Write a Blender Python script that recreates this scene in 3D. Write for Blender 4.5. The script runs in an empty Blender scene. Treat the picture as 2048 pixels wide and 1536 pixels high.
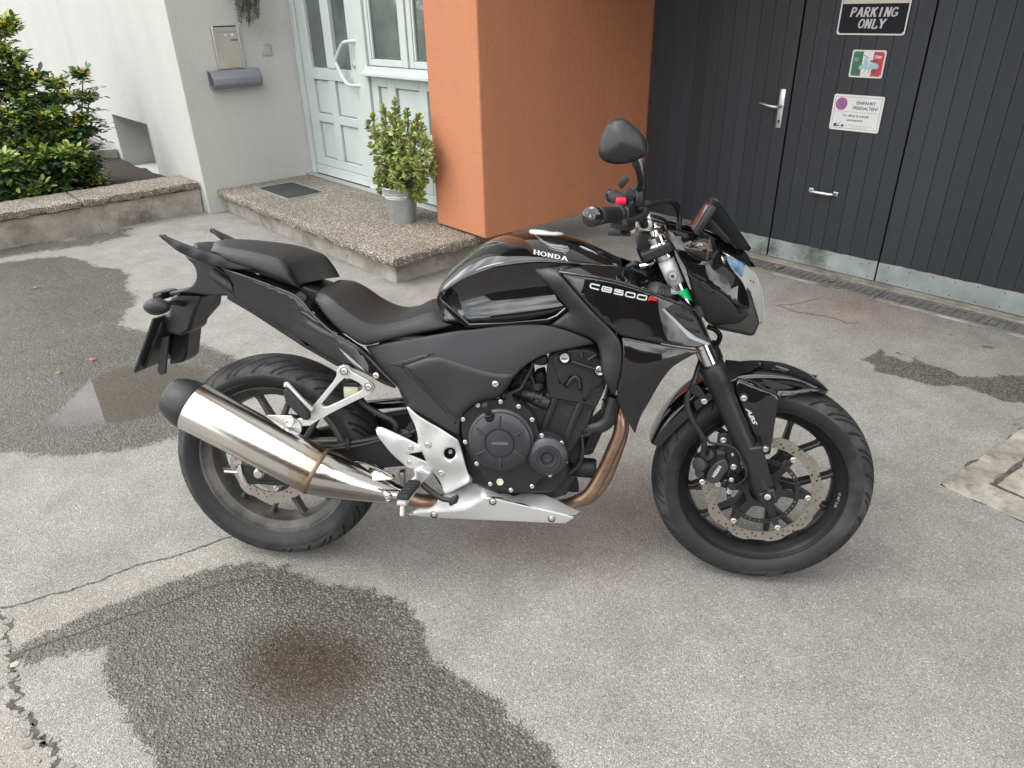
import bpy, bmesh, math, random
import numpy as np
from mathutils import Vector, Matrix
from mathutils.geometry import delaunay_2d_cdt
from mathutils.bvhtree import BVHTree

SC = bpy.context.scene
COL = SC.collection
rnd = random.Random(7)
R_ = math.radians

# ------------------------------------------------------------------ camera (solved from the photograph)
FPX, PITCH, ROLL, CAMH = 1427.92, 0.4872925, -0.0228791, 1.4998696
_c, _s = math.cos(PITCH), math.sin(PITCH)
_rt, _up, _fw = np.array([1., 0, 0]), np.array([0, _s, _c]), np.array([0, _c, -_s])
_cr, _sr = math.cos(ROLL), math.sin(ROLL)
CR = np.array([_cr*_rt + _sr*_up, -(-_sr*_rt + _cr*_up), _fw])      # rows: right, down, forward
CAM = np.array([0, 0, CAMH])
cam_data = bpy.data.cameras.new('camera')
cam = bpy.data.objects.new('camera', cam_data); COL.objects.link(cam)
cam_data.sensor_width = 36.0
cam_data.lens = FPX/2048*36.0
cam_data.clip_start, cam_data.clip_end = 0.05, 2000
cam.matrix_world = Matrix(((CR[0][0], -CR[1][0], -CR[2][0], 0), (CR[0][1], -CR[1][1], -CR[2][1], 0),
                           (CR[0][2], -CR[1][2], -CR[2][2], CAMH), (0, 0, 0, 1)))
SC.camera = cam

# ------------------------------------------------------------------ frames: building and motorcycle
PHI = 0.8479649                       # the house is turned by this against the camera heading
BM = Matrix.Rotation(-PHI, 4, 'Z')    # building axes -> world
BR = np.array(BM.to_3x3()).T          # world -> building
def Rx(a): c, s = math.cos(a), math.sin(a); return np.array([[1, 0, 0], [0, c, -s], [0, s, c]])
def Rz(a): c, s = math.cos(a), math.sin(a); return np.array([[c, -s, 0], [s, c, 0], [0, 0, 1]])
PSI, LEAN, STEER = -0.1157462, 0.2116014, -0.0845450
BO = np.array([-0.7120399, 1.7629626, 0.0])
BB = Rz(PSI) @ Rx(-LEAN)
WB, RF, RR = 1.41, .300, .312
_rk = R_(25.5)
SAX = np.array([-math.sin(_rk), 0, math.cos(_rk)])
SP0 = np.array([WB+.103, 0, 0])
_K = np.array([[0, -SAX[2], SAX[1]], [SAX[2], 0, -SAX[0]], [-SAX[1], SAX[0], 0]])
SS = np.eye(3) + math.sin(STEER)*_K + (1-math.cos(STEER))*_K @ _K
def steer(P): return SP0 + SS @ (np.asarray(P, float)-SP0)

def ray(px, py): return np.array([(px-1024)/FPX, (py-768)/FPX, 1.]) @ CR
def gz(px, py, z=0.):                                  # building coords of a pixel on a level
    d = ray(px, py); t = (z-CAM[2])/d[2]; return BR @ (CAM+d*t)
def gpl(px, py, axis, val):                            # building coords of a pixel on a wall plane
    d = BR @ ray(px, py); c = BR @ CAM; return c + d*(val-c[axis])/d[axis]
_cb = BB.T @ (CAM-BO); _cf = SS.T @ (_cb-SP0)+SP0
def bl(px, py, y):                                     # motorcycle coords on the plane Y = y
    d = BB.T @ ray(px, py); return _cb + d*(y-_cb[1])/d[1]
def bf(px, py, y):                                     # the same in the steered front assembly
    d = SS.T @ (BB.T @ ray(px, py)); return _cf + d*(y-_cf[1])/d[1]
def zm(ox, oy, s, fn=bl): return lambda x, y, d: fn(ox+x*s, oy+y*s, d)
A_ = zm(240, 420, .351563); B_ = zm(700, 600, .3125); G_ = zm(860, 420, .292969); E_ = zm(320, 680, .286445)
E1 = zm(900, 680, .234375); E2 = zm(750, 780, .209961)
C_ = zm(1040, 200, .3125, bf); D_ = zm(1240, 660, .338573, bf); H1 = zm(1150, 220, .1693, bf)
H2 = zm(1240, 380, .195313, bf); W1 = zm(1370, 780, .208333, bf)

# ------------------------------------------------------------------ light: bright cloudy day
SUN_EL, SUN_STRENGTH, SKY_STRENGTH, EXPOSURE = R_(54), 0.8, 0.15, 0.93
_sd = BR.T @ np.array([-.50, -.87, 0])                 # sun stands over the yard, left behind the camera
SUN_AZ = math.atan2(_sd[0], _sd[1])
sun_data = bpy.data.lights.new('sun', 'SUN'); sun_data.energy = SUN_STRENGTH; sun_data.angle = R_(28)
sun_data.color = (1, .965, .92)
sun = bpy.data.objects.new('sun', sun_data); COL.objects.link(sun)
_dir = Vector((_sd[0]*math.cos(SUN_EL), _sd[1]*math.cos(SUN_EL), math.sin(SUN_EL)))
sun.rotation_euler = _dir.to_track_quat('Z', 'Y').to_euler(); sun.location = _dir*30
world = bpy.data.worlds.new('World'); SC.world = world; world.use_nodes = True
nt = world.node_tree; nt.nodes.clear()
o_ = nt.nodes.new('ShaderNodeOutputWorld'); bg = nt.nodes.new('ShaderNodeBackground'); bg.inputs[1].default_value = SKY_STRENGTH
sky = nt.nodes.new('ShaderNodeTexSky'); sky.sky_type = 'NISHITA'; sky.sun_disc = False
sky.sun_elevation = SUN_EL; sky.sun_rotation = SUN_AZ; sky.dust_density = 2.0; sky.air_density = 1.0
tc = nt.nodes.new('ShaderNodeTexCoord')
mp = nt.nodes.new('ShaderNodeMapping'); mp.inputs['Scale'].default_value = (1, 1, 2.2)
nz = nt.nodes.new('ShaderNodeTexNoise'); nz.inputs['Scale'].default_value = 1.7; nz.inputs['Detail'].default_value = 7; nz.inputs['Roughness'].default_value = .55
rp = nt.nodes.new('ShaderNodeValToRGB'); rp.color_ramp.elements[0].position = .36; rp.color_ramp.elements[1].position = .56
n2 = nt.nodes.new('ShaderNodeTexNoise'); n2.inputs['Scale'].default_value = 3.1; n2.inputs['Detail'].default_value = 6
r2 = nt.nodes.new('ShaderNodeValToRGB'); r2.color_ramp.elements[0].color = (9.0, 9.2, 9.5, 1); r2.color_ramp.elements[1].color = (17.5, 17.4, 17.0, 1)
r2.color_ramp.elements[0].position = .33; r2.color_ramp.elements[1].position = .68
mx = nt.nodes.new('ShaderNodeMixRGB')
L = nt.links.new
L(tc.outputs['Generated'], mp.inputs[0]); L(mp.outputs[0], nz.inputs['Vector']); L(mp.outputs[0], n2.inputs['Vector'])
L(nz.outputs['Fac'], rp.inputs[0]); L(n2.outputs['Fac'], r2.inputs[0])
L(rp.outputs[0], mx.inputs[0]); L(sky.outputs[0], mx.inputs[1]); L(r2.outputs[0], mx.inputs[2])
L(mx.outputs[0], bg.inputs[0]); L(bg.outputs[0], o_.inputs[0])
vs = SC.view_settings; vs.view_transform = 'Standard'; vs.look = 'None'; vs.gamma = 1; vs.exposure = EXPOSURE; vs.use_curve_mapping = False
SC.cycles.use_denoising = True
SC.cycles.max_bounces = 8

# ------------------------------------------------------------------ materials
MATS = {}
def mat(name, base, rough=.5, metal=0., coat=0., bump=None, var=None, rvar=None, alpha=None, trans=0., ior=1.45, spec=None, dirt=None, fn=None):
    m = bpy.data.materials.new(name); m.use_nodes = True; t = m.node_tree; N = t.nodes; p = N['Principled BSDF']
    p.inputs['Base Color'].default_value = (*base, 1); p.inputs['Roughness'].default_value = rough
    p.inputs['Metallic'].default_value = metal; p.inputs['Coat Weight'].default_value = coat; p.inputs['IOR'].default_value = ior
    p.inputs['Transmission Weight'].default_value = trans
    if spec is not None: p.inputs['Specular IOR Level'].default_value = spec
    if coat: p.inputs['Coat Roughness'].default_value = .03
    if alpha is not None: p.inputs['Alpha'].default_value = alpha
    tcn = N.new('ShaderNodeTexCoord')
    def noise(scale, detail=4, rough_=.55, vec=None):
        n = N.new('ShaderNodeTexNoise'); n.inputs['Scale'].default_value = scale; n.inputs['Detail'].default_value = detail; n.inputs['Roughness'].default_value = rough_
        t.links.new(vec or tcn.outputs['Object'], n.inputs['Vector']); return n
    if var:                                     # (scale, low, high): multiply the colour
        n = noise(var[0], 6); mr = N.new('ShaderNodeMapRange'); mr.inputs['From Min'].default_value = .3; mr.inputs['From Max'].default_value = .7
        mr.inputs['To Min'].default_value = var[1]; mr.inputs['To Max'].default_value = var[2]
        mm = N.new('ShaderNodeMixRGB'); mm.blend_type = 'MULTIPLY'; mm.inputs[0].default_value = 1; mm.inputs[1].default_value = (*base, 1)
        t.links.new(n.outputs['Fac'], mr.inputs['Value']); t.links.new(mr.outputs[0], mm.inputs[2]); t.links.new(mm.outputs[0], p.inputs['Base Color'])
        last = mm.outputs[0]
    else: last = None
    if dirt:                                    # (scale, lo, hi, colour): patchy dust
        n = noise(dirt[0], 7, .65); mr = N.new('ShaderNodeMapRange'); mr.inputs['From Min'].default_value = dirt[1]; mr.inputs['From Max'].default_value = dirt[2]
        mm = N.new('ShaderNodeMixRGB'); t.links.new(n.outputs['Fac'], mr.inputs['Value']); t.links.new(mr.outputs[0], mm.inputs[0])
        if last: t.links.new(last, mm.inputs[1])
        else: mm.inputs[1].default_value = (*base, 1)
        mm.inputs[2].default_value = (*dirt[3], 1); t.links.new(mm.outputs[0], p.inputs['Base Color'])
    if rvar:                                    # (scale, lo, hi)
        n = noise(rvar[0], 5); mr = N.new('ShaderNodeMapRange'); mr.inputs['From Min'].default_value = .3; mr.inputs['From Max'].default_value = .7
        mr.inputs['To Min'].default_value = rvar[1]; mr.inputs['To Max'].default_value = rvar[2]
        t.links.new(n.outputs['Fac'], mr.inputs['Value']); t.links.new(mr.outputs[0], p.inputs['Roughness'])
    if bump:                                    # (scale, distance, detail)
        n = noise(bump[0], bump[2] if len(bump) > 2 else 3); b = N.new('ShaderNodeBump'); b.inputs['Strength'].default_value = 1; b.inputs['Distance'].default_value = bump[1]
        t.links.new(n.outputs['Fac'], b.inputs['Height']); t.links.new(b.outputs[0], p.inputs['Normal'])
    if fn: fn(m, t, N, p, tcn, noise)
    MATS[name] = m; return m

# ------------------------------------------------------------------ mesh tools
def put(name, me, parent=None, mats=None, kind=None, mtx=None):
    o = bpy.data.objects.new(name, me); COL.objects.link(o)
    if mats is not None and not me.materials:
        for m in (mats if isinstance(mats, (list, tuple)) else [mats]): me.materials.append(m if not isinstance(m, str) else MATS[m])
    if parent is not None: o.parent = parent
    if mtx is not None: o.matrix_world = mtx
    if kind: o['kind'] = kind
    return o
def tag(o, label, cat, group=None):
    o['label'] = label; o['category'] = cat
    if group: o['group'] = group
    return o
def empty(name, loc=(0, 0, 0), mtx=None):
    o = bpy.data.objects.new(name, None); COL.objects.link(o); o.location = loc; o.empty_display_size = .1
    if mtx is not None: o.matrix_world = mtx
    return o
def copy_obj(o, parent=None):
    c = o.copy(); COL.objects.link(c)
    if parent is not None: c.parent = parent
    return c

class MB:
    """collects geometry for one mesh"""
    def __init__(s): s.v = []; s.f = []
    def add(s, vs, fs):
        n = len(s.v); s.v += [tuple(map(float, v)) for v in vs]; s.f += [tuple(i+n for i in f) for f in fs]; return s
    def box(s, c, d, M=None):
        cx, cy, cz = c; a, b, e = d[0]/2, d[1]/2, d[2]/2
        vs = [np.array((x*a, y*b, z*e)) for x in (-1, 1) for y in (-1, 1) for z in (-1, 1)]
        if M is not None: vs = [M @ v for v in vs]
        return s.add([v+np.array(c) for v in vs], [(0, 1, 3, 2), (4, 6, 7, 5), (0, 4, 5, 1), (2, 3, 7, 6), (0, 2, 6, 4), (1, 5, 7, 3)])
    def rbox(s, c, d, r=.004, M=None, seg=2):
        bm = bmesh.new(); bmesh.ops.create_cube(bm, size=1)
        for v in bm.verts: v.co = Vector((v.co.x*d[0], v.co.y*d[1], v.co.z*d[2]))
        bmesh.ops.bevel(bm, geom=list(bm.edges), offset=min(r, min(d)*.45), segments=seg, profile=.5, affect='EDGES')
        bm.verts.index_update()
        vs = [np.array(v.co) for v in bm.verts]
        if M is not None: vs = [M @ v for v in vs]
        s.add([v+np.array(c) for v in vs], [tuple(v.index for v in f.verts) for f in bm.faces]); bm.free(); return s
    def tube(s, pts, r, n=10, smooth=True, caps=True, sub=5):
        pts = [np.array(p, float) for p in pts]
        rs = list(r) if isinstance(r, (list, tuple)) else [r]*len(pts)
        if smooth and len(pts) > 2:
            P, Q = [], []
            for i in range(len(pts)-1):
                p0, p1, p2, p3 = pts[max(i-1, 0)], pts[i], pts[i+1], pts[min(i+2, len(pts)-1)]
                for k in range(sub):
                    t = k/sub
                    P.append(.5*((2*p1)+(-p0+p2)*t+(2*p0-5*p1+4*p2-p3)*t*t+(-p0+3*p1-3*p2+p3)*t**3)); Q.append(rs[i]*(1-t)+rs[i+1]*t)
            P.append(pts[-1]); Q.append(rs[-1]); pts, rs = P, Q
        m = len(pts); T = []
        for i in range(m):
            t = pts[min(i+1, m-1)]-pts[max(i-1, 0)]; T.append(t/(np.linalg.norm(t)+1e-12))
        a = np.array([0, 0, 1.]) if abs(T[0][2]) < .9 else np.array([1., 0, 0])
        nrm = np.cross(T[0], a); nrm /= np.linalg.norm(nrm); vs = []
        for i in range(m):
            nrm = nrm-T[i]*np.dot(nrm, T[i]); nrm /= np.linalg.norm(nrm)+1e-12; b = np.cross(T[i], nrm)
            for k in range(n):
                an = 2*math.pi*k/n; vs.append(pts[i]+rs[i]*(math.cos(an)*nrm+math.sin(an)*b))
        fs = [(i*n+k, i*n+(k+1) % n, (i+1)*n+(k+1) % n, (i+1)*n+k) for i in range(m-1) for k in range(n)]
        if caps: fs += [tuple(range(n-1, -1, -1)), tuple((m-1)*n+k for k in range(n))]
        return s.add(vs, fs)
    def lathe(s, prof, c, axis, n=32, closed=False, a0=0., caps=True):
        """prof: (h along axis, r); c: origin; axis: unit vector"""
        ax = np.array(axis, float); ax /= np.linalg.norm(ax); c = np.array(c, float)
        a = np.array([0, 0, 1.]) if abs(ax[2]) < .9 else np.array([1., 0, 0])
        u = np.cross(ax, a); u /= np.linalg.norm(u); w = np.cross(ax, u); vs = []
        for h, r in prof:
            for k in range(n):
                an = a0+2*math.pi*k/n; vs.append(c+ax*h+r*(math.cos(an)*u+math.sin(an)*w))
        m = len(prof); fs = []
        for i in range(m if closed else m-1):
            j = (i+1) % m
            fs += [(i*n+k, i*n+(k+1) % n, j*n+(k+1) % n, j*n+k) for k in range(n)]
        if not closed and caps:
            if prof[0][1] > 1e-6: fs.append(tuple(range(n-1, -1, -1)))
            if prof[-1][1] > 1e-6: fs.append(tuple((m-1)*n+k for k in range(n)))
        return s.add(vs, fs)
    def mirror(s):
        n = len(s.v); s.v += [(x, -y, z) for x, y, z in s.v[:n]]; s.f += [tuple(i+n for i in reversed(f)) for f in s.f]; return s
    def mesh(s, name, angle=40, xf=None, flat=False):
        me = bpy.data.meshes.new(name)
        vs = [tuple(xf(v)) for v in s.v] if xf else s.v
        me.from_pydata(vs, [], s.f); me.update()
        bm = bmesh.new(); bm.from_mesh(me); bmesh.ops.remove_doubles(bm, verts=bm.verts, dist=1e-6); bmesh.ops.recalc_face_normals(bm, faces=bm.faces); bm.to_mesh(me); bm.free()
        if not flat:
            me.shade_smooth(); me.set_sharp_from_angle(angle=R_(angle))
        return me
    def build(s, name, m, parent=None, angle=40, xf=None, bev=0, sub=0, flat=False, kind=None, mtx=None):
        o = put(name, s.mesh(name, angle, xf, flat), parent, m, kind, mtx)
        if bev:
            b = o.modifiers.new('bevel', 'BEVEL'); b.width = bev; b.segments = 2; b.limit_method = 'ANGLE'; b.angle_limit = R_(35); b.harden_normals = False
        if sub:
            q = o.modifiers.new('sub', 'SUBSURF'); q.levels = q.render_levels = sub
        return o

def cat_up(ctrl, n, closed=False):
    """Catmull-Rom upsampling along axis 0"""
    ctrl = np.asarray(ctrl, float); m = len(ctrl); out = []
    rng = range(m if closed else m-1)
    for i in rng:
        p0 = ctrl[(i-1) % m] if closed else ctrl[max(i-1, 0)]; p1 = ctrl[i]; p2 = ctrl[(i+1) % m]; p3 = ctrl[(i+2) % m] if closed else ctrl[min(i+2, m-1)]
        for k in range(n):
            t = k/n; out.append(.5*((2*p1)+(-p0+p2)*t+(2*p0-5*p1+4*p2-p3)*t*t+(-p0+3*p1-3*p2+p3)*t**3))
    if not closed: out.append(ctrl[-1])
    return np.array(out)
def surf(ctrl, nu=5, nv=5, closed_v=False, cap=False):
    """interpolating patch through a control grid [station][k] of points -> MB"""
    g = cat_up(ctrl, nu); g = np.swapaxes(cat_up(np.swapaxes(g, 0, 1), nv, closed_v), 0, 1)
    m, n, _ = g.shape; b = MB(); fs = []
    for i in range(m-1):
        for k in range(n if closed_v else n-1): fs.append((i*n+k, i*n+(k+1) % n, (i+1)*n+(k+1) % n, (i+1)*n+k))
    if cap: fs += [tuple(range(n)), tuple((m-1)*n+k for k in range(n-1, -1, -1))]
    return b.add(g.reshape(-1, 3), fs)
def half(ctrl):
    """mirror a half grid whose last column lies on Y = 0: right edge .. centre .. left edge"""
    out = []
    for st in ctrl:
        st = [np.array(p, float) for p in st]
        out.append(st + [np.array((p[0], -p[1], p[2])) for p in reversed(st[:-1])])
    return out

def inside(poly, x, y):
    c = False; n = len(poly); j = n-1
    for i in range(n):
        xi, yi = poly[i]; xj, yj = poly[j]
        if (yi > y) != (yj > y) and x < (xj-xi)*(y-yi)/(yj-yi+1e-18)+xi: c = not c
        j = i
    return c
def cdt(outline, holes=(), pts=()):
    """triangulate a 2D outline with holes and extra interior points"""
    vs, es = [], []
    for ring in [outline, *holes]:
        n0 = len(vs); m = len(ring); vs += [Vector((float(p[0]), float(p[1]))) for p in ring]
        es += [(n0+i, n0+(i+1) % m) for i in range(m)]
    vs += [Vector((float(p[0]), float(p[1]))) for p in pts]
    r = delaunay_2d_cdt(vs, es, [], 0, 1e-7)
    V = [(v.x, v.y) for v in r[0]]; F = []
    for f in r[2]:
        cx = sum(V[i][0] for i in f)/len(f); cy = sum(V[i][1] for i in f)/len(f)
        if inside(outline, cx, cy) and not any(inside(h, cx, cy) for h in holes): F.append(tuple(f))
    return V, F
def circ(cx, cy, r, n=16, a0=0): return [(cx+r*math.cos(a0+2*math.pi*k/n), cy+r*math.sin(a0+2*math.pi*k/n)) for k in range(n)]
def plate(mb, outline, y0, y1, holes=(), f3=None):
    """flat slab: outline in (x,z), from y0 to y1"""
    f3 = f3 or (lambda x, z, y: (x, y, z))
    V, F = cdt(outline, holes); n = len(V)
    vs = [f3(x, z, y0) for x, z in V]+[f3(x, z, y1) for x, z in V]
    fs = list(F)+[tuple(i+n for i in reversed(f)) for f in F]
    ed = {}
    for f in F:
        for a, b in zip(f, f[1:]+f[:1]): ed[(a, b)] = 1
    for a, b in ed:
        if (b, a) not in ed: fs.append((a, a+n, b+n, b))
    return mb.add(vs, fs)
def smooth_poly(P, it=2, corner=55):
    """corner-cutting that keeps sharp corners"""
    P = [np.array(p, float) for p in P]
    for _ in range(it):
        out = []; n = len(P)
        for i in range(n):
            a, b, c = P[i-1], P[i], P[(i+1) % n]; u, w = b-a, c-b
            nu, nw = np.linalg.norm(u[[0, -1]]), np.linalg.norm(w[[0, -1]])
            cosv = float(np.dot(u[[0, -1]], w[[0, -1]])/(nu*nw+1e-12)); ang = math.degrees(math.acos(max(-1, min(1, cosv))))
            if ang > corner: out.append(b)
            else: out += [b-.25*u, b+.25*w]
        P = out
    return P
def resample(P, step):
    out = []; n = len(P)
    for i in range(n):
        a, b = P[i], P[(i+1) % n]; d = np.linalg.norm((b-a)[[0, -1]]); k = max(1, int(math.ceil(d/step)))
        out += [a+(b-a)*j/k for j in range(k)]
    return out
class TPS:
    def __init__(s, pts, val, lam=1e-6):
        P = np.array(pts, float); n = len(P); K = s.U(np.linalg.norm(P[:, None]-P[None], axis=2))+lam*np.eye(n)
        M = np.zeros((n+3, n+3)); M[:n, :n] = K; M[:n, n] = 1; M[:n, n+1:] = P; M[n, :n] = 1; M[n+1:, :n] = P.T
        s.P = P; s.w = np.linalg.lstsq(M, np.r_[np.array(val, float), 0, 0, 0], rcond=None)[0]
    @staticmethod
    def U(r): return np.where(r > 1e-9, r*r*np.log(np.maximum(r, 1e-9)), 0)
    def __call__(s, x, z):
        r = np.hypot(s.P[:, 0]-x, s.P[:, 1]-z); n = len(s.P)
        return float(s.U(r) @ s.w[:n]+s.w[n]+s.w[n+1]*x+s.w[n+2]*z)
def panel(name, pts, m, parent, inner=(), thick=.003, roll=.004, step=.012, sm=2, corner=50, xf=None, both=False, lam=2.5e-4, holes=(), sharp=40, dome=0., yf=None):
    """curved body panel. pts/inner are 3D points (X, Y, Z); the surface Y = TPS(X, Z); the rim rolls inward (towards +Y)"""
    pts = [np.array(p, float) for p in pts]; inner = [np.array(p, float) for p in inner]
    ctl = pts+inner
    tps = TPS([(p[0], p[2]) for p in ctl], [p[1] for p in ctl], lam)
    P = smooth_poly(pts, sm, corner) if sm else pts
    P = resample(P, step); O2 = [(p[0], p[2]) for p in P]; n = len(O2)
    OA = np.array(O2); OB = np.roll(OA, -1, axis=0); DD = OB-OA; LL = np.maximum((DD**2).sum(1), 1e-12)
    def dist(x, z):
        q = np.array([x, z]); t = np.clip(((q-OA)*DD).sum(1)/LL, 0, 1); return float(np.min(np.hypot(*(OA+DD*t[:, None]-q).T)))
    area = sum(O2[i][0]*O2[(i+1) % n][1]-O2[(i+1) % n][0]*O2[i][1] for i in range(n)); sg = 1 if area > 0 else -1
    extra = []
    if roll:
        for fr in (.08, .25, .55, 1.0):
            d = roll*fr
            for i in range(n):
                a = OA[i-1]; b = OA[i]; c = OA[(i+1) % n]; tv = c-a; L_ = np.hypot(*tv)+1e-12; q = b+sg*np.array([-tv[1], tv[0]])/L_*d
                if inside(O2, *q) and dist(*q) > .9*d: extra.append((q[0], q[1]))
    x0, z0 = OA.min(0); x1, z1 = OA.max(0); r0 = max(roll, step*.4)
    k = 0; z = z0
    while z < z1:
        x = x0+(k % 2)*step*.5
        while x < x1:
            if inside(O2, x, z) and dist(x, z) > r0*1.25: extra.append((x, z))
            x += step
        z += step*.87; k += 1
    V, F = cdt(O2, [[(h[0], h[-1]) for h in hh] for hh in holes], extra)
    vs = []
    for x, z in V:
        y = yf(x, z) if yf else tps(x, z)
        if roll:
            d = dist(x, z)
            if d < roll: y += roll-math.sqrt(max(0, roll*roll-(roll-d)**2))
        if dome:
            y -= dome*(1-math.exp(-dist(x, z)/(abs(dome)*1.2)))
        vs.append((x, y, z))
    mb = MB().add(vs, [f if True else f for f in F])
    me = bpy.data.meshes.new(name)
    outs = []
    for side in ((1, -1) if both else (1,)):
        vv = [(x, y*side, z) for x, y, z in vs]
        if xf: vv = [tuple(xf(v)) for v in vv]
        me = bpy.data.meshes.new(name); me.from_pydata(vv, [], F); me.update()
        bm = bmesh.new(); bm.from_mesh(me); bmesh.ops.recalc_face_normals(bm, faces=bm.faces)
        bm.normal_update(); av = sum((f.normal.y*f.calc_area() for f in bm.faces))
        if av*side > 0: bmesh.ops.reverse_faces(bm, faces=bm.faces)
        bm.to_mesh(me); bm.free(); me.shade_smooth(); me.set_sharp_from_angle(angle=R_(sharp))
        o = put(name, me, parent, m)
        s_ = o.modifiers.new('solid', 'SOLIDIFY'); s_.thickness = thick; s_.offset = -1; s_.use_rim = True; s_.use_even_offset = False
        outs.append(o)
    o = outs[0]; o_bvh = BVHTree.FromPolygons([Vector(v) for v in vs], F)
    return outs, o_bvh
def stick(bvh, p, off=.0008):
    """lay a point (X, Z) on a surface seen from -Y"""
    h = bvh.ray_cast(Vector((p[0], -1.0, p[-1])), Vector((0, 1, 0)))
    if h[0] is None:
        q = bvh.find_nearest(Vector((p[0], -.2, p[-1])))
        return np.array((p[0], q[0].y-off, p[-1]))
    return np.array((p[0], h[0].y-off, p[-1]))

# lettering ---------------------------------------------------------
def text_mesh(s, shear=0., bold=0., spacing=1.0):
    """2D verts and faces of a text in the built-in font; height of capitals about 0.7"""
    cu = bpy.data.curves.new('lettering', 'FONT'); cu.body = s; cu.size = 1; cu.shear = shear; cu.offset = bold; cu.space_character = spacing
    cu.resolution_u = 3
    ob = bpy.data.objects.new('lettering', cu); COL.objects.link(ob); bpy.context.view_layer.update()
    me = bpy.data.meshes.new_from_object(ob.evaluated_get(bpy.context.evaluated_depsgraph_get()))
    V = [(v.co.x, v.co.y) for v in me.vertices]; F = [tuple(p.vertices) for p in me.polygons]
    bpy.data.objects.remove(ob); bpy.data.curves.remove(cu); bpy.data.meshes.remove(me)
    return V, F
def text_on(mb, s, f3, height, anchor='l', **kw):
    """f3(u, v) -> 3D; u along the line, v up; metres"""
    V, F = text_mesh(s, **kw); k = height/.7
    w = max(v[0] for v in V); off = {'l': 0, 'c': -w/2, 'r': -w}[anchor]
    mb.add([f3((x+off)*k, y*k) for x, y in V], F); return w*k
SLAB = {  # strokes in a unit cell (x, y, x2, y2, width factor); serif letters
 'H': [(.2, 0, .2, 1), (.8, 0, .8, 1), (.2, .5, .8, .5)], 'N': [(.2, 0, .2, 1), (.8, 0, .8, 1), (.2, 1, .8, 0)],
 'I': [(.5, 0, .5, 1)], 'L': [(.25, 0, .25, 1), (.25, 0, .85, 0), (.85, 0, .85, .25)], 'A': [(.12, 0, .5, 1), (.88, 0, .5, 1), (.28, .35, .72, .35)],
 'Y': [(.12, 1, .5, .45), (.88, 1, .5, .45), (.5, 0, .5, .45)], 'K': [(.22, 0, .22, 1), (.25, .45, .8, 1), (.4, .6, .85, 0)],
 'P': [(.22, 0, .22, 1), 'bowl'], 'R': [(.22, 0, .22, 1), 'bowl', (.5, .48, .85, 0)], 'D': [(.22, 0, .22, 1), 'dbowl'], 'O': ['ring'], 'G': ['cring', (.86, .42, .86, .1), (.55, .42, .95, .42)]}
SERIF = {'H': [(.2, 0), (.2, 1), (.8, 0), (.8, 1)], 'N': [(.2, 0), (.2, 1), (.8, 1)], 'I': [(.5, 0), (.5, 1)], 'L': [(.25, 1), (.25, 0)], 'A': [(.12, 0), (.88, 0)],
         'Y': [(.12, 1), (.88, 1), (.5, 0)], 'K': [(.22, 0), (.22, 1), (.85, 0), (.8, 1)], 'P': [(.22, 0), (.22, 1)], 'R': [(.22, 0), (.22, 1), (.85, 0)], 'D': [(.22, 0), (.22, 1)], 'O': [], 'G': []}
def slab_text(s, adv=1.08, sw=.2, thin=.12, serif=.3):
    """list of quads (2D point lists) for a slab serif word in unit-high cells"""
    Q = []
    def stroke(a, b, w):
        a, b = np.array(a, float), np.array(b, float); d = b-a; d /= np.linalg.norm(d)+1e-9; n = np.array([-d[1], d[0]])*w/2; Q.append([a-n, b-n, b+n, a+n])
    for i, ch in enumerate(s):
        x = i*adv
        if ch == ' ': continue
        for st in SLAB[ch]:
            if isinstance(st, str):
                a0, a1, cx, cy, rx, ry = {'ring': (0, 360, .5, .5, .38, .45), 'cring': (40, 330, .5, .5, .38, .45), 'bowl': (-90, 90, .45, .74, .33, .24), 'dbowl': (-90, 90, .35, .5, .45, .45)}[st]
                m = 14; pts = [(x+cx+rx*math.cos(R_(a0+(a1-a0)*k/m)), cy+ry*math.sin(R_(a0+(a1-a0)*k/m))) for k in range(m+1)]
                if st in ('bowl', 'dbowl'): pts = [(x+.22, pts[0][1])]+pts+[(x+.22, pts[-1][1])]
                for k, (p, q) in enumerate(zip(pts, pts[1:])):
                    d = abs(q[1]-p[1])/(abs(q[0]-p[0])+abs(q[1]-p[1])+1e-9); stroke(p, q, thin+(sw-thin)*d)
            else:
                vert = abs(st[3]-st[1]) > abs(st[2]-st[0])*.8
                stroke((x+st[0], st[1]), (x+st[2], st[3]), sw if vert else thin)
        for sx, sy in SERIF[ch]: stroke((x+sx-serif*.55, sy+(.04 if sy == 0 else -.04)), (x+sx+serif*.55, sy+(.04 if sy == 0 else -.04)), .085)
    return Q
def ribbon(mb, pts, w, f3):
    """flat stroke of width w along 2D points, mapped by f3"""
    pts = [np.array(p, float) for p in pts]; L_, R2 = [], []
    for i, p in enumerate(pts):
        t = pts[min(i+1, len(pts)-1)]-pts[max(i-1, 0)]; t /= np.linalg.norm(t)+1e-12; n = np.array([-t[1], t[0]])
        ww = w[i] if isinstance(w, (list, tuple)) else w
        L_.append(p+n*ww/2); R2.append(p-n*ww/2)
    m = len(pts); mb.add([f3(*q) for q in L_]+[f3(*q) for q in R2], [(i, i+1, m+i+1, m+i) for i in range(m-1)])
def bolt_mesh(name, r, h, m, socket=True):
    b = MB(); b.lathe([(0, r*1.15), (h*.25, r*1.15), (h*.3, r), (h*.85, r), (h, r*.86)]+([(h, r*.5), (h*.55, r*.45), (h*.5, 0)] if socket else [(h*1.08, 0)]), (0, 0, 0), (0, -1, 0), 12)
    me = b.mesh(name, 30); me.materials.append(MATS[m]); return me
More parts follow.
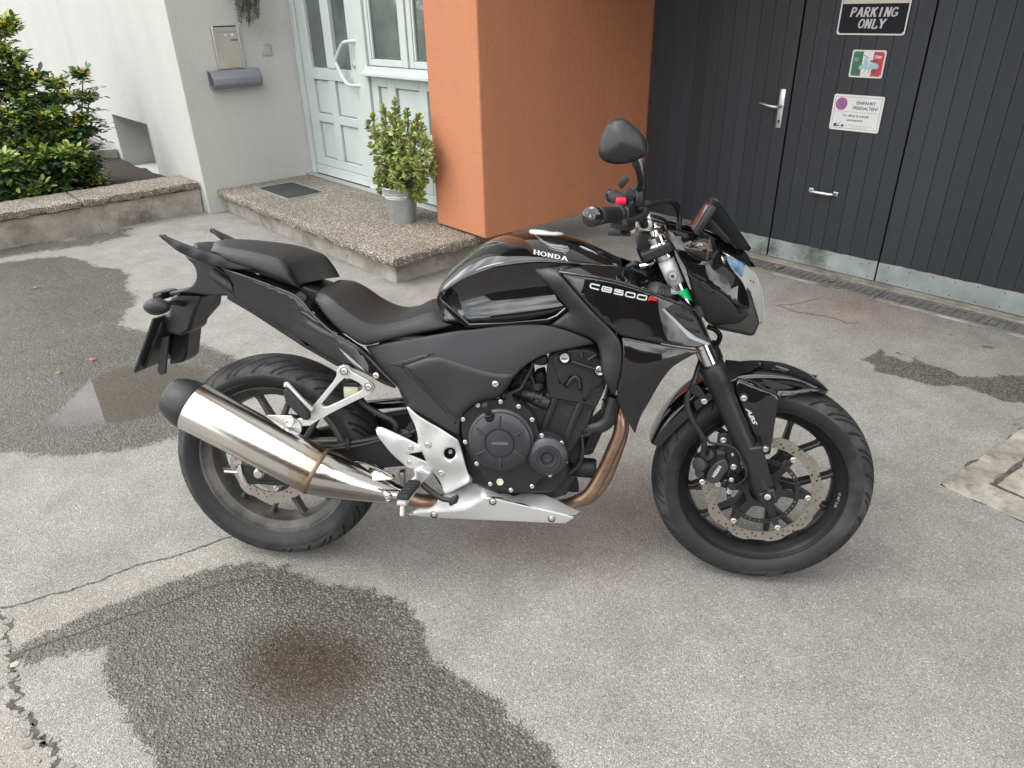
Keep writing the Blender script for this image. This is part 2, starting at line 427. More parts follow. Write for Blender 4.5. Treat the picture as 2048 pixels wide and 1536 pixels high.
# ------------------------------------------------------------------ all materials
def vor(t, N, vec, scale, feature='F1', rnd_=1.0):
    v = N.new('ShaderNodeTexVoronoi'); v.feature = feature; v.inputs['Scale'].default_value = scale; v.inputs['Randomness'].default_value = rnd_
    t.links.new(vec, v.inputs['Vector']); return v
def mathn(t, N, op, a, b=None, clamp=False):
    m = N.new('ShaderNodeMath'); m.operation = op; m.use_clamp = clamp
    for i, x in enumerate((a, b)):
        if x is None: continue
        if isinstance(x, (int, float)): m.inputs[i].default_value = x
        else: t.links.new(x, m.inputs[i])
    return m.outputs[0]
def mapr(t, N, x, a, b, c, d, smooth=False):
    m = N.new('ShaderNodeMapRange'); m.interpolation_type = 'SMOOTHSTEP' if smooth else 'LINEAR'
    for i, q in enumerate((a, b, c, d)): m.inputs[i+1].default_value = q
    t.links.new(x, m.inputs[0]); return m.outputs[0]
def mixc(t, N, fac, a, b, mode='MIX'):
    m = N.new('ShaderNodeMixRGB'); m.blend_type = mode
    for i, x in enumerate((fac, a, b)):
        if isinstance(x, (int, float)): m.inputs[i].default_value = x
        elif isinstance(x, tuple): m.inputs[i].default_value = (*x, 1)
        else: t.links.new(x, m.inputs[i])
    return m.outputs[0]
def ramp(t, N, x, stops):
    r = N.new('ShaderNodeValToRGB'); e = r.color_ramp.elements
    while len(e) < len(stops): e.new(.5)
    for el, (p, c) in zip(e, stops): el.position = p; el.color = (*c, 1)
    t.links.new(x, r.inputs[0]); return r.outputs[0]
def attr(N, name):
    a = N.new('ShaderNodeAttribute'); a.attribute_name = name; return a.outputs['Fac']

# asphalt with wet patches, standing water, seams (masks are attributes of the ground sheet)
def f_asphalt(m, t, N, p, tcn, noise):
    P = tcn.outputs['Object']
    v = vor(t, N, P, 250); cell = N.new('ShaderNodeSeparateColor'); t.links.new(v.outputs['Color'], cell.inputs[0])
    stone = ramp(t, N, cell.outputs[0], [(0, (.18, .173, .159)), (.25, (.23, .220, .203)), (.6, (.278, .267, .245)), (.90, (.335, .321, .294)), (.992, (.56, .54, .50))])
    v2 = vor(t, N, P, 420); c2 = N.new('ShaderNodeSeparateColor'); t.links.new(v2.outputs['Color'], c2.inputs[0])
    fine = ramp(t, N, c2.outputs[1], [(0, (.145, .14, .129)), (.5, (.245, .235, .216)), (1, (.345, .331, .304))])
    gap = mapr(t, N, v.outputs['Distance'], .28, .62, 0, 1, True)
    col = mixc(t, N, gap, stone, fine)
    big = noise(.9, 5); mid = noise(5.5, 6, .6)
    tone = mapr(t, N, big.outputs['Fac'], .3, .7, .86, 1.12); tone2 = mapr(t, N, mid.outputs['Fac'], .3, .7, .85, 1.14)
    col = mixc(t, N, 1., col, mathn(t, N, 'MULTIPLY', tone, tone2), 'MULTIPLY')
    col = mixc(t, N, mathn(t, N, 'MULTIPLY', attr(N, 'old'), .55), col, mixc(t, N, 1., col, (1.22, 1.2, 1.12), 'MULTIPLY'))
    col = mixc(t, N, attr(N, 'rust'), col, mixc(t, N, 1., col, (.86, .70, .66), 'MULTIPLY'))
    grit = mapr(t, N, noise(55, 2, .5).outputs['Fac'], .74, .80, 0, .8); col = mixc(t, N, grit, col, (.07, .066, .058))
    stain = mapr(t, N, noise(2.3, 8, .7).outputs['Fac'], .56, .72, 0, .28)
    col = mixc(t, N, stain, col, (.12, .116, .108))
    # ragged edges for the wet mask
    edge = noise(34, 6, .75); e2 = noise(170, 2)
    jitter = mathn(t, N, 'ADD', mathn(t, N, 'MULTIPLY', mathn(t, N, 'SUBTRACT', edge.outputs['Fac'], .5), 1.0), mathn(t, N, 'MULTIPLY', mathn(t, N, 'SUBTRACT', e2.outputs['Fac'], .5), .9))
    jitter = mathn(t, N, 'ADD', jitter, mathn(t, N, 'MULTIPLY', mathn(t, N, 'SUBTRACT', noise(8, 6, .7).outputs['Fac'], .5), 1.1))
    wet = mapr(t, N, mathn(t, N, 'ADD', attr(N, 'wet'), jitter), .42, .58, 0, 1, True)
    v3 = vor(t, N, P, 118); c3 = N.new('ShaderNodeSeparateColor'); t.links.new(v3.outputs['Color'], c3.inputs[0])
    wetcol = mixc(t, N, 1., mixc(t, N, 1., col, (.79, .76, .73), 'MULTIPLY'), mathn(t, N, 'MULTIPLY', mapr(t, N, v3.outputs['Distance'], .18, .66, 1.05, .46, True), mapr(t, N, c3.outputs[0], 0, 1, .72, 1.18)), 'MULTIPLY')
    col = mixc(t, N, wet, col, wetcol)
    # height of the stones decides where standing water covers them
    hgt = mathn(t, N, 'SUBTRACT', 1, mapr(t, N, v.outputs['Distance'], .1, .75, 0, 1, True))
    hs = mathn(t, N, 'MULTIPLY', hgt, mathn(t, N, 'ADD', .45, cell.outputs[2]))
    lvl = mathn(t, N, 'ADD', attr(N, 'pud'), mathn(t, N, 'MULTIPLY', mathn(t, N, 'SUBTRACT', edge.outputs['Fac'], .5), .25))
    water = mapr(t, N, mathn(t, N, 'SUBTRACT', mathn(t, N, 'MULTIPLY', lvl, 2.2), hs), .25, .6, 0, 1, True)
    water = mathn(t, N, 'MULTIPLY', water, mapr(t, N, attr(N, 'pud'), .04, .2, 0, 1))
    mud = mixc(t, N, mapr(t, N, noise(60, 4).outputs['Fac'], .35, .7, 0, 1), (.030, .022, .014), (.052, .040, .027))
    col = mixc(t, N, mathn(t, N, 'MULTIPLY', water, .82), col, mud)
    col = mixc(t, N, mathn(t, N, 'MULTIPLY', attr(N, 'pudmud'), .62), col, mud)
    t.links.new(col, p.inputs['Base Color'])
    rgh = mathn(t, N, 'ADD', mathn(t, N, 'MULTIPLY', wet, -.72), .9)
    rgh = mathn(t, N, 'MAXIMUM', mathn(t, N, 'SUBTRACT', rgh, mathn(t, N, 'MULTIPLY', water, .6)), .015)
    t.links.new(rgh, p.inputs['Roughness'])
    p.inputs['IOR'].default_value = 1.36
    h3 = mathn(t, N, 'MULTIPLY', mathn(t, N, 'SUBTRACT', 1, mapr(t, N, v3.outputs['Distance'], .08, .65, 0, 1, True)), mathn(t, N, 'ADD', .6, c3.outputs[1]))
    h = mathn(t, N, 'ADD', mathn(t, N, 'ADD', mathn(t, N, 'MULTIPLY', hs, mathn(t, N, 'SUBTRACT', 1, mathn(t, N, 'MULTIPLY', wet, .7))), mathn(t, N, 'MULTIPLY', c2.outputs[0], .3)), mathn(t, N, 'MULTIPLY', mathn(t, N, 'MULTIPLY', wet, h3), 1.1))
    keep = mathn(t, N, 'SUBTRACT', 1, water)
    b = N.new('ShaderNodeBump'); t.links.new(mathn(t, N, 'ADD', .0016, mathn(t, N, 'MULTIPLY', wet, .0022)), b.inputs['Distance']); t.links.new(h, b.inputs['Height']); t.links.new(keep, b.inputs['Strength']); t.links.new(b.outputs[0], p.inputs['Normal'])
mat('asphalt', (.2, .2, .19), .9, fn=f_asphalt)

# exposed-aggregate concrete
def f_pebble(m, t, N, p, tcn, noise):
    P = tcn.outputs['Object']; v = vor(t, N, P, 95); s = N.new('ShaderNodeSeparateColor'); t.links.new(v.outputs['Color'], s.inputs[0])
    st = ramp(t, N, s.outputs[0], [(0, (.17, .14, .11)), (.25, (.33, .29, .235)), (.55, (.47, .425, .35)), (.85, (.64, .60, .52)), (1, (.76, .73, .66))])
    gap = mapr(t, N, v.outputs['Distance'], .3, .58, 0, 1, True)
    c = mixc(t, N, gap, st, (.145, .125, .10))
    tone = mapr(t, N, noise(2.2, 6, .6).outputs['Fac'], .3, .7, .72, 1.12)
    c = mixc(t, N, 1., c, tone, 'MULTIPLY')
    c = mixc(t, N, mapr(t, N, noise(9, 6, .7).outputs['Fac'], .58, .72, 0, .5), c, (.17, .17, .07))
    t.links.new(c, p.inputs['Base Color'])
    h = mathn(t, N, 'MULTIPLY', mathn(t, N, 'SUBTRACT', 1, mapr(t, N, v.outputs['Distance'], .05, .6, 0, 1, True)), mathn(t, N, 'ADD', s.outputs[1], .5))
    b = N.new('ShaderNodeBump'); b.inputs['Distance'].default_value = .006; t.links.new(h, b.inputs['Height']); t.links.new(b.outputs[0], p.inputs['Normal'])
mat('pebble_concrete', (.3, .27, .22), .85, fn=f_pebble)
def f_conc(m, t, N, p, tcn, noise):
    P = tcn.outputs['Object']
    c = mixc(t, N, mapr(t, N, noise(4, 8, .65).outputs['Fac'], .35, .68, 0, 1), (.20, .18, .15), (.40, .37, .32))
    c = mixc(t, N, mapr(t, N, noise(1.4, 9, .72).outputs['Fac'], .50, .62, 0, .8), c, (.085, .078, .066))
    c = mixc(t, N, mapr(t, N, noise(38, 5, .7).outputs['Fac'], .60, .72, 0, .8), c, (.05, .05, .045))
    c = mixc(t, N, mapr(t, N, noise(3.1, 6, .6).outputs['Fac'], .60, .72, 0, .35), c, (.13, .13, .06))
    t.links.new(c, p.inputs['Base Color'])
    b = N.new('ShaderNodeBump'); b.inputs['Distance'].default_value = .008; t.links.new(noise(45, 8, .7).outputs['Fac'], b.inputs['Height']); t.links.new(b.outputs[0], p.inputs['Normal'])
mat('old_concrete', (.3, .28, .24), .9, fn=f_conc)
def f_pale(m, t, N, p, tcn, noise):
    c = mixc(t, N, mapr(t, N, noise(5, 9, .7).outputs['Fac'], .36, .66, 0, 1), (.15, .138, .115), (.44, .41, .35))
    c = mixc(t, N, mapr(t, N, noise(17, 7, .7).outputs['Fac'], .56, .68, 0, .75), c, (.10, .095, .08))
    c = mixc(t, N, mapr(t, N, noise(120, 4, .7).outputs['Fac'], .60, .70, 0, .7), c, (.07, .065, .055))
    t.links.new(c, p.inputs['Base Color'])
    b = N.new('ShaderNodeBump'); b.inputs['Distance'].default_value = .006; t.links.new(noise(70, 8, .75).outputs['Fac'], b.inputs['Height']); t.links.new(b.outputs[0], p.inputs['Normal'])
mat('pale_concrete', (.4, .37, .32), .88, fn=f_pale)
# render (stucco)
def f_stucco(m, t, N, p, tcn, noise):
    base = p.inputs['Base Color'].default_value[:3]
    P = tcn.outputs['Object']
    mpn = N.new('ShaderNodeMapping'); mpn.inputs['Scale'].default_value = (3.2, 3.2, .8); t.links.new(P, mpn.inputs[0])
    n = noise(1.0, 7, .65, mpn.outputs[0])
    c = mixc(t, N, 1., tuple(base), mapr(t, N, n.outputs['Fac'], .3, .7, .93, 1.03), 'MULTIPLY')
    c = mixc(t, N, mapr(t, N, noise(3.0, 8, .7, mpn.outputs[0]).outputs['Fac'], .60, .80, 0, .12), c, tuple(b*.62 for b in base))
    t.links.new(c, p.inputs['Base Color'])
    b = N.new('ShaderNodeBump'); b.inputs['Distance'].default_value = .0055; t.links.new(noise(170, 3, .6).outputs['Fac'], b.inputs['Height'])
    b2 = N.new('ShaderNodeBump'); b2.inputs['Distance'].default_value = .0035; t.links.new(noise(22, 4, .6).outputs['Fac'], b2.inputs['Height']); t.links.new(b.outputs[0], b2.inputs['Normal']); t.links.new(b2.outputs[0], p.inputs['Normal'])
mat('white_stucco', (.47, .47, .447), .92, fn=f_stucco)
mat('orange_stucco', (.47, .188, .095), .92, fn=f_stucco)
mat('soffit_paint', (.40, .34, .29), .9, bump=(40, .004))
mat('mint_paint', (.45, .50, .478), .42, bump=(30, .0012), var=(5, .93, 1.04), rvar=(8, .36, .5))
mat('door_glass', (.085, .098, .092), .05, spec=.6, rvar=(3, .03, .10), var=(2.2, .6, 1.7), bump=(5, .0025))  # blotchy tone in the colour stands in for interior and reflections
mat('aluminium', (.58, .58, .57), .38, .85, bump=(60, .0004), rvar=(20, .3, .46))
mat('stainless_sheet', (.52, .50, .46), .34, .8, rvar=(6, .28, .42), var=(3, .85, 1.1))
mat('slate_plastic', (.165, .175, .195), .5, bump=(200, .0004), var=(7, .92, 1.06))
mat('hollow_shade', (.02, .02, .022), .9)  # dark colour standing in for the shade inside slots, vents and holes
mat('brass_label', (.18, .15, .07), .4)
mat('white_sticker', (.78, .78, .76), .5)
def f_plank(m, t, N, p, tcn, noise):
    mpn = N.new('ShaderNodeMapping'); mpn.inputs['Scale'].default_value = (9, 9, .55); t.links.new(tcn.outputs['Object'], mpn.inputs[0])
    oi = N.new('ShaderNodeObjectInfo')
    k = mathn(t, N, 'MULTIPLY', mapr(t, N, noise(2, 6, .6, mpn.outputs[0]).outputs['Fac'], .3, .7, .84, 1.14), mapr(t, N, oi.outputs['Random'], 0, 1, .82, 1.18))
    c = mixc(t, N, 1., (.025, .0285, .034), k, 'MULTIPLY')
    c = mixc(t, N, mapr(t, N, noise(3.1, 8, .7).outputs['Fac'], .62, .8, 0, .25), c, (.075, .075, .075))
    t.links.new(c, p.inputs['Base Color'])
    b = N.new('ShaderNodeBump'); b.inputs['Distance'].default_value = .0012; t.links.new(noise(30, 4, .6, mpn.outputs[0]).outputs['Fac'], b.inputs['Height']); t.links.new(b.outputs[0], p.inputs['Normal'])
mat('slate_plank', (.03, .034, .04), .5, fn=f_plank)
mat('galvanised', (.33, .37, .355), .5, .35, var=(6, .7, 1.15), rvar=(14, .38, .62), dirt=(3.3, .52, .66, (.12, .125, .11)), bump=(50, .0008))
mat('grate_steel', (.20, .205, .20), .5, .7, var=(20, .7, 1.2))
mat('sign_white', (.74, .74, .73), .32, var=(8, .95, 1.03), coat=.3)
mat('sign_rim', (.60, .58, .55), .35, .3)
mat('sign_black', (.012, .011, .017), .6, spec=.25)
mat('sign_cream', (.60, .56, .47), .35)
mat('sign_ink', (.035, .037, .05), .5)
mat('sign_silver', (.55, .53, .52), .4)
mat('sign_blue', (.12, .17, .50), .4)
mat('sign_red', (.55, .035, .06), .4)
mat('sign_green', (.03, .17, .085), .4)
mat('scooter_blue', (.36, .52, .58), .4)
mat('scooter_tan', (.12, .10, .06), .5)
mat('zinc', (.50, .535, .55), .36, .75, var=(9, .82, 1.1), rvar=(16, .28, .48), dirt=(7, .56, .72, (.36, .38, .38)), bump=(25, .001))
mat('soil', (.035, .027, .02), .95, bump=(60, .01))
mat('crack_dirt', (.072, .067, .058), .95, bump=(120, .006), var=(40, .5, 1.6), dirt=(9, .58, .68, (.06, .065, .03)))
mat('drain_silt', (.16, .15, .135), .9, bump=(80, .004), var=(12, .6, 1.3))
mat('doormat_fibre', (.032, .034, .036), .9, bump=(260, .004), var=(20, .7, 1.3))
mat('bark', (.10, .075, .05), .85, bump=(80, .002))
mat('jade_stem', (.16, .13, .075), .8, bump=(60, .002))
def leafmat(name, c1, c2, c3, rough, scale=3.0):
    def f(m, t, N, p, tcn, noise):
        g = N.new('ShaderNodeNewGeometry'); oi = N.new('ShaderNodeObjectInfo')
        k = mathn(t, N, 'FRACT', mathn(t, N, 'ADD', mathn(t, N, 'MULTIPLY', g.outputs['Random Per Island'], .999), mathn(t, N, 'MULTIPLY', oi.outputs['Random'], 7.3)))
        c = ramp(t, N, k, [(0, c1), (.55, c2), (1, c3)])
        t.links.new(c, p.inputs['Base Color']); p.inputs['Subsurface Weight'].default_value = 0
        p.inputs['Specular IOR Level'].default_value = .5
    return mat(name, c2, rough, fn=f)
leafmat('mahonia_leaf', (.022, .052, .026), (.055, .110, .048), (.11, .175, .07), .32)
leafmat('mahonia_young', (.11, .19, .04), (.18, .26, .055), (.30, .33, .07), .4)
mat('yellow_flower', (.62, .50, .05), .6)
leafmat('jade_leaf', (.11, .165, .035), (.225, .285, .075), (.38, .41, .13), .33)
leafmat('jade_pink', (.22, .15, .09), (.27, .19, .10), (.30, .24, .12), .35)
leafmat('rosemary_leaf', (.05, .075, .05), (.085, .115, .08), (.13, .16, .115), .6)
mat('dry_leaf', (.30, .14, .07), .7)
mat('dry_twig', (.10, .085, .07), .8)

# motorcycle
def f_speck(m, t, N, p, tcn, noise):
    r = mapr(t, N, noise(7, 6, .65).outputs['Fac'], .42, .75, .035, .10); t.links.new(r, p.inputs['Roughness'])
    sp = mapr(t, N, noise(420, 1, .5).outputs['Fac'], .76, .80, 0, .5)
    c = mixc(t, N, sp, (.0045, .0045, .0055), (.10, .095, .085)); t.links.new(c, p.inputs['Base Color'])
mat('gloss_black', (.0045, .0045, .0055), .05, coat=.7, fn=f_speck)
mat('satin_black', (.0145, .015, .0165), .40, bump=(900, .00025, 2), rvar=(9, .36, .47))
def f_diamond(m, t, N, p, tcn, noise):
    s = N.new('ShaderNodeSeparateXYZ'); t.links.new(tcn.outputs['Object'], s.inputs[0])
    a = mathn(t, N, 'ADD', mathn(t, N, 'MULTIPLY', s.outputs[0], 1.0), mathn(t, N, 'MULTIPLY', s.outputs[2], 1.9))
    b_ = mathn(t, N, 'SUBTRACT', mathn(t, N, 'MULTIPLY', s.outputs[0], 1.0), mathn(t, N, 'MULTIPLY', s.outputs[2], 1.2))
    fa = mathn(t, N, 'PINGPONG', a, .0052); fb = mathn(t, N, 'PINGPONG', b_, .0046)
    h = mathn(t, N, 'MINIMUM', fa, fb)
    h = mapr(t, N, h, 0, .0016, 0, 1)
    b = N.new('ShaderNodeBump'); b.inputs['Distance'].default_value = .0006; t.links.new(h, b.inputs['Height']); t.links.new(b.outputs[0], p.inputs['Normal'])
mat('textured_black', (.017, .0178, .0195), .42, fn=f_diamond)
mat('seat_vinyl', (.0145, .0142, .0142), .42, bump=(700, .0004, 2), rvar=(6, .36, .52), dirt=(9, .66, .82, (.05, .047, .043)))
mat('rubber', (.014, .014, .015), .6, bump=(300, .0004, 3), var=(12, .75, 1.25), dirt=(5, .55, .75, (.055, .053, .05)))
mat('rubber_worn', (.018, .018, .019), .72, bump=(420, .0006, 3), var=(14, .7, 1.3), dirt=(6, .48, .70, (.075, .072, .066)))
mat('hose_rubber', (.014, .014, .015), .5)
mat('rim_black', (.019, .019, .020), .32, .3, rvar=(10, .28, .42))
mat('rim_dusty', (.016, .016, .017), .45, .2, dirt=(5, .36, .62, (.13, .125, .11)))
mat('engine_black', (.021, .0215, .023), .40, .25, bump=(600, .0003, 2), rvar=(8, .34, .48), dirt=(16, .60, .80, (.045, .043, .04)))
mat('cover_black', (.048, .049, .054), .36, .45, bump=(700, .0002, 2), rvar=(8, .30, .42))
mat('dark_metal', (.02, .02, .022), .5, .3, dirt=(11, .5, .7, (.05, .046, .04)))
mat('silver_paint', (.56, .56, .55), .36, .6, bump=(800, .00025, 2), rvar=(9, .31, .43), dirt=(7, .62, .82, (.34, .32, .29)))
mat('bright_bolt', (.62, .60, .57), .25, .95)
mat('dark_bolt', (.05, .05, .052), .35, .8)
def f_muffler(m, t, N, p, tcn, noise):
    mpn = N.new('ShaderNodeMapping'); mpn.inputs['Rotation'].default_value = (0, R_(-28.6), 0); t.links.new(tcn.outputs['Object'], mpn.inputs[0])
    s = N.new('ShaderNodeSeparateXYZ'); t.links.new(mpn.outputs[0], s.inputs[0])
    k = mathn(t, N, 'ADD', s.outputs[0], mathn(t, N, 'MULTIPLY', mathn(t, N, 'SUBTRACT', noise(20, 5, .6).outputs['Fac'], .5), .07))
    heat = mapr(t, N, k, HEAT0, HEAT1, 0, 1, True)
    c = mixc(t, N, heat, (.66, .64, .60), (.50, .40, .26))
    c = mixc(t, N, mathn(t, N, 'MULTIPLY', heat, mapr(t, N, noise(45, 5, .7).outputs['Fac'], .52, .66, 0, .8)), c, (.16, .085, .04))
    t.links.new(c, p.inputs['Base Color'])
    mp2 = N.new('ShaderNodeMapping'); mp2.inputs['Rotation'].default_value = (0, R_(-28.6), 0); mp2.inputs['Scale'].default_value = (1.5, 30, 30); t.links.new(tcn.outputs['Object'], mp2.inputs[0])
    r = mapr(t, N, noise(6, 4, .6, mp2.outputs[0]).outputs['Fac'], .3, .7, .17, .24); t.links.new(r, p.inputs['Roughness'])
    
HEAT0, HEAT1 = -.075, .012
mat('muffler_steel', (.66, .64, .60), .1, 1., fn=f_muffler)
mat('polished_steel', (.60, .58, .55), .10, 1., rvar=(12, .06, .18), bump=(12, .0006))
mat('chrome', (.70, .70, .69), .07, 1.)
mat('heated_steel', (.33, .215, .155), .36, .9, var=(22, .7, 1.35), rvar=(30, .28, .5))
mat('disc_steel', (.30, .27, .235), .42, .7, rvar=(40, .3, .45), var=(30, .85, 1.12))
mat('rear_disc_steel', (.38, .34, .31), .38, .8, var=(30, .85, 1.12))
mat('weld_bead', (.17, .12, .085), .5, .7)
mat('white_decal', (.50, .50, .49), .35)
mat('silver_decal', (.28, .28, .30), .3, .3)
mat('red_decal', (.55, .02, .02), .35)
mat('red_switch', (.62, .012, .05), .4)
mat('lettering_grey', (.30, .30, .30), .45)
mat('tyre_lettering', (.042, .042, .043), .5)
mat('label_silver', (.60, .60, .59), .4, .2, var=(40, .85, 1.1))
mat('label_ink', (.06, .06, .06), .5)
mat('green_tape', (.0, .42, .13), .45)
mat('reservoir_plastic', (.60, .60, .44), .4, var=(6, .85, 1.05))
mat('smoke_screen', (.010, .011, .012), .16, rvar=(5, .14, .22), spec=.5)
mat('gauge_glass', (.10, .045, .04), .12, coat=.5)
def f_lens(m, t, N, p, tcn, noise): m.use_screen_refraction = False
mat('lens_glass', (.74, .73, .70), .05, trans=.55, ior=1.3)
mat('lens_blue', (.13, .24, .36), .15, coat=1., var=(30, .5, 1.7), bump=(60, .002))
mat('reflector_silver', (.62, .60, .56), .22, .7, bump=(14, .008))
mat('groove_rubber', (.008, .008, .008), .8)
mat('amber_smoke', (.010, .008, .006), .07, coat=.3)
mat('amber_edge', (.09, .055, .03), .2)
mat('mirror_glass', (.75, .76, .76), .03, 1.)
mat('opposite_render', (.065, .05, .04), .9, var=(.6, .85, 1.1))
mat('opposite_glass', (.02, .025, .03), .06)
mat('roof_tile', (.12, .055, .04), .8)
# ================================================================== GROUND
def wpt(px, py): q = BR.T @ gz(px, py); return (q[0], q[1])
def zpoly(ox, oy, s, P): return [wpt(ox+x*s, oy+y*s) for x, y in P]
wet1 = zpoly(0, 420, .3385, [(-300, 330), (0, 312), (170, 290), (390, 275), (500, 300), (560, 330), (700, 350), (770, 390), (740, 460), (800, 510), (790, 560), (740, 610), (710, 680), (830, 712), (980, 750), (1100, 770), (1200, 790), (1359, 870), (1440, 940), (1420, 1020), (1300, 1180), (1130, 1330), (1000, 1352), (850, 1400), (600, 1440), (400, 1452), (200, 1450), (0, 1435), (-400, 1380)])
pud1 = zpoly(0, 420, .3385, [(350, 1205), (470, 1095), (550, 1005), (690, 940), (850, 922), (1050, 925), (1190, 950), (1215, 1000), (1010, 1145), (880, 1210), (700, 1250), (600, 1240), (480, 1262), (370, 1272), (320, 1240)])
wet2 = zpoly(0, 1000, .5, [(50, 610), (250, 500), (450, 410), (700, 320), (900, 255), (1010, 250), (1090, 265), (1155, 262), (1150, 290), (1300, 330), (1450, 355), (1580, 390), (1625, 410), (1680, 480), (1710, 570), (1740, 640), (1800, 700), (1900, 745), (1980, 800), (2048, 870), (2200, 1000), (2300, 1250), (700, 1250), (620, 1040), (540, 950), (470, 830), (430, 700), (420, 600), (370, 595), (250, 625), (110, 665), (60, 640)])
pud2 = zpoly(0, 1000, .5, [(960, 650), (1040, 540), (1200, 490), (1360, 520), (1490, 600), (1510, 690), (1400, 800), (1280, 870), (1140, 870), (1010, 810), (940, 730)])
wet3 = zpoly(1600, 560, .35165, [(330, 440), (400, 440), (450, 390), (485, 400), (480, 432), (550, 440), (620, 465), (660, 438), (692, 470), (840, 510), (900, 545), (1080, 555), (1130, 535), (1274, 550), (1500, 570), (1500, 730), (1274, 705), (1160, 690), (1060, 650), (930, 605), (870, 600), (780, 610), (700, 590), (560, 545), (430, 520), (410, 480)])
wet4 = zpoly(1600, 560, .35165, [(1150, 770), (1230, 745), (1400, 730), (1400, 900), (1274, 885), (1200, 850)])
spots = [zpoly(1600, 560, .35165, P) for P in ([(845, 303), (875, 305), (872, 318), (850, 318)], [(1030, 370), (1108, 380), (1100, 390), (1035, 382)], [(530, 402), (590, 418), (585, 430), (545, 420)])]
damp = [wpt(*q) for q in [(-60, 498), (120, 480), (270, 452), (300, 462), (180, 492), (40, 512), (-60, 530)]]
rust = [wpt(*q) for q in [(960, 1010), (1120, 1020), (1290, 960), (1330, 1040), (1200, 1110), (960, 1090)]]
rust2 = [wpt(*q) for q in [(1700, 560), (1830, 600), (1800, 660), (1640, 640), (1540, 610)]]
oldp = [wpt(*q) for q in [(-400, 1180), (45, 1207), (480, 1072), (620, 1110), (520, 1130), (20, 1310), (60, 1420), (130, 1560), (-400, 1560)]]
cracks = [([wpt(*q) for q in [(0, 1216), (45, 1207), (165, 1172), (310, 1122), (435, 1082), (490, 1068)]], .0065),
          ([wpt(*q) for q in [(30, 1310), (100, 1285), (200, 1250), (310, 1215), (380, 1188), (450, 1165), (520, 1150)]], .006),
          ([wpt(*q) for q in [(-12, 1225), (8, 1270), (18, 1300), (30, 1345), (45, 1390), (62, 1430), (85, 1475), (105, 1515), (120, 1550)]], .013),
          ([wpt(1500+x*.2676, 440+y*.2676) for x, y in [(200, 640), (350, 690), (560, 720), (650, 742), (720, 775), (830, 770)]], .0045),
          ([wpt(1500+x*.2676, 440+y*.2676) for x, y in [(200, 640), (330, 632), (520, 590)]], .004),
          ([wpt(*q) for q in [(2060, 848), (2018, 876), (1950, 922), (1881, 970), (1960, 1006), (2060, 1053)]], .0075)]
def axis_vals(a, b, step, far):
    mid = list(np.arange(a, b+1e-6, step)); lo, hi = [], []; d = step
    x = a
    while x > -far: d *= 1.5; x -= d; lo.append(x)
    d = step; x = b
    while x < far: d *= 1.5; x += d; hi.append(x)
    return np.array(lo[::-1]+mid+hi)
gx, gy = axis_vals(-3.9, 2.6, .0165, 420), axis_vals(.75, 4.9, .0165, 420)
GX, GY = np.meshgrid(gx, gy, indexing='xy'); GXY = np.c_[GX.ravel(), GY.ravel()]
def sdist(poly, closed=True):
    P = np.array(poly); n = len(P); d = np.full(len(GXY), 1e9); ins = np.zeros(len(GXY), bool)
    for i in range(n if closed else n-1):
        a, b = P[i], P[(i+1) % n]; ab = b-a; t = np.clip(((GXY-a) @ ab)/(ab @ ab+1e-12), 0, 1); d = np.minimum(d, np.hypot(*(a+t[:, None]*ab-GXY).T))
        if closed:
            c = (a[1] > GXY[:, 1]) != (b[1] > GXY[:, 1]); xx = (b[0]-a[0])*(GXY[:, 1]-a[1])/(b[1]-a[1]+1e-18)+a[0]; ins ^= c & (GXY[:, 0] < xx)
    return np.where(ins, d, -d) if closed else d
def soft(poly, w, off=0.): return np.clip(.5+(sdist(poly)+off)/(2*w), 0, 1)
wet = np.maximum.reduce([soft(wet1, .06), soft(wet2, .040), soft(wet3, .030), soft(wet4, .10)*.62, .8*soft(damp, .10)]+[soft(s_, .02)*.9 for s_ in spots])
pud = np.maximum(np.clip(.5+sdist(pud1)/.10, 0, 1), .42*soft(pud2, .10)); pudm = np.maximum(.5*soft(pud1, .05), 1.0*soft(pud2, .07))
crk = np.zeros(len(GXY))
def jag(P, amp, seed, it=5):
    q = random.Random(seed); P = [np.array(p) for p in P]
    for _ in range(it):
        o = [P[0]]
        for a, b in zip(P, P[1:]): o += [(a+b)/2+np.array([q.gauss(0, 1), q.gauss(0, 1)])*amp*np.linalg.norm(b-a), b]
        P = o
    return P
cracks = [(jag(P, .16 if w > .01 else .05, i), w*(.9 if w > .01 else 1.0)) for i, (P, w) in enumerate(cracks)]
me = bpy.data.meshes.new('ground'); nx, ny = len(gx), len(gy)
idx = np.arange(nx*ny).reshape(ny, nx); quads = np.stack([idx[:-1, :-1], idx[:-1, 1:], idx[1:, 1:], idx[1:, :-1]], -1).reshape(-1, 4)
me.vertices.add(nx*ny)
bumps = .0035*np.sin(GXY[:, 0]*2.1+.4)*np.cos(GXY[:, 1]*1.7)-.0035
bumps = np.where((np.abs(GXY[:, 0]) < 4.2) & (GXY[:, 1] > .7) & (GXY[:, 1] < 5), 0, 0)-crk*.006
me.vertices.foreach_set('co', np.c_[GXY, bumps].astype(np.float32).ravel())
me.loops.add(len(quads)*4); me.polygons.add(len(quads))
me.loops.foreach_set('vertex_index', quads.ravel().astype(np.int32)); me.polygons.foreach_set('loop_start', np.arange(0, len(quads)*4, 4, dtype=np.int32)); me.polygons.foreach_set('loop_total', np.full(len(quads), 4, np.int32))
me.update(); me.validate()
for nm, arr in dict(wet=wet, pud=pud, pudmud=pudm, crack=crk, rust=np.maximum(.85*soft(rust, .18), .6*soft(rust2, .2)), old=soft(oldp, .03)).items():
    a = me.attributes.new(nm, 'FLOAT', 'POINT'); a.data.foreach_set('value', arr.astype(np.float32))
me.shade_smooth()
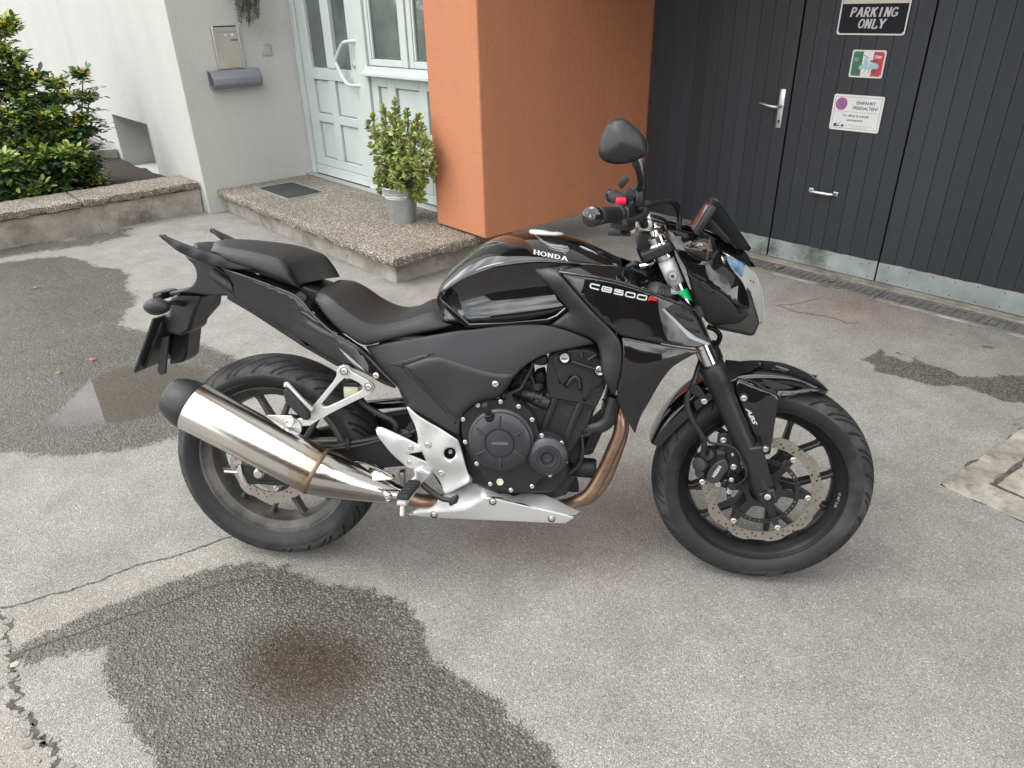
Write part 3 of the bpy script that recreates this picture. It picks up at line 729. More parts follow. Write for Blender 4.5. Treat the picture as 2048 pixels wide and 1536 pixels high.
gnd = put('ground', me, None, 'asphalt', 'structure')
for ci0, (P, w) in enumerate(cracks):
    q = random.Random(ci0+60); b = MB(); ws = [w*q.uniform(.35, 1.5)*(1 if 0 < i < len(P)-1 else .1) for i in range(len(P))]
    ribbon(b, P, ws, lambda x, y: (x, y, .0012+.0004*ci0)); b.build('asphalt_crack', 'crack_dirt', gnd, flat=True)
    if w > .006 and ci0 == 2:                       # crumbled edge
        for i in range(0, len(P), 9):
            c = np.array(P[i])+np.array([q.gauss(0, .016), q.gauss(0, .012)]); r0 = q.uniform(.006, .017); n = 6
            m2 = MB(); R6 = [(c[0]+r0*q.uniform(.6, 1.2)*math.cos(2*math.pi*k/n), c[1]+r0*q.uniform(.5, 1.)*math.sin(2*math.pi*k/n)) for k in range(n)]
            plate(m2, R6, -.001, .0022+q.random()*.002, f3=lambda x, y, z: (x, y, z)); m2.build('asphalt_crumb', 'pale_concrete' if q.random() < .3 else 'asphalt', gnd, bev=.001)

# concrete inspection cover at the right
cO, cU, cW = [np.array([*wpt(*q), 0]) for q in [(1881, 970), (2018, 876), (2048, 1047)]]
cu = (cU-cO)/np.linalg.norm(cU-cO); cw = (cW-cO)/np.linalg.norm(cW-cO)
ci = np.array([*wpt(1976, 970), 0]); sA = np.linalg.solve(np.c_[cu[:2], cw[:2]], (ci-cO)[:2])
ins_cover = empty('inspection_cover', cO); tag(ins_cover, 'weathered pale concrete inspection cover set in the asphalt beside the front wheel', 'manhole cover')
def fr3(a, b, z): return cu*a+cw*b+np.array([0, 0, z])
SZ = .95
mb = MB()
def cpiece(mb, poly, z0, z1, seed):
    rr = random.Random(seed); P = []
    for i in range(len(poly)):
        a, b = np.array(poly[i]), np.array(poly[(i+1) % len(poly)]); n = max(1, int(np.linalg.norm(b-a)/.03))
        P += [a+(b-a)*k/n+np.array([rr.gauss(0, .003), rr.gauss(0, .003)]) for k in range(n)]
    plate(mb, [tuple(p) for p in P], z0, z1, f3=lambda a, b, z: fr3(a, b, z))
s0, s1 = sA
cpiece(mb, [(0, 0), (SZ, 0), (SZ, s1), (s0, s1), (s0, SZ), (0, SZ)], -.08, .006, 1); mb.build('cover_frame', 'pale_concrete', ins_cover, bev=.003)
mb = MB(); cpiece(mb, [(s0+.020, s1+.020), (SZ, s1+.020), (SZ, SZ), (s0+.020, SZ)], -.08, .003, 2); mb.build('cover_lid', 'pale_concrete', ins_cover, bev=.003)

for P_ in ([(s0+.010, s1+.002), (s0+.010, SZ)], [(s0+.002, s1+.010), (SZ, s1+.010)]):
    b = MB(); n_ = 40; rr = random.Random(3); ribbon(b, [tuple(np.array(P_[0])+(np.array(P_[1])-np.array(P_[0]))*k/n_) for k in range(n_+1)], [.017+rr.uniform(-.003, .004) for _ in range(n_+1)], lambda x, y: fr3(x, y, .0022 if P_[0][0] > s0+.005 else .0026)); b.build('cover_gap', 'crack_dirt', ins_cover, flat=True)

# ================================================================== HOUSE
house = empty('house', mtx=BM); tag(house, 'white and orange rendered house with pale green front door and dark garage gates', 'house')
HX, WY, DY, GYP = -6.17, 2.10, 3.10, 4.28
ZS = .188
def hb(name, m, lo, hi, parent=house, bev=.004, mb=None):
    b = MB(); b.box([(l+h)/2 for l, h in zip(lo, hi)], [h-l for l, h in zip(lo, hi)]); return b.build(name, m, parent, bev=bev)
# left wall with the low niche
n0, n1 = -8.39, -7.31
mb = MB(); plate(mb, [(-14.95, -.1), (HX, -.1), (HX, 7.8), (-14.95, 7.8)], WY, WY+.35, holes=[[(n0, .10), (n1, .10), (n1, .615), (n0, .615)]]); w_ = mb.build('wall', 'white_stucco', house)
hb('niche_back', 'white_stucco', (n0-.1, WY+.30, .0), (n1+.1, WY+.345, .72))
hb('niche_sill', 'sign_white', (n0+.02, WY-.10, .085), (n1+.06, WY+.29, .102))
# entrance side wall
hb('wall', 'white_stucco', (HX-.35, WY+.35, -.1), (HX, 3.60, 7.8), bev=.0)
hb('wall', 'white_stucco', (-14.9, 2.46, -.1), (-14.6, 8.5, 7.8), bev=0)
hb('wall', 'white_stucco', (HX-.2, 3.62, 2.62), (-3.9, 3.95, 7.8), bev=0)
# orange pier between entrance and garage, slightly skewed
mb = MB(); plate(mb, [(-3.93, 2.825), (-3.412, 2.815), (-3.345, 4.335), (-3.93, 4.60)], .200, 7.8, f3=lambda x, y, z: (x, y, z)); mb.build('orange_pier', 'orange_stucco', house, bev=.008)
# upper floor over the garage recess
mb = MB(); plate(mb, [(-3.39, 2.78), (6.6, 2.78), (6.6, 8.5), (-3.30, 8.5), (-3.345, 4.33)], 2.34, 7.8, f3=lambda x, y, z: (x, y, z)); mb.build('upper_storey', 'white_stucco', house, bev=.008)
hb('soffit', 'soffit_paint', (-3.33, 2.82, 2.315), (6.5, 4.25, 2.338), bev=0)
hb('roof', 'roof_tile', (-15.1, 1.95, 7.82), (6.8, 9.0, 8.05), bev=.01)

# front door and glazed side part ---------------------------------------------
def dz(z): return 1.5+(z-1.5)*1.0265
def dx(x): return x*1.0265
door = MB(); door.box(((-6.09-5.20)/2, DY+.045, .98), (.885, .012, 1.60)); front_door = door.build('front_door', 'mint_paint', house)
def strip(name, parent, x0, x1, z0, z1, y0=DY, y1=DY+.035, m='mint_paint', bev=.004):
    return hb(name, m, (x0, y0, z0), (x1, y1, z1), parent, bev)
ZT = 2.30
strip('frame_post', house, HX+.003, -6.095, ZS+.012, ZT, DY-.02, DY+.06)
strip('frame_post', house, -5.195, -5.045, ZS+.012, ZT, DY-.02, DY+.06)
strip('frame_head', house, HX+.003, -3.92, ZT+.002, ZT+.30, DY-.02, DY+.06)
gx0, gx1, gx2, gx3 = -5.945, -5.672, -5.545, -5.312
strip('stile', front_door, -6.088, gx0, .285, ZT-.002); strip('stile', front_door, gx3, -5.202, .285, ZT-.002)
strip('muntin', front_door, gx1, gx2, 1.082, ZT-.002, DY-.006); strip('muntin', front_door, -5.705, -5.598, .355, .988)
strip('rail', front_door, gx0+.001, gx3-.001, .990, 1.080); strip('rail', front_door, gx0+.001, -5.706, .655, .722); strip('rail', front_door, -5.597, gx3-.001, .655, .722)
strip('rail', front_door, gx0+.001, gx3-.001, .286, .354)
strip('kick_board', front_door, -6.088, -5.202, .205, .283, DY-.006)
for a, b in ((gx0, gx1), (gx2, gx3)):
    strip('pane', front_door, a, b, 1.082, ZT-.004, DY+.026, DY+.032, 'door_glass', 0)
    for z0, z1 in ((.723, .989), (.355, .654)):
        xa, xb = (gx0, -5.706) if a == gx0 else (-5.597, gx3)
        strip('panel', front_door, xa+.006, xb-.006, z0+.006, z1-.006, DY+.022, DY+.036)
# handle bar
hp = [gpl(x, y, 1, 3.04) for x, y in [(702, 83), (692, 84), (683, 91), (673, 116), (673.5, 129), (689, 160), (700, 170), (712, 173)]]
hp[0][1] = 3.095; hp[-1][1] = 3.095
mb = MB(); mb.tube(hp, .0145, 12); hdl = mb.build('handle', 'mint_paint', front_door)
mb = MB(); q = gpl(706, 131, 1, 3.09); mb.lathe([(0, .02), (.008, .02), (.010, .014), (.010, .008), (.004, .006), (.004, 0)], (q[0], DY, q[2]), (0, -1, 0), 16); mb.build('lock', 'aluminium', front_door)
# fixed glazing beside the door
side_window = strip('side_window', house, -5.043, -3.935, ZS+.014, ZT, DY+.036, DY+.055)
wx = [(-5.003, -4.605), (-4.460, -4.06)]
strip('sash_stile', side_window, -5.043, wx[0][0], 1.127, ZT-.002); strip('sash_stile', side_window, wx[0][1], wx[1][0], 1.127, ZT-.002); strip('sash_stile', side_window, wx[1][1], -3.935, 1.127, ZT-.002)
strip('sash_bead', side_window, -4.545, -4.515, 1.127, ZT-.002, DY-.014, DY-.001)
for a, b in wx:
    strip('sash_rail', side_window, a+.001, b-.001, 1.127, 1.172); strip('pane', side_window, a, b, 1.172, ZT-.004, DY+.024, DY+.030, 'door_glass', 0)
    strip('sash_bead', side_window, a+.001, a+.022, 1.174, ZT-.004, DY+.006, DY+.0235); strip('sash_bead', side_window, b-.022, b-.001, 1.174, ZT-.004, DY+.006, DY+.0235)
mb = MB(); pr = [(DY-.075, 1.062), (DY-.075, 1.082), (DY-.03, 1.095), (DY-.028, 1.118), (DY, 1.124), (DY, 1.052), (DY-.02, 1.052)]
plate(mb, pr, -5.075, -3.935, f3=lambda y, z, x: (x, y, z)); mb.build('sill', 'mint_paint', side_window, bev=.003)
px_ = [(-5.043, -4.955), (-4.825, -4.725), (-4.425, -4.335), (-4.03, -3.935)]
for a, b in px_: strip('stile', side_window, a, b, .275, 1.050)
cols = [(-4.955, -4.825), (-4.725, -4.425), (-4.335, -4.03)]
for a, b in cols:
    strip('rail', side_window, a+.001, b-.001, .986, 1.050); strip('rail', side_window, a+.001, b-.001, .640, .702); strip('rail', side_window, a+.001, b-.001, .275, .362)
    for z0, z1 in ((.703, .985), (.363, .639)): strip('panel', side_window, a+.006, b-.006, z0+.006, z1-.006, DY+.022, DY+.0355)
strip('kick_board', side_window, -5.043, -3.935, .205, .273, DY-.004)
hb('threshold', 'aluminium', (HX+.004, DY-.085, ZS+.001), (-3.935, DY-.008, ZS+.0115), house, .002)

# garage gates ------------------------------------------------------------------
def plank_mesh(w):
    m_ = MB(); h = 2.26; c = .0016
    P = [(-w/2, .022), (-w/2, c), (-w/2+c, 0), (w/2-c, 0), (w/2, c), (w/2, .022)]
    plate(m_, P, .035, .035+h, f3=lambda x, y, z: (x, y, z)); me_ = m_.mesh('plank', 30); me_.materials.append(MATS['slate_plank']); return me_
gates = []
for x0, x1, n in ((-3.335, -2.285, 12), (-2.275, -1.580, 8), (-1.572, -.02, 18)):
    g = MB().box(((x0+x1)/2, GYP+.045, 1.17), (x1-x0, .04, 2.26)).build('garage_gate', 'slate_plank', house)
    w = (x1-x0)/n; pm = plank_mesh(w-.0010)
    for k in range(n):
        o = put('plank', pm, g); o.location = (x0+(k+.5)*w, GYP+rnd.uniform(-.0006, .0006), 0)
    mb = MB(); top = []; rr = random.Random(int(x0*100)+50)
    xs = np.linspace(x0+.001, x1-.001, int((x1-x0)/.03))
    P = [(x0+.001, .012), (x1-.001, .012)]+[(x, .128+rr.gauss(0, .0014)) for x in xs[::-1]]
    plate(mb, P, GYP-.0032, GYP-.0012); ks = mb.build('kick_plate', 'galvanised', g, flat=True)
    bmn = bolt_mesh('rivet', .0032, .0018, 'dark_bolt', False)
    for x in np.arange(x0+.06, x1, .118):
        for z in (.03, .108):
            o = put('rivet', bmn, ks); o.location = (x+rr.uniform(-.01, .01), GYP-.003, z+rr.uniform(-.004, .004))
    gates.append(g)
hb('gate_backing', 'hollow_shade', (-3.34, GYP+.07, .0), (6.4, GYP+.09, 2.31), house, 0)
hb('gate_sill', 'old_concrete', (-3.34, GYP-.075, -.05), (6.4, GYP+.06, .007), house, .004)
# lever handle with back plate, on the left gate
q0, q1 = gpl(1565, 178, 1, GYP-.01), gpl(1556, 256, 1, GYP-.01); hxm = (q0[0]+q1[0])/2
mb = MB(); mb.rbox((hxm, GYP-.004, (q0[2]+q1[2])/2), (.036, .008, q0[2]-q1[2]), .003); lev = mb.build('lever_handle', 'aluminium', gates[0])
mb = MB(); qz = .930; mb.tube([(hxm, GYP-.004, qz), (hxm, GYP-.045, qz), (hxm-.015, GYP-.056, qz+.001), (hxm-.06, GYP-.058, qz+.006), (hxm-.118, GYP-.05, qz+.016)], [.010, .0095, .010, .009, .005], 10); mb.build('lever', 'aluminium', lev)
mb = MB(); mb.lathe([(0, .007), (.002, .007), (.002, .0045), (-.003, 0)], (hxm, GYP-.0085, .845), (0, -1, 0), 12); mb.box((hxm, GYP-.009, .836), (.004, .002, .014)); mb.build('keyhole', 'hollow_shade', lev)
# pull handle on the middle gate
mb = MB(); mb.rbox((-2.056, GYP-.003, .471), (.030, .006, .026), .002); mb.rbox((-1.904, GYP-.003, .471), (.030, .006, .026), .002)
P = [(-2.056, GYP-.006, .471), (-2.046, GYP-.03, .471), (-2.03, GYP-.036, .471), (-1.93, GYP-.036, .471), (-1.914, GYP-.03, .471), (-1.904, GYP-.006, .471)]
mb.tube(P, .0095, 8, smooth=False); mb.build('pull_handle', 'aluminium', gates[1])

# entrance step -----------------------------------------------------------------
def rough_slab(name, lo, hi, m, parent, seed, amp=.004, cell=.03):
    bm = bmesh.new(); bmesh.ops.create_cube(bm, size=1)
    for v in bm.verts: v.co = Vector([(l+h)/2+c*(h-l) for l, h, c in zip(lo, hi, v.co)])
    d = [h-l for l, h in zip(lo, hi)]
    for ax in (0, 1, 2):
        n = max(1, int(d[ax]/cell)); es = [e for e in bm.edges if abs((e.verts[0].co-e.verts[1].co)[ax]) > d[ax]*.9]
        bmesh.ops.subdivide_edges(bm, edges=es, cuts=n-1, use_grid_fill=True) if n > 1 else None
    rr = random.Random(seed)
    for v in bm.verts:
        nb = sum(1 for ax in (0, 1, 2) if min(abs(v.co[ax]-lo[ax]), abs(v.co[ax]-hi[ax])) < 1e-5)
        if nb >= 2: v.co += Vector([-(1 if v.co[ax] > (lo[ax]+hi[ax])/2 else -1)*abs(rr.gauss(.004, amp)) if min(abs(v.co[ax]-lo[ax]), abs(v.co[ax]-hi[ax])) < 1e-5 else 0 for ax in (0, 1, 2)])
        elif nb == 1:
            ax = min((0, 1, 2), key=lambda a: min(abs(v.co[a]-lo[a]), abs(v.co[a]-hi[a])))
            if ax != 2: v.co[ax] += rr.gauss(0, amp*.5)
    me_ = bpy.data.meshes.new(name); bm.to_mesh(me_); bm.free(); me_.shade_smooth(); me_.set_sharp_from_angle(angle=R_(50))
    return put(name, me_, parent, m)
step = empty('entrance_step', mtx=BM); tag(step, 'low entrance step with a pebbled concrete slab below the front door', 'step')
rough_slab('step_slab', (HX+.002, 2.190, .126), (-3.525, 3.16, ZS), 'pebble_concrete', step, 3, .005, .02)
rough_slab('step_base', (HX+.002, 2.248, -.06), (-3.605, 3.14, .1255), 'old_concrete', step, 4, .003, .04)

# planter wall ------------------------------------------------------------------
pw = empty('planter_wall', mtx=BM); tag(pw, 'low stained concrete retaining wall with pebbled coping along the garden bed', 'wall')
rough_slab('wall_base', (-6.60, -5.0, -.06), (-6.285, 2.095, .2005), 'old_concrete', pw, 5, .004, .05)
jy = gpl(163, 404, 0, -6.26)[1]
ends = [2.092, jy, jy-1.0, jy-2.0, jy-3.0, jy-4.0]
for k, (a, b) in enumerate(zip(ends, ends[1:])): rough_slab('coping_stone', (-6.70, b+.004, .201), (-6.258, a-.004, .256), 'pebble_concrete', pw, 11+k, .004, .025)
gb = MB(); gxs = np.linspace(-13.5, -6.61, 40); gys = np.linspace(-5, 2.095, 40); rr = random.Random(5)
gv = [(x, y, .17+rr.gauss(0, .012)) for x in gxs for y in gys]; gb.add(gv, [(i*40+j, (i+1)*40+j, (i+1)*40+j+1, i*40+j+1) for i in range(39) for j in range(39)])
gb.build('garden_bed', 'soil', None, mtx=BM, kind='structure')
# low kerb of the light well in front of the niche
kb = rough_slab('light_well_kerb', (-8.62, 1.62, .10), (-8.50, 2.09, .27), 'pale_concrete', None, 21, .003, .05); kb.matrix_world = BM; tag(kb, 'low pale concrete kerb beside the wall niche', 'kerb')
st_ = empty('dry_stalks', mtx=BM @ Matrix.Translation((-9.3, 2.0, .17))); tag(st_, 'bundle of dry brown stalks lying against the white wall', 'stalks')
rr = random.Random(9)
mb = MB()
for k in range(34):
    y, z = rr.uniform(-.16, .05), rr.uniform(.03, .16); mb.tube([(-.75+rr.uniform(-.1, .1), y, z+rr.uniform(.02, .10)), (0, y+rr.uniform(-.03, .03), z), (.68+rr.uniform(-.1, .1), y+rr.uniform(-.04, .02), z-rr.uniform(0, .03))], .005, 5)
mb.build('stalks', 'dry_twig', st_, kind='stuff')

# channel drain -------------------------------------------------------------------
dn = [gz(*q) for q in [(1783.7, 603.2), (1767.6, 583), (2048, 668.8), (2048, 650)]]
dy0, dy1 = 4.045, 4.165; jx = gz(1760, 592)[0]
for k, (a, b) in enumerate(((-2.75, jx-.01), (jx+.012, .95))):
    g = empty('drain_grate', mtx=BM @ Matrix.Translation((a, dy0, 0))); L_ = b-a
    tag(g, ['galvanised mesh drain grate with brown fallen leaves on it, in front of the garage gates', 'galvanised mesh drain grate without leaves, under the signs of the garage gates'][k], 'drain grate', 'channel drain in front of the garage')
    mb = MB()
    for y0, y1 in ((-.012, .0), (dy1-dy0, dy1-dy0+.012)): mb.box((L_/2, (y0+y1)/2, -.008), (L_, y1-y0, .030))
    for x in (0, L_): mb.box((x, (dy1-dy0)/2, -.008), (.010, dy1-dy0, .029))
    mb.build('grate_frame', 'grate_steel', g, bev=.001)
    mb = MB()
    for x in np.arange(.03, L_, .042): mb.box((x, (dy1-dy0)/2, -.004), (.0035, dy1-dy0-.001, .018))
    for y in np.linspace(.030, dy1-dy0-.030, 3): mb.box((L_/2, y, -.0045), (L_-.011, .003, .017))
    mb.build('grate', 'grate_steel', g, flat=True)
    mb = MB(); mb.box((L_/2, (dy1-dy0)/2, -.03+.031), (L_+.01, dy1-dy0+.02, .002)); mb.build('channel_bottom', 'drain_silt', g)
    mb = MB(); mb.box((L_/2, -.026, .0015), (L_, .026, .008)); mb.build('channel_edge', 'old_concrete', g, bev=.002)

# mailbox, newspaper holder, bell ---------------------------------------------------
mbx = empty('mailbox', mtx=BM @ Matrix.Translation((HX, 2.505, 1.097))); tag(mbx, 'flat stainless steel mailbox on the white wall above the grey newspaper holder', 'mailbox')
def xbox(parent, name, m, y0, y1, z0, z1, x0, x1, bev=.002): b = MB(); b.box(((x0+x1)/2, (y0+y1)/2, (z0+z1)/2), (x1-x0, y1-y0, z1-z0)); return b.build(name, m, parent, bev=bev)
xbox(mbx, 'mailbox_body', 'stainless_sheet', -.107, .107, 0, .316, .001, .030)
dr = xbox(mbx, 'mailbox_door', 'stainless_sheet', -.092, .092, .008, .262, .0305, .035)
xbox(mbx, 'flap', 'stainless_sheet', -.092, .092, .268, .300, .0305, .034); xbox(mbx, 'slot', 'hollow_shade', -.088, .088, .301, .308, .0303, .0312, 0)
for y0, y1, z0, z1 in ((-.107, -.094, 0, .316), (.094, .107, 0, .316), (-.094, .094, .3085, .316)): xbox(mbx, 'rim', 'aluminium', y0, y1, z0, z1, .0302, .038)
xbox(dr, 'lock', 'white_sticker', -.012, -.003, .238, .252, .0352, .037); xbox(dr, 'sticker', 'white_sticker', .040, .058, .236, .254, .0352, .0357, 0); xbox(dr, 'name_label', 'brass_label', .030, .085, .200, .214, .0352, .0362, 0)
nh = empty('newspaper_holder', mtx=BM @ Matrix.Translation((HX, 2.51, .958))); tag(nh, 'slate grey newspaper tube fixed to the wall below the mailbox', 'newspaper holder')
hexp = [(0.001, .01), (.02, 0), (.075, 0), (.104, .035), (.104, .075), (.06, .135), (.001, .135)]
inner_ = [(.052+(x-.052)*.9, .066+(z-.066)*.88) for x, z in hexp]
mb = MB(); plate(mb, hexp, -.203, .203, holes=[inner_], f3=lambda x, z, y: (x, y, z)); mb.build('tube', 'slate_plastic', nh, bev=.002)
mb = MB(); plate(mb, inner_, .17, .2, f3=lambda x, z, y: (x, y, z)); mb.build('end_cap', 'slate_plastic', nh)
bell = empty('door_bell', mtx=BM @ Matrix.Translation((HX, 2.831, 1.219))); tag(bell, 'small square metal door bell switch on the wall beside the front door', 'door bell')
xbox(bell, 'bell_frame', 'stainless_sheet', -.042, .042, -.042, .042, .001, .012, .003); xbox(bell, 'push_plate', 'aluminium', -.030, .030, -.026, .026, .0125, .016, .002)

# door mat ------------------------------------------------------------------------
mt = empty('door_mat', mtx=BM @ Matrix.Translation((-5.66, 2.605, ZS))); tag(mt, 'dark doormat in a thin metal frame on the entrance step', 'doormat')
mb = MB()
for a in (-1, 1): mb.box((a*.283, 0, .004), (.012, .33, .008)); mb.box((0, a*.161, .004), (.554, .012, .0078))
mb.build('mat_frame', 'aluminium', mt, bev=.001); mb = MB(); mb.rbox((0, 0, .003), (.553, .309, .006), .002); mb.build('mat', 'doormat_fibre', mt)

# ================================================================== SIGNS on the middle gate
def signplane(x0, z0, y): return lambda u, v, d=0.: (x0+u, y-d, z0+v)
YS = GYP-.004
def board(name, x0, x1, z0, z1, m, rim, label, r=.010, th=.003):
    e = empty(name, mtx=BM @ Matrix.Translation(((x0+x1)/2, YS, z0))); tag(e, label, 'sign')
    w, h = x1-x0, z1-z0
    def rr_(w, h, r): return [(sx*(w/2-r)+r*math.cos(a), h/2+sz*(h/2-r)+r*math.sin(a)) for sx, sz, a0 in ((1, 1, 0), (-1, 1, 90), (-1, -1, 180), (1, -1, 270)) for a in (R_(a0), R_(a0+30), R_(a0+60), R_(a0+90))]
    mb = MB(); plate(mb, rr_(w, h, r), 0, -th); bd = mb.build('board', m, e)
    if rim:
        mb = MB(); plate(mb, rr_(w, h, r), -th-.0002, -th-.0022, holes=[[(x*(1-2*rim/w), h/2+(z-h/2)*(1-2*rim/h)) for x, z in rr_(w, h, r)]]); mb.build('rim', 'sign_rim' if m == 'sign_black' else m, e, bev=.0008)
    bm_ = bolt_mesh('screw', .0038, .002, 'aluminium', False)
    for sx in (-1, 1):
        for z in (.011, h-.011):
            o = put('screw', bm_, e); o.location = (sx*(w/2-.011), -th-.0022 if rim else -th, z)
    return e, w, h, th
# notice
e, w, h, th = board('notice_sign', -2.014, -1.732, .831, 1.021, 'sign_white', 0, 'white enamel sign reading EINFAHRT FREIHALTEN with a no stopping symbol')
F3 = lambda dy: (lambda u, v: (u, -th-dy, v))
def tx(parent, s, u, v, hh, m, dy=.0006, **kw):
    b = MB(); text_on(b, s, lambda a, c: F3(dy)(u+a, v+c), hh, **kw); return b.build('lettering', m, parent, flat=True)
tx(e, 'EINFAHRT', .045, .142, .0165, 'sign_ink', anchor='c', bold=.018); tx(e, 'FREIHALTEN!', .045, .115, .0165, 'sign_ink', anchor='c', bold=.018)
tx(e, 'Tor öffnet & schließt', 0, .075, .0125, 'sign_ink', anchor='c', bold=.014); tx(e, 'automatisch!', 0, .052, .0125, 'sign_ink', anchor='c', bold=.014)
tx(e, 'Widerrechtlich abgestellte Fahrzeuge werden', .036, .028, .0052, 'lettering_grey', anchor='c'); tx(e, 'kostenpflichtig abgeschleppt', .036, .017, .0052, 'lettering_grey', anchor='c')
mb = MB()
def outline_ribbon(mb, P, wd, dy): ribbon(mb, P, wd, F3(dy))
ci_ = .012; outline_ribbon(mb, [(-w/2+ci_, ci_), (w/2-ci_, ci_)], .0012, .0005); outline_ribbon(mb, [(-w/2+ci_, h-ci_), (w/2-ci_, h-ci_)], .0012, .0005); outline_ribbon(mb, [(-w/2+ci_, ci_), (-w/2+ci_, h-ci_)], .0012, .0006); outline_ribbon(mb, [(w/2-ci_, ci_), (w/2-ci_, h-ci_)], .0012, .0006)
outline_ribbon(mb, [(-w/2+.02, .101), (w/2-.03, .101)], .0012, .0005); mb.build('print_line', 'sign_ink', e, flat=True)
cx_, cz_ = -.092, .140
mb = MB(); plate(mb, circ(cx_, cz_, .033, 36), -th-.0003, -th-.0006); mb.build('no_stopping_disc', 'sign_blue', e, flat=True)
mb = MB(); plate(mb, circ(cx_, cz_, .033, 36), -th-.0007, -th-.0010, holes=[circ(cx_, cz_, .027, 36)]); ribbon(mb, [(cx_-.0195, cz_-.0195), (cx_+.0195, cz_+.0195)], .006, F3(.0011)); ribbon(mb, [(cx_-.0195, cz_+.0195), (cx_+.0195, cz_-.0195)], .006, F3(.0013)); mb.build('no_stopping_ring', 'sign_red', e, flat=True)
mb = MB()   # little tow truck
for P in ([(-.118, .020), (-.100, .020), (-.100, .032), (-.104, .036), (-.112, .036), (-.118, .028)], [(-.098, .022), (-.078, .022), (-.078, .026), (-.098, .026)], [(-.096, .026), (-.092, .026), (-.078, .041), (-.081, .041)], [(-.074, .020), (-.056, .024), (-.058, .030), (-.066, .032), (-.075, .027)]): plate(mb, P, -th-.0004, -th-.0006)
for x, z in ((-.112, .020), (-.098, .020), (-.066, .020)): plate(mb, circ(x, z, .0036, 10), -th-.0007, -th-.0009)
mb.build('tow_truck_print', 'sign_ink', e, flat=True)
# scooter sign
e, w, h, th = board('scooter_sign', -1.955, -1.772, 1.111, 1.249, 'sign_white', .007, 'small tricolour tin sign with a pale blue scooter on it')
for x0, x1, m in ((-.083, -.030, 'sign_green'), (.026, .083, 'sign_red')):
    mb = MB(); plate(mb, [(x0, .008), (x1, .008), (x1, h-.008), (x0, h-.008)], -th-.0003, -th-.0006); mb.build('colour_field', m, e, flat=True)
mb = MB()   # generic scooter: body, leg shield, fender, fork
plate(mb, [(.010, .048), (.030, .040), (.050, .044), (.062, .052), (.060, .066), (.050, .074), (.030, .077), (.012, .072)], -th-.0009, -th-.0013)
plate(mb, [(-.012, .050), (.0, .046), (.006, .070), (-.004, .090), (-.010, .102), (-.018, .098), (-.020, .084)], -th-.0014, -th-.0017)
plate(mb, [(-.045, .040), (-.022, .044), (-.014, .062), (-.024, .070), (-.040, .058)], -th-.0009, -th-.0013)
plate(mb, [(-.020, .046), (.014, .044), (.014, .052), (-.020, .055)], -th-.0018, -th-.0020); mb.build('scooter_body_print', 'scooter_blue', e, flat=True)
for P_ in (circ(-.046, .032, .013, 16), circ(.042, .034, .013, 16), [(.012, .079), (.050, .079), (.050, .088), (.014, .088)]):
    mb = MB(); plate(mb, P_, -th-.0021, -th-.0023); mb.build('scooter_dark_print', 'scooter_tan', e, flat=True)
mb = MB(); ribbon(mb, [(-.026, .112), (-.012, .106), (.002, .098)], .003, F3(.0024)); ribbon(mb, [(-.002, .046), (-.012, .024)], .0022, F3(.0024)); ribbon(mb, [(.016, .044), (.012, .022)], .0022, F3(.0024)); mb.build('scooter_bar_print', 'scooter_tan', e, flat=True)
tx(e, 'Vespa', .030, h-.036, .013, 'sign_white', .0012, shear=.45, bold=.012, spacing=.86)
b = MB(); ribbon(b, [(.032, h-.040), (.070, h-.037)], .0018, F3(.0013)); b.build('lettering', 'sign_white', e, flat=True)
tx(e, 'Since', -.076, .092, .008, 'sign_white', .0012, shear=.3); tx(e, '1946', -.076, .081, .008, 'sign_white', .0012, shear=.3)
# parking sign (its upper part runs out of the picture)
e, w, h, th = board('parking_sign', -2.066, -1.700, 1.321, 1.74, 'sign_black', .008, 'large dark embossed tin sign reading PARKING ONLY under a cream field', .014)
mb = MB(); plate(mb, [(-w/2+.010, .150), (w/2-.010, .150), (w/2-.010, h-.010), (-w/2+.010, h-.010)], -th-.0003, -th-.0006); mb.build('cream_field', 'sign_cream', e, flat=True)
mb = MB(); plate(mb, [(.13*math.cos(R_(a)), .33+.155*math.sin(R_(a))) for a in range(0, 360, 10)], -th-.0007, -th-.0010); mb.build('dark_emblem', 'sign_black', e, flat=True)
for word, zb in (('PARKING', .088), ('ONLY', .033)):
    b = MB(); Q = slab_text(word, adv=1.0, sw=.27, thin=.13); W_ = max(p[0] for q in Q for p in q); hh = .044; sx = hh*.82
    for i, q in enumerate(Q): b.add([((p[0]-W_/2)*sx+.16*hh*(p[1]-.5)+.002, -th-.0006-.00002*i, zb+p[1]*hh) for p in q], [(0, 1, 2, 3)])
    b.build('lettering', 'sign_silver', e, flat=True)

# ================================================================== unseen building behind the camera, kept plain and dark for the reflections
Wb = Matrix.Translation((-1.5, -13.0, 0)) @ Matrix.Rotation(R_(8), 4, 'Z')
op = empty('opposite_barn', mtx=Wb); tag(op, 'unseen barn across the yard, made plain and dark for the paint to reflect', 'barn')
MB().box((0, -3, 2.9), (17, 6, 5.8)).build('wall', 'opposite_render', op)
mb = MB(); plate(mb, [(-3.5+.0, 0), (0, 2.4), (3.5, 0)], -8.9, 8.9, f3=lambda y, z, x: (x, y-3, z+5.81)); mb.build('roof', 'roof_tile', op)
for x in (-5.2, 2.4):
    dr_ = MB().box((x, .03, 1.2), (2.6, .06, 2.4)).build('barn_door', 'roof_tile', op)
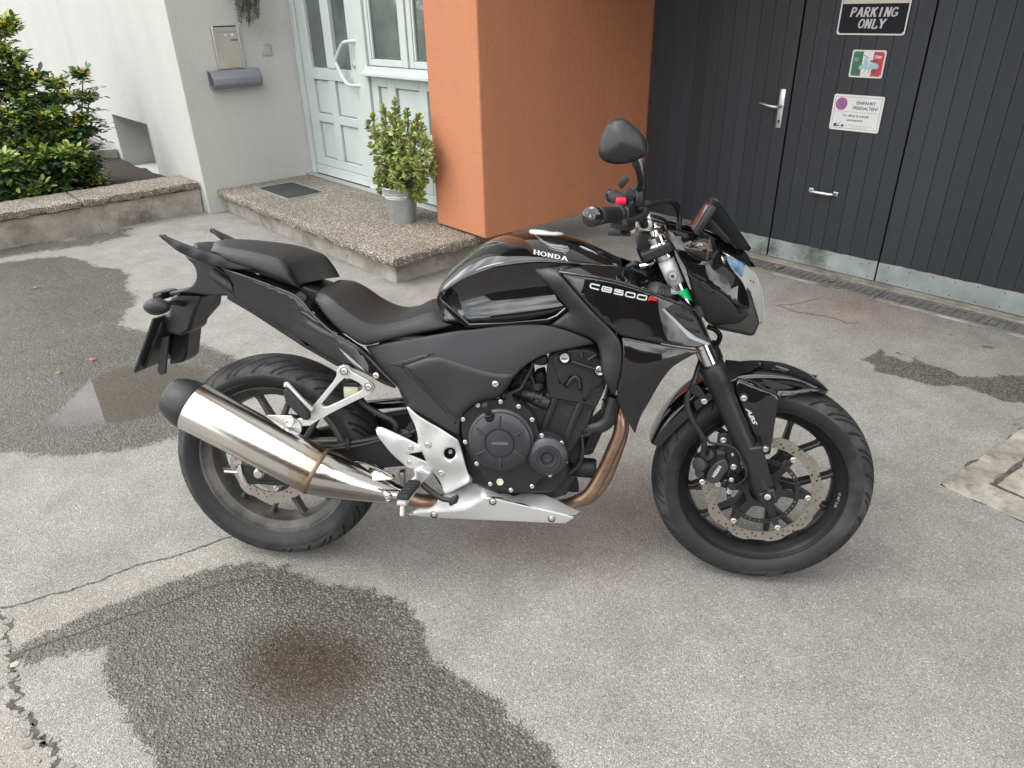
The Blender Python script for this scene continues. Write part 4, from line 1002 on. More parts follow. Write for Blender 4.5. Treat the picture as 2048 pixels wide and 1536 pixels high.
# ================================================================== PLANTS
def leaf_quads(mb, base, d, up, L_, w, bend=.15, fold=.12):
    """pointed leaf of six faces"""
    d = d/np.linalg.norm(d); s = np.cross(d, up); s /= np.linalg.norm(s)+1e-9; n = np.cross(s, d)
    prof = [(0, .10), (.28, .8), (.6, 1.0), (.85, .55), (1, .0)]
    vs = []
    for t, k in prof:
        c = base+d*L_*t-n*bend*L_*t*t
        vs += [c+s*w*k/2+n*fold*w*k, c, c-s*w*k/2+n*fold*w*k]
    fs = []
    for i in range(4):
        a = i*3; fs += [(a, a+1, a+4, a+3), (a+1, a+2, a+5, a+4)]
    mb.add(vs, fs)
def rdir(r, up=0.): v = np.array([r.gauss(0, 1), r.gauss(0, 1), r.gauss(0, 1)+up]); return v/np.linalg.norm(v)

def mahonia(px_list, plane_x, label, seed, base_xy, leaf=.055, dens=1.0, young=.12, flowers=0, low=True):
    """stems end at given picture points on the plane x = plane_x (building coords); whorls of pinnate leaves along them"""
    r = random.Random(seed); root = np.array([base_xy[0], base_xy[1], .17])
    e = empty('mahonia_shrub', mtx=BM @ Matrix.Translation(root)); tag(e, label, 'shrub', 'shrubs in the garden bed')
    stems, fol, yng, flw = MB(), MB(), MB(), MB()
    for q in px_list:
        tip = gpl(q[0], q[1], 0, plane_x+q[2])-root
        mid = tip*.5+np.array([0, 0, .06])+np.array([r.gauss(0, .03), r.gauss(0, .03), 0])
        b0 = np.array([r.gauss(0, .06), r.gauss(0, .08), 0])
        pts = [b0, (b0+mid)/2+np.array([r.gauss(0, .02), r.gauss(0, .02), 0]), mid, (mid+tip)/2, tip]; stems.tube(pts, [.010, .009, .007, .006, .004], 6)
        C = cat_up(pts, 8); n = len(C)
        for i in range(n):
            t = i/(n-1)
            if t < .10: continue
            for k in range(int(2*dens+r.random()*1.6) + (5 if t > .93 else 0)):
                az = r.uniform(0, 2*math.pi); el = r.uniform(-.25, .55)+(.6 if t > .9 else 0)
                d = np.array([math.cos(az)*math.cos(el), math.sin(az)*math.cos(el), math.sin(el)]); ln = r.uniform(.10, .20)*(1 if t < .85 else .75)
                droop = r.uniform(.15, .5)
                tgt = yng if (t > .86 and r.random() < young*3) or r.random() < young*.15 else fol
                for j in range(4):
                    u = (j+.8)/4; c = C[i]+d*ln*u-np.array([0, 0, 1])*droop*ln*u*u
                    for sgn in ((-1, 1) if j < 3 else (0,)):
                        sd = np.cross(d, [0, 0, 1]); sd /= np.linalg.norm(sd)+1e-9
                        ld = d*.55+sd*sgn*.9+rdir(r)*.28-np.array([0, 0, .15]) if sgn else d+rdir(r)*.2
                        leaf_quads(tgt, c, ld, np.array([0, 0, 1.])+rdir(r)*.45, leaf*r.uniform(.75, 1.15), leaf*r.uniform(.42, .56), r.uniform(.05, .3), r.uniform(.05, .3))
        if flowers and r.random() < flowers:
            flw = MB()
            for k in range(40):
                o = tip+np.array([r.gauss(0, .025), r.gauss(0, .025), r.uniform(-.01, .06)])
                for j in range(3): leaf_quads(flw, o, rdir(r, .4), rdir(r), .020, .016)
            flw.build('flower_cluster', 'yellow_flower', e, angle=60)
    stems.build('stem', 'bark', e); fol.build('foliage', 'mahonia_leaf', e, angle=60)
    if yng.v: yng.build('young_foliage', 'mahonia_young', e, angle=60)
    return e
def fan(r, x0, x1, y0, y1, n, dx=.25): return [(r.uniform(x0, x1), r.uniform(y0, y1), r.uniform(-dx, dx)) for _ in range(n)]
r = random.Random(31)
mahonia([(20, 48, 0), (8, 60, .1), (32, 120, 0), (-20, 90, 0), (-60, 130, .2), (40, 190, 0), (0, 170, -.1), (-40, 220, 0), (12, 110, .15), (28, 150, .1)], -7.55, 'tall mahonia shrub reaching up the white wall behind the planter coping', 41, (-7.75, .62), .072, .62, .25, .5)
mahonia([(70, 160, 0), (112, 172, 0), (132, 200, .1), (60, 215, 0), (95, 215, -.1), (48, 175, -.1), (85, 245, .1), (120, 260, 0), (30, 240, .1), (100, 290, .15), (60, 290, .1), (140, 300, 0), (105, 232, .2), (20, 300, .15), (55, 330, .2), (110, 330, .2), (150, 345, .1), (80, 310, .25), (10, 340, .2), (-10, 280, .1), (130, 270, .15)], -7.35, 'broad dark mahonia shrub with yellow flower tips in the middle of the garden bed', 42, (-7.45, 1.12), .070, .7, .2, .8)
mahonia([(166, 152, 0), (178, 200, 0), (172, 270, 0), (158, 245, .1), (150, 330, .1), (176, 330, .1), (185, 365, .15)], -7.25, 'slender mahonia shrub with lone upright shoots next to the wall niche', 43, (-7.35, 1.42), .060, .70, .2, .2)
mahonia(fan(r, -60, 150, 310, 400, 22, .15), -6.95, 'low leafy mahonia shrub spilling over the planter coping', 44, (-7.1, .95), .066, .6, .3, 0)

# hanging rosemary beside the mailbox
hr = empty('hanging_plant', mtx=BM @ Matrix.Translation((HX+.10, 2.68, 1.74))); tag(hr, 'grey green rosemary hanging down the white wall above the mailbox', 'hanging plant')
MB().lathe([(-.16, .07), (-.15, .078), (0, .095), (.0, .088), (-.03, .085), (-.03, 0)], (0, 0, 0), (0, 0, 1), 20).build('wall_pot', 'slate_plastic', hr)
mb = MB(); stm = MB(); r = random.Random(12)
for k in range(22):
    y = r.uniform(-.10, .085); zt = {0: -.33, 1: -.30, 2: -.24}.get(k % 3)+r.uniform(-.02, .07); x = r.uniform(-.03, .08)
    pts = [(x*.4, y*.5, -.02), (x+.02, y*.9, -.05), (x+.03, y, -.16), (x+r.uniform(-.02, .02), y+r.uniform(-.02, .02), zt)]; stm.tube(pts, .0022, 5)
    C = cat_up(pts, 10)
    for i, c in enumerate(C[6:]):
        for j in range(5): leaf_quads(mb, np.array(c), rdir(r)*.9+np.array([0, 0, -.35]), rdir(r), r.uniform(.018, .028), .0035, .1, 0)
stm.build('stem', 'bark', hr); mb.build('foliage', 'rosemary_leaf', hr, angle=60)

# bucket with jade plant
bx, by = -4.195, 2.722
bk = empty('zinc_bucket', mtx=BM @ Matrix.Translation((bx, by, ZS))); tag(bk, 'zinc metal bucket on the step holding a jade plant', 'bucket')
mb = MB(); mb.lathe([(.004, 0), (.004, .085), (0, .088), (.006, .0895), (.165, .110), (.170, .1125), (.174, .1105), (.180, .1135), (.184, .1115), (.232, .1175), (.236, .121), (.240, .1215), (.243, .119), (.238, .1165), (.205, .112), (.205, .0)], (0, 0, 0), (0, 0, 1), 48); mb.build('bucket_body', 'zinc', bk, angle=50)
mb = MB(); ang0 = math.atan2(-.8, .45)
mb.tube([(.123*math.cos(ang0-1.25), .123*math.sin(ang0-1.25), .215), (.130*math.cos(ang0-.6), .130*math.sin(ang0-.6), .192), (.131*math.cos(ang0), .131*math.sin(ang0), .188), (.130*math.cos(ang0+.6), .130*math.sin(ang0+.6), .192), (.123*math.cos(ang0+1.25), .123*math.sin(ang0+1.25), .215)], .003, 6); mb.build('bail_handle', 'zinc', bk)
for s_ in (-1.25, 1.25):
    a = ang0+s_; MB().lathe([(0, .014), (.004, .013), (.006, .006), (.006, 0)], (.116*math.cos(a), .116*math.sin(a), .215), (math.cos(a), math.sin(a), 0), 12).build('handle_ear', 'zinc', bk)
a = ang0+.55; mb = MB(); mb.box((0, 0, 0), (.004, .004, .15)); sm_ = mb.build('seam', 'zinc', bk); sm_.location = (.1005*math.cos(a), .1005*math.sin(a), .088); sm_.rotation_euler = (0, R_(7.5), a)
jp = empty('jade_plant', mtx=BM @ Matrix.Translation((bx, by, ZS+.20))); tag(jp, 'bushy jade plant with fleshy oval leaves in the zinc bucket', 'potted plant')
MB().lathe([(-.04, .10), (.004, .108), (.012, .06), (.008, 0)], (0, 0, 0), (0, 0, 1), 24).build('soil', 'soil', jp)
r = random.Random(77)
def jleaf(mname):
    b = MB(); n = 8; rings = [(0, .12, .10), (.25, .62, .16), (.55, 1.0, .2), (.8, .85, .17), (1, .0, .0)]
    vs = []
    for t, w, th in rings:
        for k in range(n):
            an = 2*math.pi*k/n; vs.append((t, 0.33*w*math.cos(an), .28*th*math.sin(an)+.10*t*t))
    fs = [(i*n+k, i*n+(k+1) % n, (i+1)*n+(k+1) % n, (i+1)*n+k) for i in range(4) for k in range(n)]
    b.add(vs, fs); me_ = b.mesh('leaf', 80); me_.materials.append(MATS[mname]); return me_, (vs, fs)
jm, jgeo = jleaf('jade_leaf'); jpink, _ = jleaf('jade_pink')
targets = [gpl(px, py, 1, by+dy)-np.array([bx, by, ZS+.20]) for px, py, dy in
           [(790, 200, 0), (765, 215, -.05), (815, 222, .05), (745, 232, 0), (838, 232, .0), (780, 232, -.1), (802, 245, -.08), (748, 262, -.04), (770, 262, -.1), (826, 258, -.06), (742, 292, 0), (765, 290, -.12), (795, 285, -.12), (822, 292, -.08), (850, 275, .0), (862, 288, 0), (856, 312, -.04), (838, 318, -.08), (752, 318, -.06), (780, 318, -.12), (808, 322, -.12), (762, 340, -.08), (790, 352, -.12), (760, 358, -.02), (784, 372, -.10), (800, 376, -.11), (848, 340, -.02), (852, 362, 0.0), (843, 385, 0.0), (846, 398, .02), (757, 380, -.03), (773, 358, .05), (812, 350, .02), (800, 265, .05), (775, 300, .06), (735, 245, .02), (868, 330, .02), (790, 225, .06)]]
targets += [gpl(r.uniform(748, 846), r.uniform(235, 368), 1, by+r.uniform(-.10, .08))-np.array([bx, by, ZS+.20]) for _ in range(24)]
leaves = []; stems = MB()
trunk = np.array([0, 0, .22])
for j, tg in enumerate(targets):
    b0 = np.array([r.gauss(0, .025), r.gauss(0, .025), .0]); hub = np.array([tg[0]*.35, tg[1]*.35, max(.05, tg[2]*.45)])+np.array([r.gauss(0, .015), r.gauss(0, .015), 0])
    if tg[2] < .12: hub = np.array([tg[0]*.75, tg[1]*.75, max(.10, tg[2]+.08)])
    stems.tube([b0, (b0+hub)/2+np.array([r.gauss(0, .01), r.gauss(0, .01), .01]), hub, (hub+tg)/2+np.array([r.gauss(0, .012), r.gauss(0, .012), .012]), tg], [.013, .011, .008, .006, .0045], 7)
    axis_ = (tg-hub)/np.linalg.norm(tg-hub); axis_ = axis_*.7+np.array([0, 0, .6]); axis_ /= np.linalg.norm(axis_)
    for lv in range(6):
        c = tg-axis_*.021*lv*r.uniform(.8, 1.2)
        for k in range(4 if lv < 3 else 3):
            az = k*math.pi/2+lv*math.pi/4+r.gauss(0, .3); u = np.cross(axis_, [.3, .9, .1]); u /= np.linalg.norm(u); w = np.cross(axis_, u)
            el = .95-.30*lv+r.gauss(0, .2); d = (u*math.cos(az)+w*math.sin(az))*math.cos(el)+axis_*math.sin(el)
            leaves.append((c, d, axis_, r.uniform(.030, .050)*(.75 if lv == 0 else 1), r.random() < (.12 if lv > 1 else .02)))
    for k in range(12):   # loose leaves along the branch
        t = r.uniform(.35, .9); c = hub+(tg-hub)*t; leaves.append((c, rdir(r, .25), np.array([0, 0, 1.]), r.uniform(.034, .054), r.random() < .18))
stems.build('branch', 'jade_stem', jp)
camb = BR @ CAM-np.array([bx, by, ZS+.2]); order = sorted(range(len(leaves)), key=lambda i: np.linalg.norm(leaves[i][0]-camb))
rest = MB()
for rank, i in enumerate(order):
    c, d, up, L_, pk = leaves[i]; s_ = np.cross(up, d); s_ = s_/(np.linalg.norm(s_)+1e-9) if np.linalg.norm(s_) > .05 else np.array([1., 0, 0]); n = np.cross(d, s_)
    M = np.c_[d, s_, n]*L_
    if rank < 300:
        o = put('leaf', jpink if pk else jm, jp); o.matrix_local = Matrix(((*M[0], c[0]), (*M[1], c[1]), (*M[2], c[2]), (0, 0, 0, 1)))
    else: rest.add([c+M @ np.array(v) for v in jgeo[0]], jgeo[1])
rest.build('foliage', 'jade_leaf', jp, angle=80, kind='stuff')

# fallen leaves on drain and asphalt
def dead_leaf(px, py, label, sz, rot, z=.008, m='dry_leaf'):
    q = gz(px, py, z); b = MB(); n = 9
    P = [(sz*math.cos(2*math.pi*k/n)*(1 if k % 2 else .62), sz*.75*math.sin(2*math.pi*k/n)*(1 if k % 2 else .62)) for k in range(n)]
    vs = [(0, 0, .004)]+[(x, y, .003+.25*abs(x)+.006*math.sin(7*x/sz)) for x, y in P]; b.add(vs, [(0, i+1, (i+1) % n+1) for i in range(n)])
    o = b.build('fallen_leaf', m, None); o.matrix_world = BM @ Matrix.Translation(q) @ Matrix.Rotation(rot, 4, 'Z'); s_ = o.modifiers.new('solid', 'SOLIDIFY'); s_.thickness = .0008
    tag(o, label, 'leaf', 'fallen leaves')
dead_leaf(1558, 535, 'curled brown fallen leaf on the drain grate behind the headlight', .034, .4); dead_leaf(1663, 562, 'brown fallen leaf on the drain grate under the middle gate', .030, 1.6)
dead_leaf(71, 576, 'reddish fallen leaf alone on the wet asphalt below the planter wall', .026, 2.2, .003); dead_leaf(187, 720, 'reddish fallen leaf just above the standing puddle', .020, .9, .003); dead_leaf(120, 746, 'pale green fallen leaf left of the standing puddle', .018, 1.2, .003, 'mahonia_young')
# ================================================================== MOTORCYCLE
bike = empty('motorcycle'); M3 = BB
bike.matrix_world = Matrix(((*M3[0], BO[0]), (*M3[1], BO[1]), (*M3[2], .002), (0, 0, 0, 1)))
tag(bike, 'black naked motorcycle with silver exhaust leaning on its side stand in the yard', 'motorcycle')
def smooth3(*g): return [p for p in g]

# ---- wheels
def tyre(name, prof, c, parent, xf=None, n=1300, per=13, seed=0, dirn=1):
    """prof: right half (y, r) from bead to crown; grooves are cut into the tread"""
    P = cat_up([(y, r, 0) for y, r in prof], 7)[:, :2]
    P = np.r_[P, [(-y, r) for y, r in P[-2::-1]]]; W_ = max(abs(P[:, 0])); m = len(P)
    th = 2*math.pi*np.arange(n)/n; dep = np.zeros((m, n)); p = 2*math.pi/per
    for i, (y, r) in enumerate(P):
        a = abs(y)/W_; rmax = P[:, 1].max()
        if r < rmax-.034: continue
        side = 0 if y < 0 else .5
        for (a0, a1, slope, off) in ((.10, .97, .95, 0), (.42, .99, .80, .30), (.30, .80, .80, .62), (.62, .985, .7, .82)):
            if not (a0 < a < a1): continue
            cen = (side+off+dirn*slope*a**1.3)*p; d = np.abs((th-cen+p/2) % p-p/2)*r
            taper = min(1, (a-a0)/.10+.25, (a1-a)/.05+.35); w = .0040*taper
            dep[i] = np.maximum(dep[i], np.clip(3.2*(1.25-d/w), 0, 1)*.0075)
    vs = []
    cs, sn = np.cos(th), np.sin(th)
    for i, (y, r) in enumerate(P):
        rr = r-dep[i]; vs += list(zip(c[0]+rr*cs, np.full(n, y), c[2]+rr*sn))
    fs = [(i*n+k, i*n+(k+1) % n, (i+1)*n+(k+1) % n, (i+1)*n+k) for i in range(m-1) for k in range(n)]
    b = MB().add(vs, fs); me_ = b.mesh(name, 60, xf); o = put(name, me_, parent, ['rubber', 'rubber_worn', 'groove_rubber'])
    rmax = P[:, 1].max(); arr = np.zeros(len(me_.polygons), np.int32); cen = np.zeros(len(me_.polygons)*3); me_.polygons.foreach_get('center', cen); cen = cen.reshape(-1, 3)
    cc = xf(c) if xf else c
    arr[np.linalg.norm(cen-np.array(cc), axis=1) > rmax-.030] = 1; vco = np.zeros(len(me_.vertices)*3); me_.vertices.foreach_get('co', vco); vr = np.linalg.norm(vco.reshape(-1, 3)-np.array(cc), axis=1)
    dv = dep.ravel() if len(me_.vertices) == dep.size else None
    if dv is not None:
        lv = np.zeros(len(me_.loops), np.int32); me_.loops.foreach_get('vertex_index', lv); arr[(dv[lv.reshape(-1, 4)] > .003).sum(1) >= 2] = 2
    me_.polygons.foreach_set('material_index', arr)
    return o
def arc_text(parent, s, c, r, y, a_mid, h, m, xf=None, flip=False, bold=.01, th=.0007):
    b = MB(); V, F = text_mesh(s, bold=bold); k = h/.7; w = max(v[0] for v in V)
    vs = []
    for x, v in V:
        u = (x-w/2)*k; an = a_mid+(u if flip else -u)/r; rr = r+(-v*k if flip else v*k); vs.append((c[0]+rr*math.cos(an), y-th, c[2]+rr*math.sin(an)))
    b.add(vs, F); return b.build('lettering', m, parent, xf=xf, flat=True)
def wheel(name, c, halfw, prof, seed, xf, spoke0, dusty=False):
    hw = halfw
    b = MB(); b.lathe([(-hw, .2315), (-hw+.002, .2345), (-hw+.010, .226), (-hw+.018, .216), (-.02, .206), (.02, .206), (hw-.018, .216), (hw-.010, .226), (hw-.002, .2345), (hw, .2315), (hw-.001, .226), (hw-.006, .2225), (hw-.012, .2185), (hw-.024, .2025), (.012, .194), (-.012, .194), (-hw+.024, .2025), (-hw+.012, .2185), (-hw+.006, .2225), (-hw+.001, .226)], c, (0, 1, 0), 120, closed=True)
    wo = b.build(name, 'rim_dusty' if dusty else 'rim_black', bike, 35, xf)
    tyre('tyre', prof, c, wo, xf, seed=seed)
    hb_ = MB(); hb_.lathe([(-.062, .022), (-.060, .036), (-.045, .040), (-.02, .036), (.02, .036), (.045, .040), (.060, .036), (.062, .022)], c, (0, 1, 0), 36); hb_.build('hub', 'rim_black', wo, 35, xf)
    for k in range(6):
        a = spoke0+k*math.pi/3
        def br(sg):
            a15 = R_(15)*sg; e = np.array([.1985*math.cos(a15), .1985*math.sin(a15)]); s_ = np.array([.088, .005*sg]); d = (e-s_)/np.linalg.norm(e-s_); nn = np.array([-d[1], d[0]])*sg
            return s_, e, d, nn
        (s1, e1, d1, n1), (s2, e2, d2, n2) = br(-1), br(1)
        P = [(.034, -.019), (.070, -.0135), (.090, -.0115), tuple(e1-d1*.014+n1*.0058), tuple(e1+n1*.011), tuple(e1-n1*.011), tuple(e1-d1*.014-n1*.0052), (.104, 0), tuple(e2-d2*.014-n2*.0052), tuple(e2-n2*.011), tuple(e2+n2*.011), tuple(e2-d2*.014+n2*.0058), (.090, .0115), (.070, .0135), (.034, .019)]
        ca, sa = math.cos(a), math.sin(a); P = [(c[0]+x*ca-z*sa, c[2]+x*sa+z*ca) for x, z in P]
        sp = MB(); plate(sp, P, -.016, .016); sp.build('spoke', 'rim_dusty' if dusty else 'rim_black', wo, 35, xf, bev=.004)
    return wo
RC, FC = np.array([0, 0, RR]), np.array([WB, 0, RF])
rear = wheel('rear_wheel', RC, .062, [(-.056, .224), (-.064, .2325), (-.073, .244), (-.0795, .259), (-.0795, .272), (-.072, .2875), (-.056, .3005), (-.034, .3085), (-.015, .3115), (0, .312)], 1, None, R_(-73.6-15), True)
front = wheel('front_wheel', FC, .050, [(-.045, .224), (-.052, .2325), (-.0575, .243), (-.0605, .256), (-.059, .2675), (-.052, .2805), (-.040, .2905), (-.025, .2965), (-.011, .2993), (0, .300)], 2, steer, R_(-5))
arc_text(rear, 'ContiRoadAttack', RC, .2475, -.0755, R_(118), .0125, 'tyre_lettering'); arc_text(rear, 'Continental', RC, .250, -.077, R_(-66), .013, 'tyre_lettering', flip=False)
arc_text(front, 'Continental', FC, .2465, -.0595, R_(-35), .012, 'tyre_lettering', steer); arc_text(front, '120/70 ZR 17 M/C', FC, .249, -.0605, R_(-92), .009, 'tyre_lettering', steer)
arc_text(front, '17 MT 3.50', FC, .206, -.0345, R_(-8), .007, 'lettering_grey', steer)
MB().lathe([(0, .0045), (.022, .0045), (.024, .0055), (.036, .0055), (.038, .003)], (WB+.196*math.cos(R_(192)), -.006, RF+.196*math.sin(R_(192))), (math.cos(R_(12)), -.35, math.sin(R_(12))), 10).build('valve', 'hose_rubber', front, 40, steer)
# brake discs
def wavy(c, r, amp, n, lobes, ph): return [(c[0]+(r+amp*math.tanh(2.2*math.cos(lobes*t+ph)))*math.cos(t), c[2]+(r+amp*math.tanh(2.2*math.cos(lobes*t+ph)))*math.sin(t)) for t in [2*math.pi*k/n for k in range(n)]]
def disc(name, c, ro, ri, y, th, m, parent, xf, lobes=10, rows=3, ph=0, hr=.0034):
    holes = [circ(c[0], c[2], ri, 90)]; nl = lobes*3
    for k in range(nl):
        for j, (fr, da) in enumerate(((.22, 0), (.5, .36), (.78, .72))[:rows]):
            if (k+j) % 5 == 4: continue
            t = 2*math.pi*(k+da)/nl; q = ri+(ro-ri)*fr; holes.append(circ(c[0]+q*math.cos(t), c[2]+q*math.sin(t), hr, 8))
    b = MB(); plate(b, wavy(c, ro, .0032, 240, lobes, ph), y-th/2, y+th/2, holes); return b.build(name, m, parent, 30, xf)
fd = disc('brake_disc', FC, .1565, .1285, -.068, .005, 'disc_steel', front, steer, 10)
car = MB()
arms = [circ(FC[0], FC[2], .034, 30)]
outl = []
for k in range(120):
    t = 2*math.pi*k/120; f = math.cos(6*(t-R_(-5))); r_ = .056+.068*max(0, f-.55)/.45 if f > .55 else .056-.004*(1-f)
    outl.append((FC[0]+r_*math.cos(t), FC[2]+r_*math.sin(t)))
plate(car, outl, -.074, -.064, arms); car.build('disc_carrier', 'dark_metal', front, 30, steer, bev=.001)
absr = MB(); wins = [circ(FC[0], FC[2], .0845, 72)]
for k in range(44):
    t = 2*math.pi*k/44
    if abs(math.cos(3*(t-R_(-5)))) > .93 and math.cos(6*(t-R_(-5))) > .8: continue
    wins.append([(FC[0]+r_*math.cos(t+d), FC[2]+r_*math.sin(t+d)) for r_, d in ((.0876, -.026), (.0876, .026), (.0925, .024), (.0925, -.024))])
plate(absr, circ(FC[0], FC[2], .0965, 90), -.0785, -.0765, wins); absr.build('abs_ring', 'dark_metal', front, 30, steer)
bo_b = bolt_mesh('bolt', .0075, .006, 'bright_bolt'); bo_m = bolt_mesh('bolt', .0055, .005, 'bright_bolt'); bo_s = bolt_mesh('bolt', .0040, .004, 'bright_bolt'); bo_d = bolt_mesh('bolt', .0055, .005, 'dark_bolt')
def bolt(parent, p, me_=bo_m, xf=None, tilt=0.):
    o = put('bolt', me_, parent); o.location = tuple(xf(p)) if xf else tuple(p)
    if xf: o.rotation_euler = Matrix(SS.tolist()).to_euler()
    return o
for k in range(6):
    t = R_(-5)+k*math.pi/3; bolt(front, (FC[0]+.1195*math.cos(t), -.0745, FC[2]+.1195*math.sin(t)), bo_b, steer)
disc('brake_disc', RC, .117, .085, -.088, .005, 'rear_disc_steel', rear, None, 8, 2)
b = MB(); plate(b, [(RC[0]+.09*math.cos(t)*(1 if k % 2 else .82), RC[2]+.09*math.sin(t)*(1 if k % 2 else .82)) for k, t in enumerate([2*math.pi*k/12 for k in range(12)])], -.0855, -.080, [circ(0, RR, .03, 24)]); b.build('disc_carrier', 'rear_disc_steel', rear, 30, bev=.002)
for k in range(5):
    t = R_(-80)+k*2*math.pi/5; bolt(rear, (.074*math.cos(t), -.0862, RR+.074*math.sin(t)), bo_b)
b = MB(); b.lathe([(.070, .02), (.070, .105), (.076, .105), (.076, .02)], RC, (0, 1, 0), 42); b.build('sprocket', 'dark_metal', rear, 30)

# ---- swingarm, rear brake, guard
b = MB()
sw = [(-.055, .335), (-.02, .350), (.05, .352), (.30, .420), (.50, .460), (.60, .45), (.61, .39), (.56, .36), (.42, .345), (.22, .318), (.06, .280), (-.03, .277), (-.06, .30)]
plate(b, sw, -.132, -.098); swing = b.build('swingarm', 'satin_black', bike, 30, bev=.008)
b = MB(); plate(b, sw, .098, .132); b.build('swingarm_left', 'satin_black', swing, 30, bev=.008)
b = MB(); plate(b, [(.36, .345), (.47, .36), (.47, .45), (.40, .43)], -.097, .097); b.build('cross_brace', 'satin_black', swing, 30, bev=.008)
bolt(swing, E_(692, 935, -.138)*[1, 0, 1]+[0, -.133, 0], bolt_mesh('axle_nut', .0135, .014, 'bright_bolt', False))
b = MB(); P = [E_(x, y, -.118) for x, y in [(560, 870), (585, 850), (700, 870), (900, 985), (930, 1010), (830, 1015), (700, 1005), (620, 1005)]]; plate(b, [(p[0], p[2]) for p in P], -.128, -.100); rb = b.build('rear_caliper', 'dark_metal', swing, 30, bev=.005)
b = MB(); P = [E_(x, y, -.130) for x, y in [(535, 915), (565, 865), (590, 1000), (612, 1010), (600, 1020), (560, 960)]]; plate(b, [(p[0], p[2]) for p in P], -.1335, -.1295); b.build('chain_adjuster', 'aluminium', swing, 30, bev=.001)
b = MB(); b.lathe([(-.04, .005), (0, .005)], E_(545, 925, -.118), (1, 0, 0), 8); b.build('adjuster_bolt', 'bright_bolt', swing)
b = MB(); c0 = E_(1010, 800, 0)
hug = []
for a in np.linspace(R_(20), R_(150), 12):     # chain side guard seen through the wheel
    hug.append((a, ))
b.tube([(.02, .10, .415), (.14, .108, .428), (.34, .110, .455), (.52, .105, .47)], .016, 10); b.build('chain_guard', 'gloss_black', bike)
# brake hoses on the swingarm
for k, off in enumerate((0, 1)):
    b = MB(); pts = [E_(x, y, -.142-.004*k) for x, y in ([(955, 690), (1010, 702), (1100, 738), (1240, 742), (1330, 722), (1530, 690), (1640, 680), (1730, 650)] if k == 0 else [(1050, 770), (1150, 768), (1300, 752), (1420, 735), (1540, 705), (1660, 700), (1760, 670)])]
    b.tube(pts, .0062 if k == 0 else .0045, 8); b.build('brake_hose', 'hose_rubber', bike)
for x, y in ((1315, 730), ):
    b = MB(); q = E_(x, y, -.146); b.rbox((q[0], -.146, q[2]), (.012, .014, .034), .002); b.build('hose_clip', 'dark_metal', bike)

# ---- exhaust
m0, m1, m2 = np.array((-.126, -.238, .537)), np.array((.196, -.226, .3615)), np.array((.420, -.168, .272))
ax = (m1-m0)/np.linalg.norm(m1-m0); LM = np.linalg.norm(m1-m0)
b = MB(); b.lathe([(0, .0655), (.003, .0662), (LM-.004, .0662), (LM, .0655)], m0, ax, 72, caps=False); muff = b.build('muffler', 'muffler_steel', bike, 60)
b = MB(); b.lathe([(.004, .0655), (0, .0668), (-.006, .0668), (-.02, .0655), (-.045, .058), (-.062, .049), (-.068, .044), (-.069, .034), (-.060, .031), (-.02, .030), (-.02, 0)], m0, ax, 56); b.build('end_cap', 'satin_black', muff, 50)
b = MB(); b.lathe([(-.004, .0655), (0, .0678), (.005, .0678), (.009, .0655)], m1, ax, 72, caps=False); b.build('weld_ring', 'weld_bead', muff, 60)
sec = []     # cone towards the link pipe: rings from round to small oval
cdir = m2-m1
for t, r_ in ((0.03, .0655), (.15, .064), (.35, .057), (.55, .047), (.78, .035), (.95, .0265), (1.0, .0245)):
    c_ = m1+cdir*t; d_ = ax*(1-t)+(cdir/np.linalg.norm(cdir))*t; d_ /= np.linalg.norm(d_); u = np.cross(d_, [0, 1, 0]); u /= np.linalg.norm(u); w = np.cross(d_, u)
    sec.append([c_+r_*(math.cos(a)*u+math.sin(a)*w) for a in np.linspace(0, 2*math.pi, 20, endpoint=False)])
b = surf(sec, 4, 3, True); cone = b.build('muffler_cone', 'polished_steel', bike, 60)
P = [E_(x, y, -.255) for x, y in [(1265, 895), (1290, 885), (1590, 1020), (1600, 1050), (1320, 1010), (1285, 985)]]
tc = BVHTree.FromPolygons([Vector(v) for v in b.v], b.f)
P = [stick(tc, p, .0) for p in P]; panel('cone_emboss', [np.array(p)-[0, .0015, 0] for p in P], 'polished_steel', cone, thick=.004, roll=.006, step=.012, lam=1e-4)
q = stick(tc, E_(1598, 1080, -.2), 0); b = MB(); b.lathe([(0, .0145), (.006, .0145), (.008, .012), (.004, .010), (.004, 0)], q, (-.2, -1, -.1), 20); b.build('bolt_boss', 'polished_steel', cone, 30); bolt(cone, q+[0, -.004, 0], bo_b)
b = MB(); b.tube([m2-ax*.02, E2(420, 1060, -.15), E2(640, 1060, -.10), E2(900, 1100, -.05), E2(1300, 1140, -.03), E2(1700, 1120, -.05), E1(1050, 1390, -.07), E1(1190, 1310, -.085), E1(1300, 1130, -.09), E1(1375, 970, -.095), E1(1445, 800, -.10), E1(1450, 690, -.10), E1(1420, 600, -.09), E1(1340, 480, -.08)], [.020]*3+[.018]*3+[.0175]*8, 16); b.build('exhaust_pipe', 'heated_steel', bike, 60)
b = MB(); b.tube([E2(1500, 1150, .0), E1(1100, 1380, -.0), E1(1230, 1320, -.01), E1(1330, 1180, -.02), E1(1400, 1010, -.02), E1(1465, 820, -.02), E1(1470, 690, -.02), E1(1380, 520, -.02)], .0175, 16); b.build('exhaust_pipe', 'heated_steel', bike, 60)

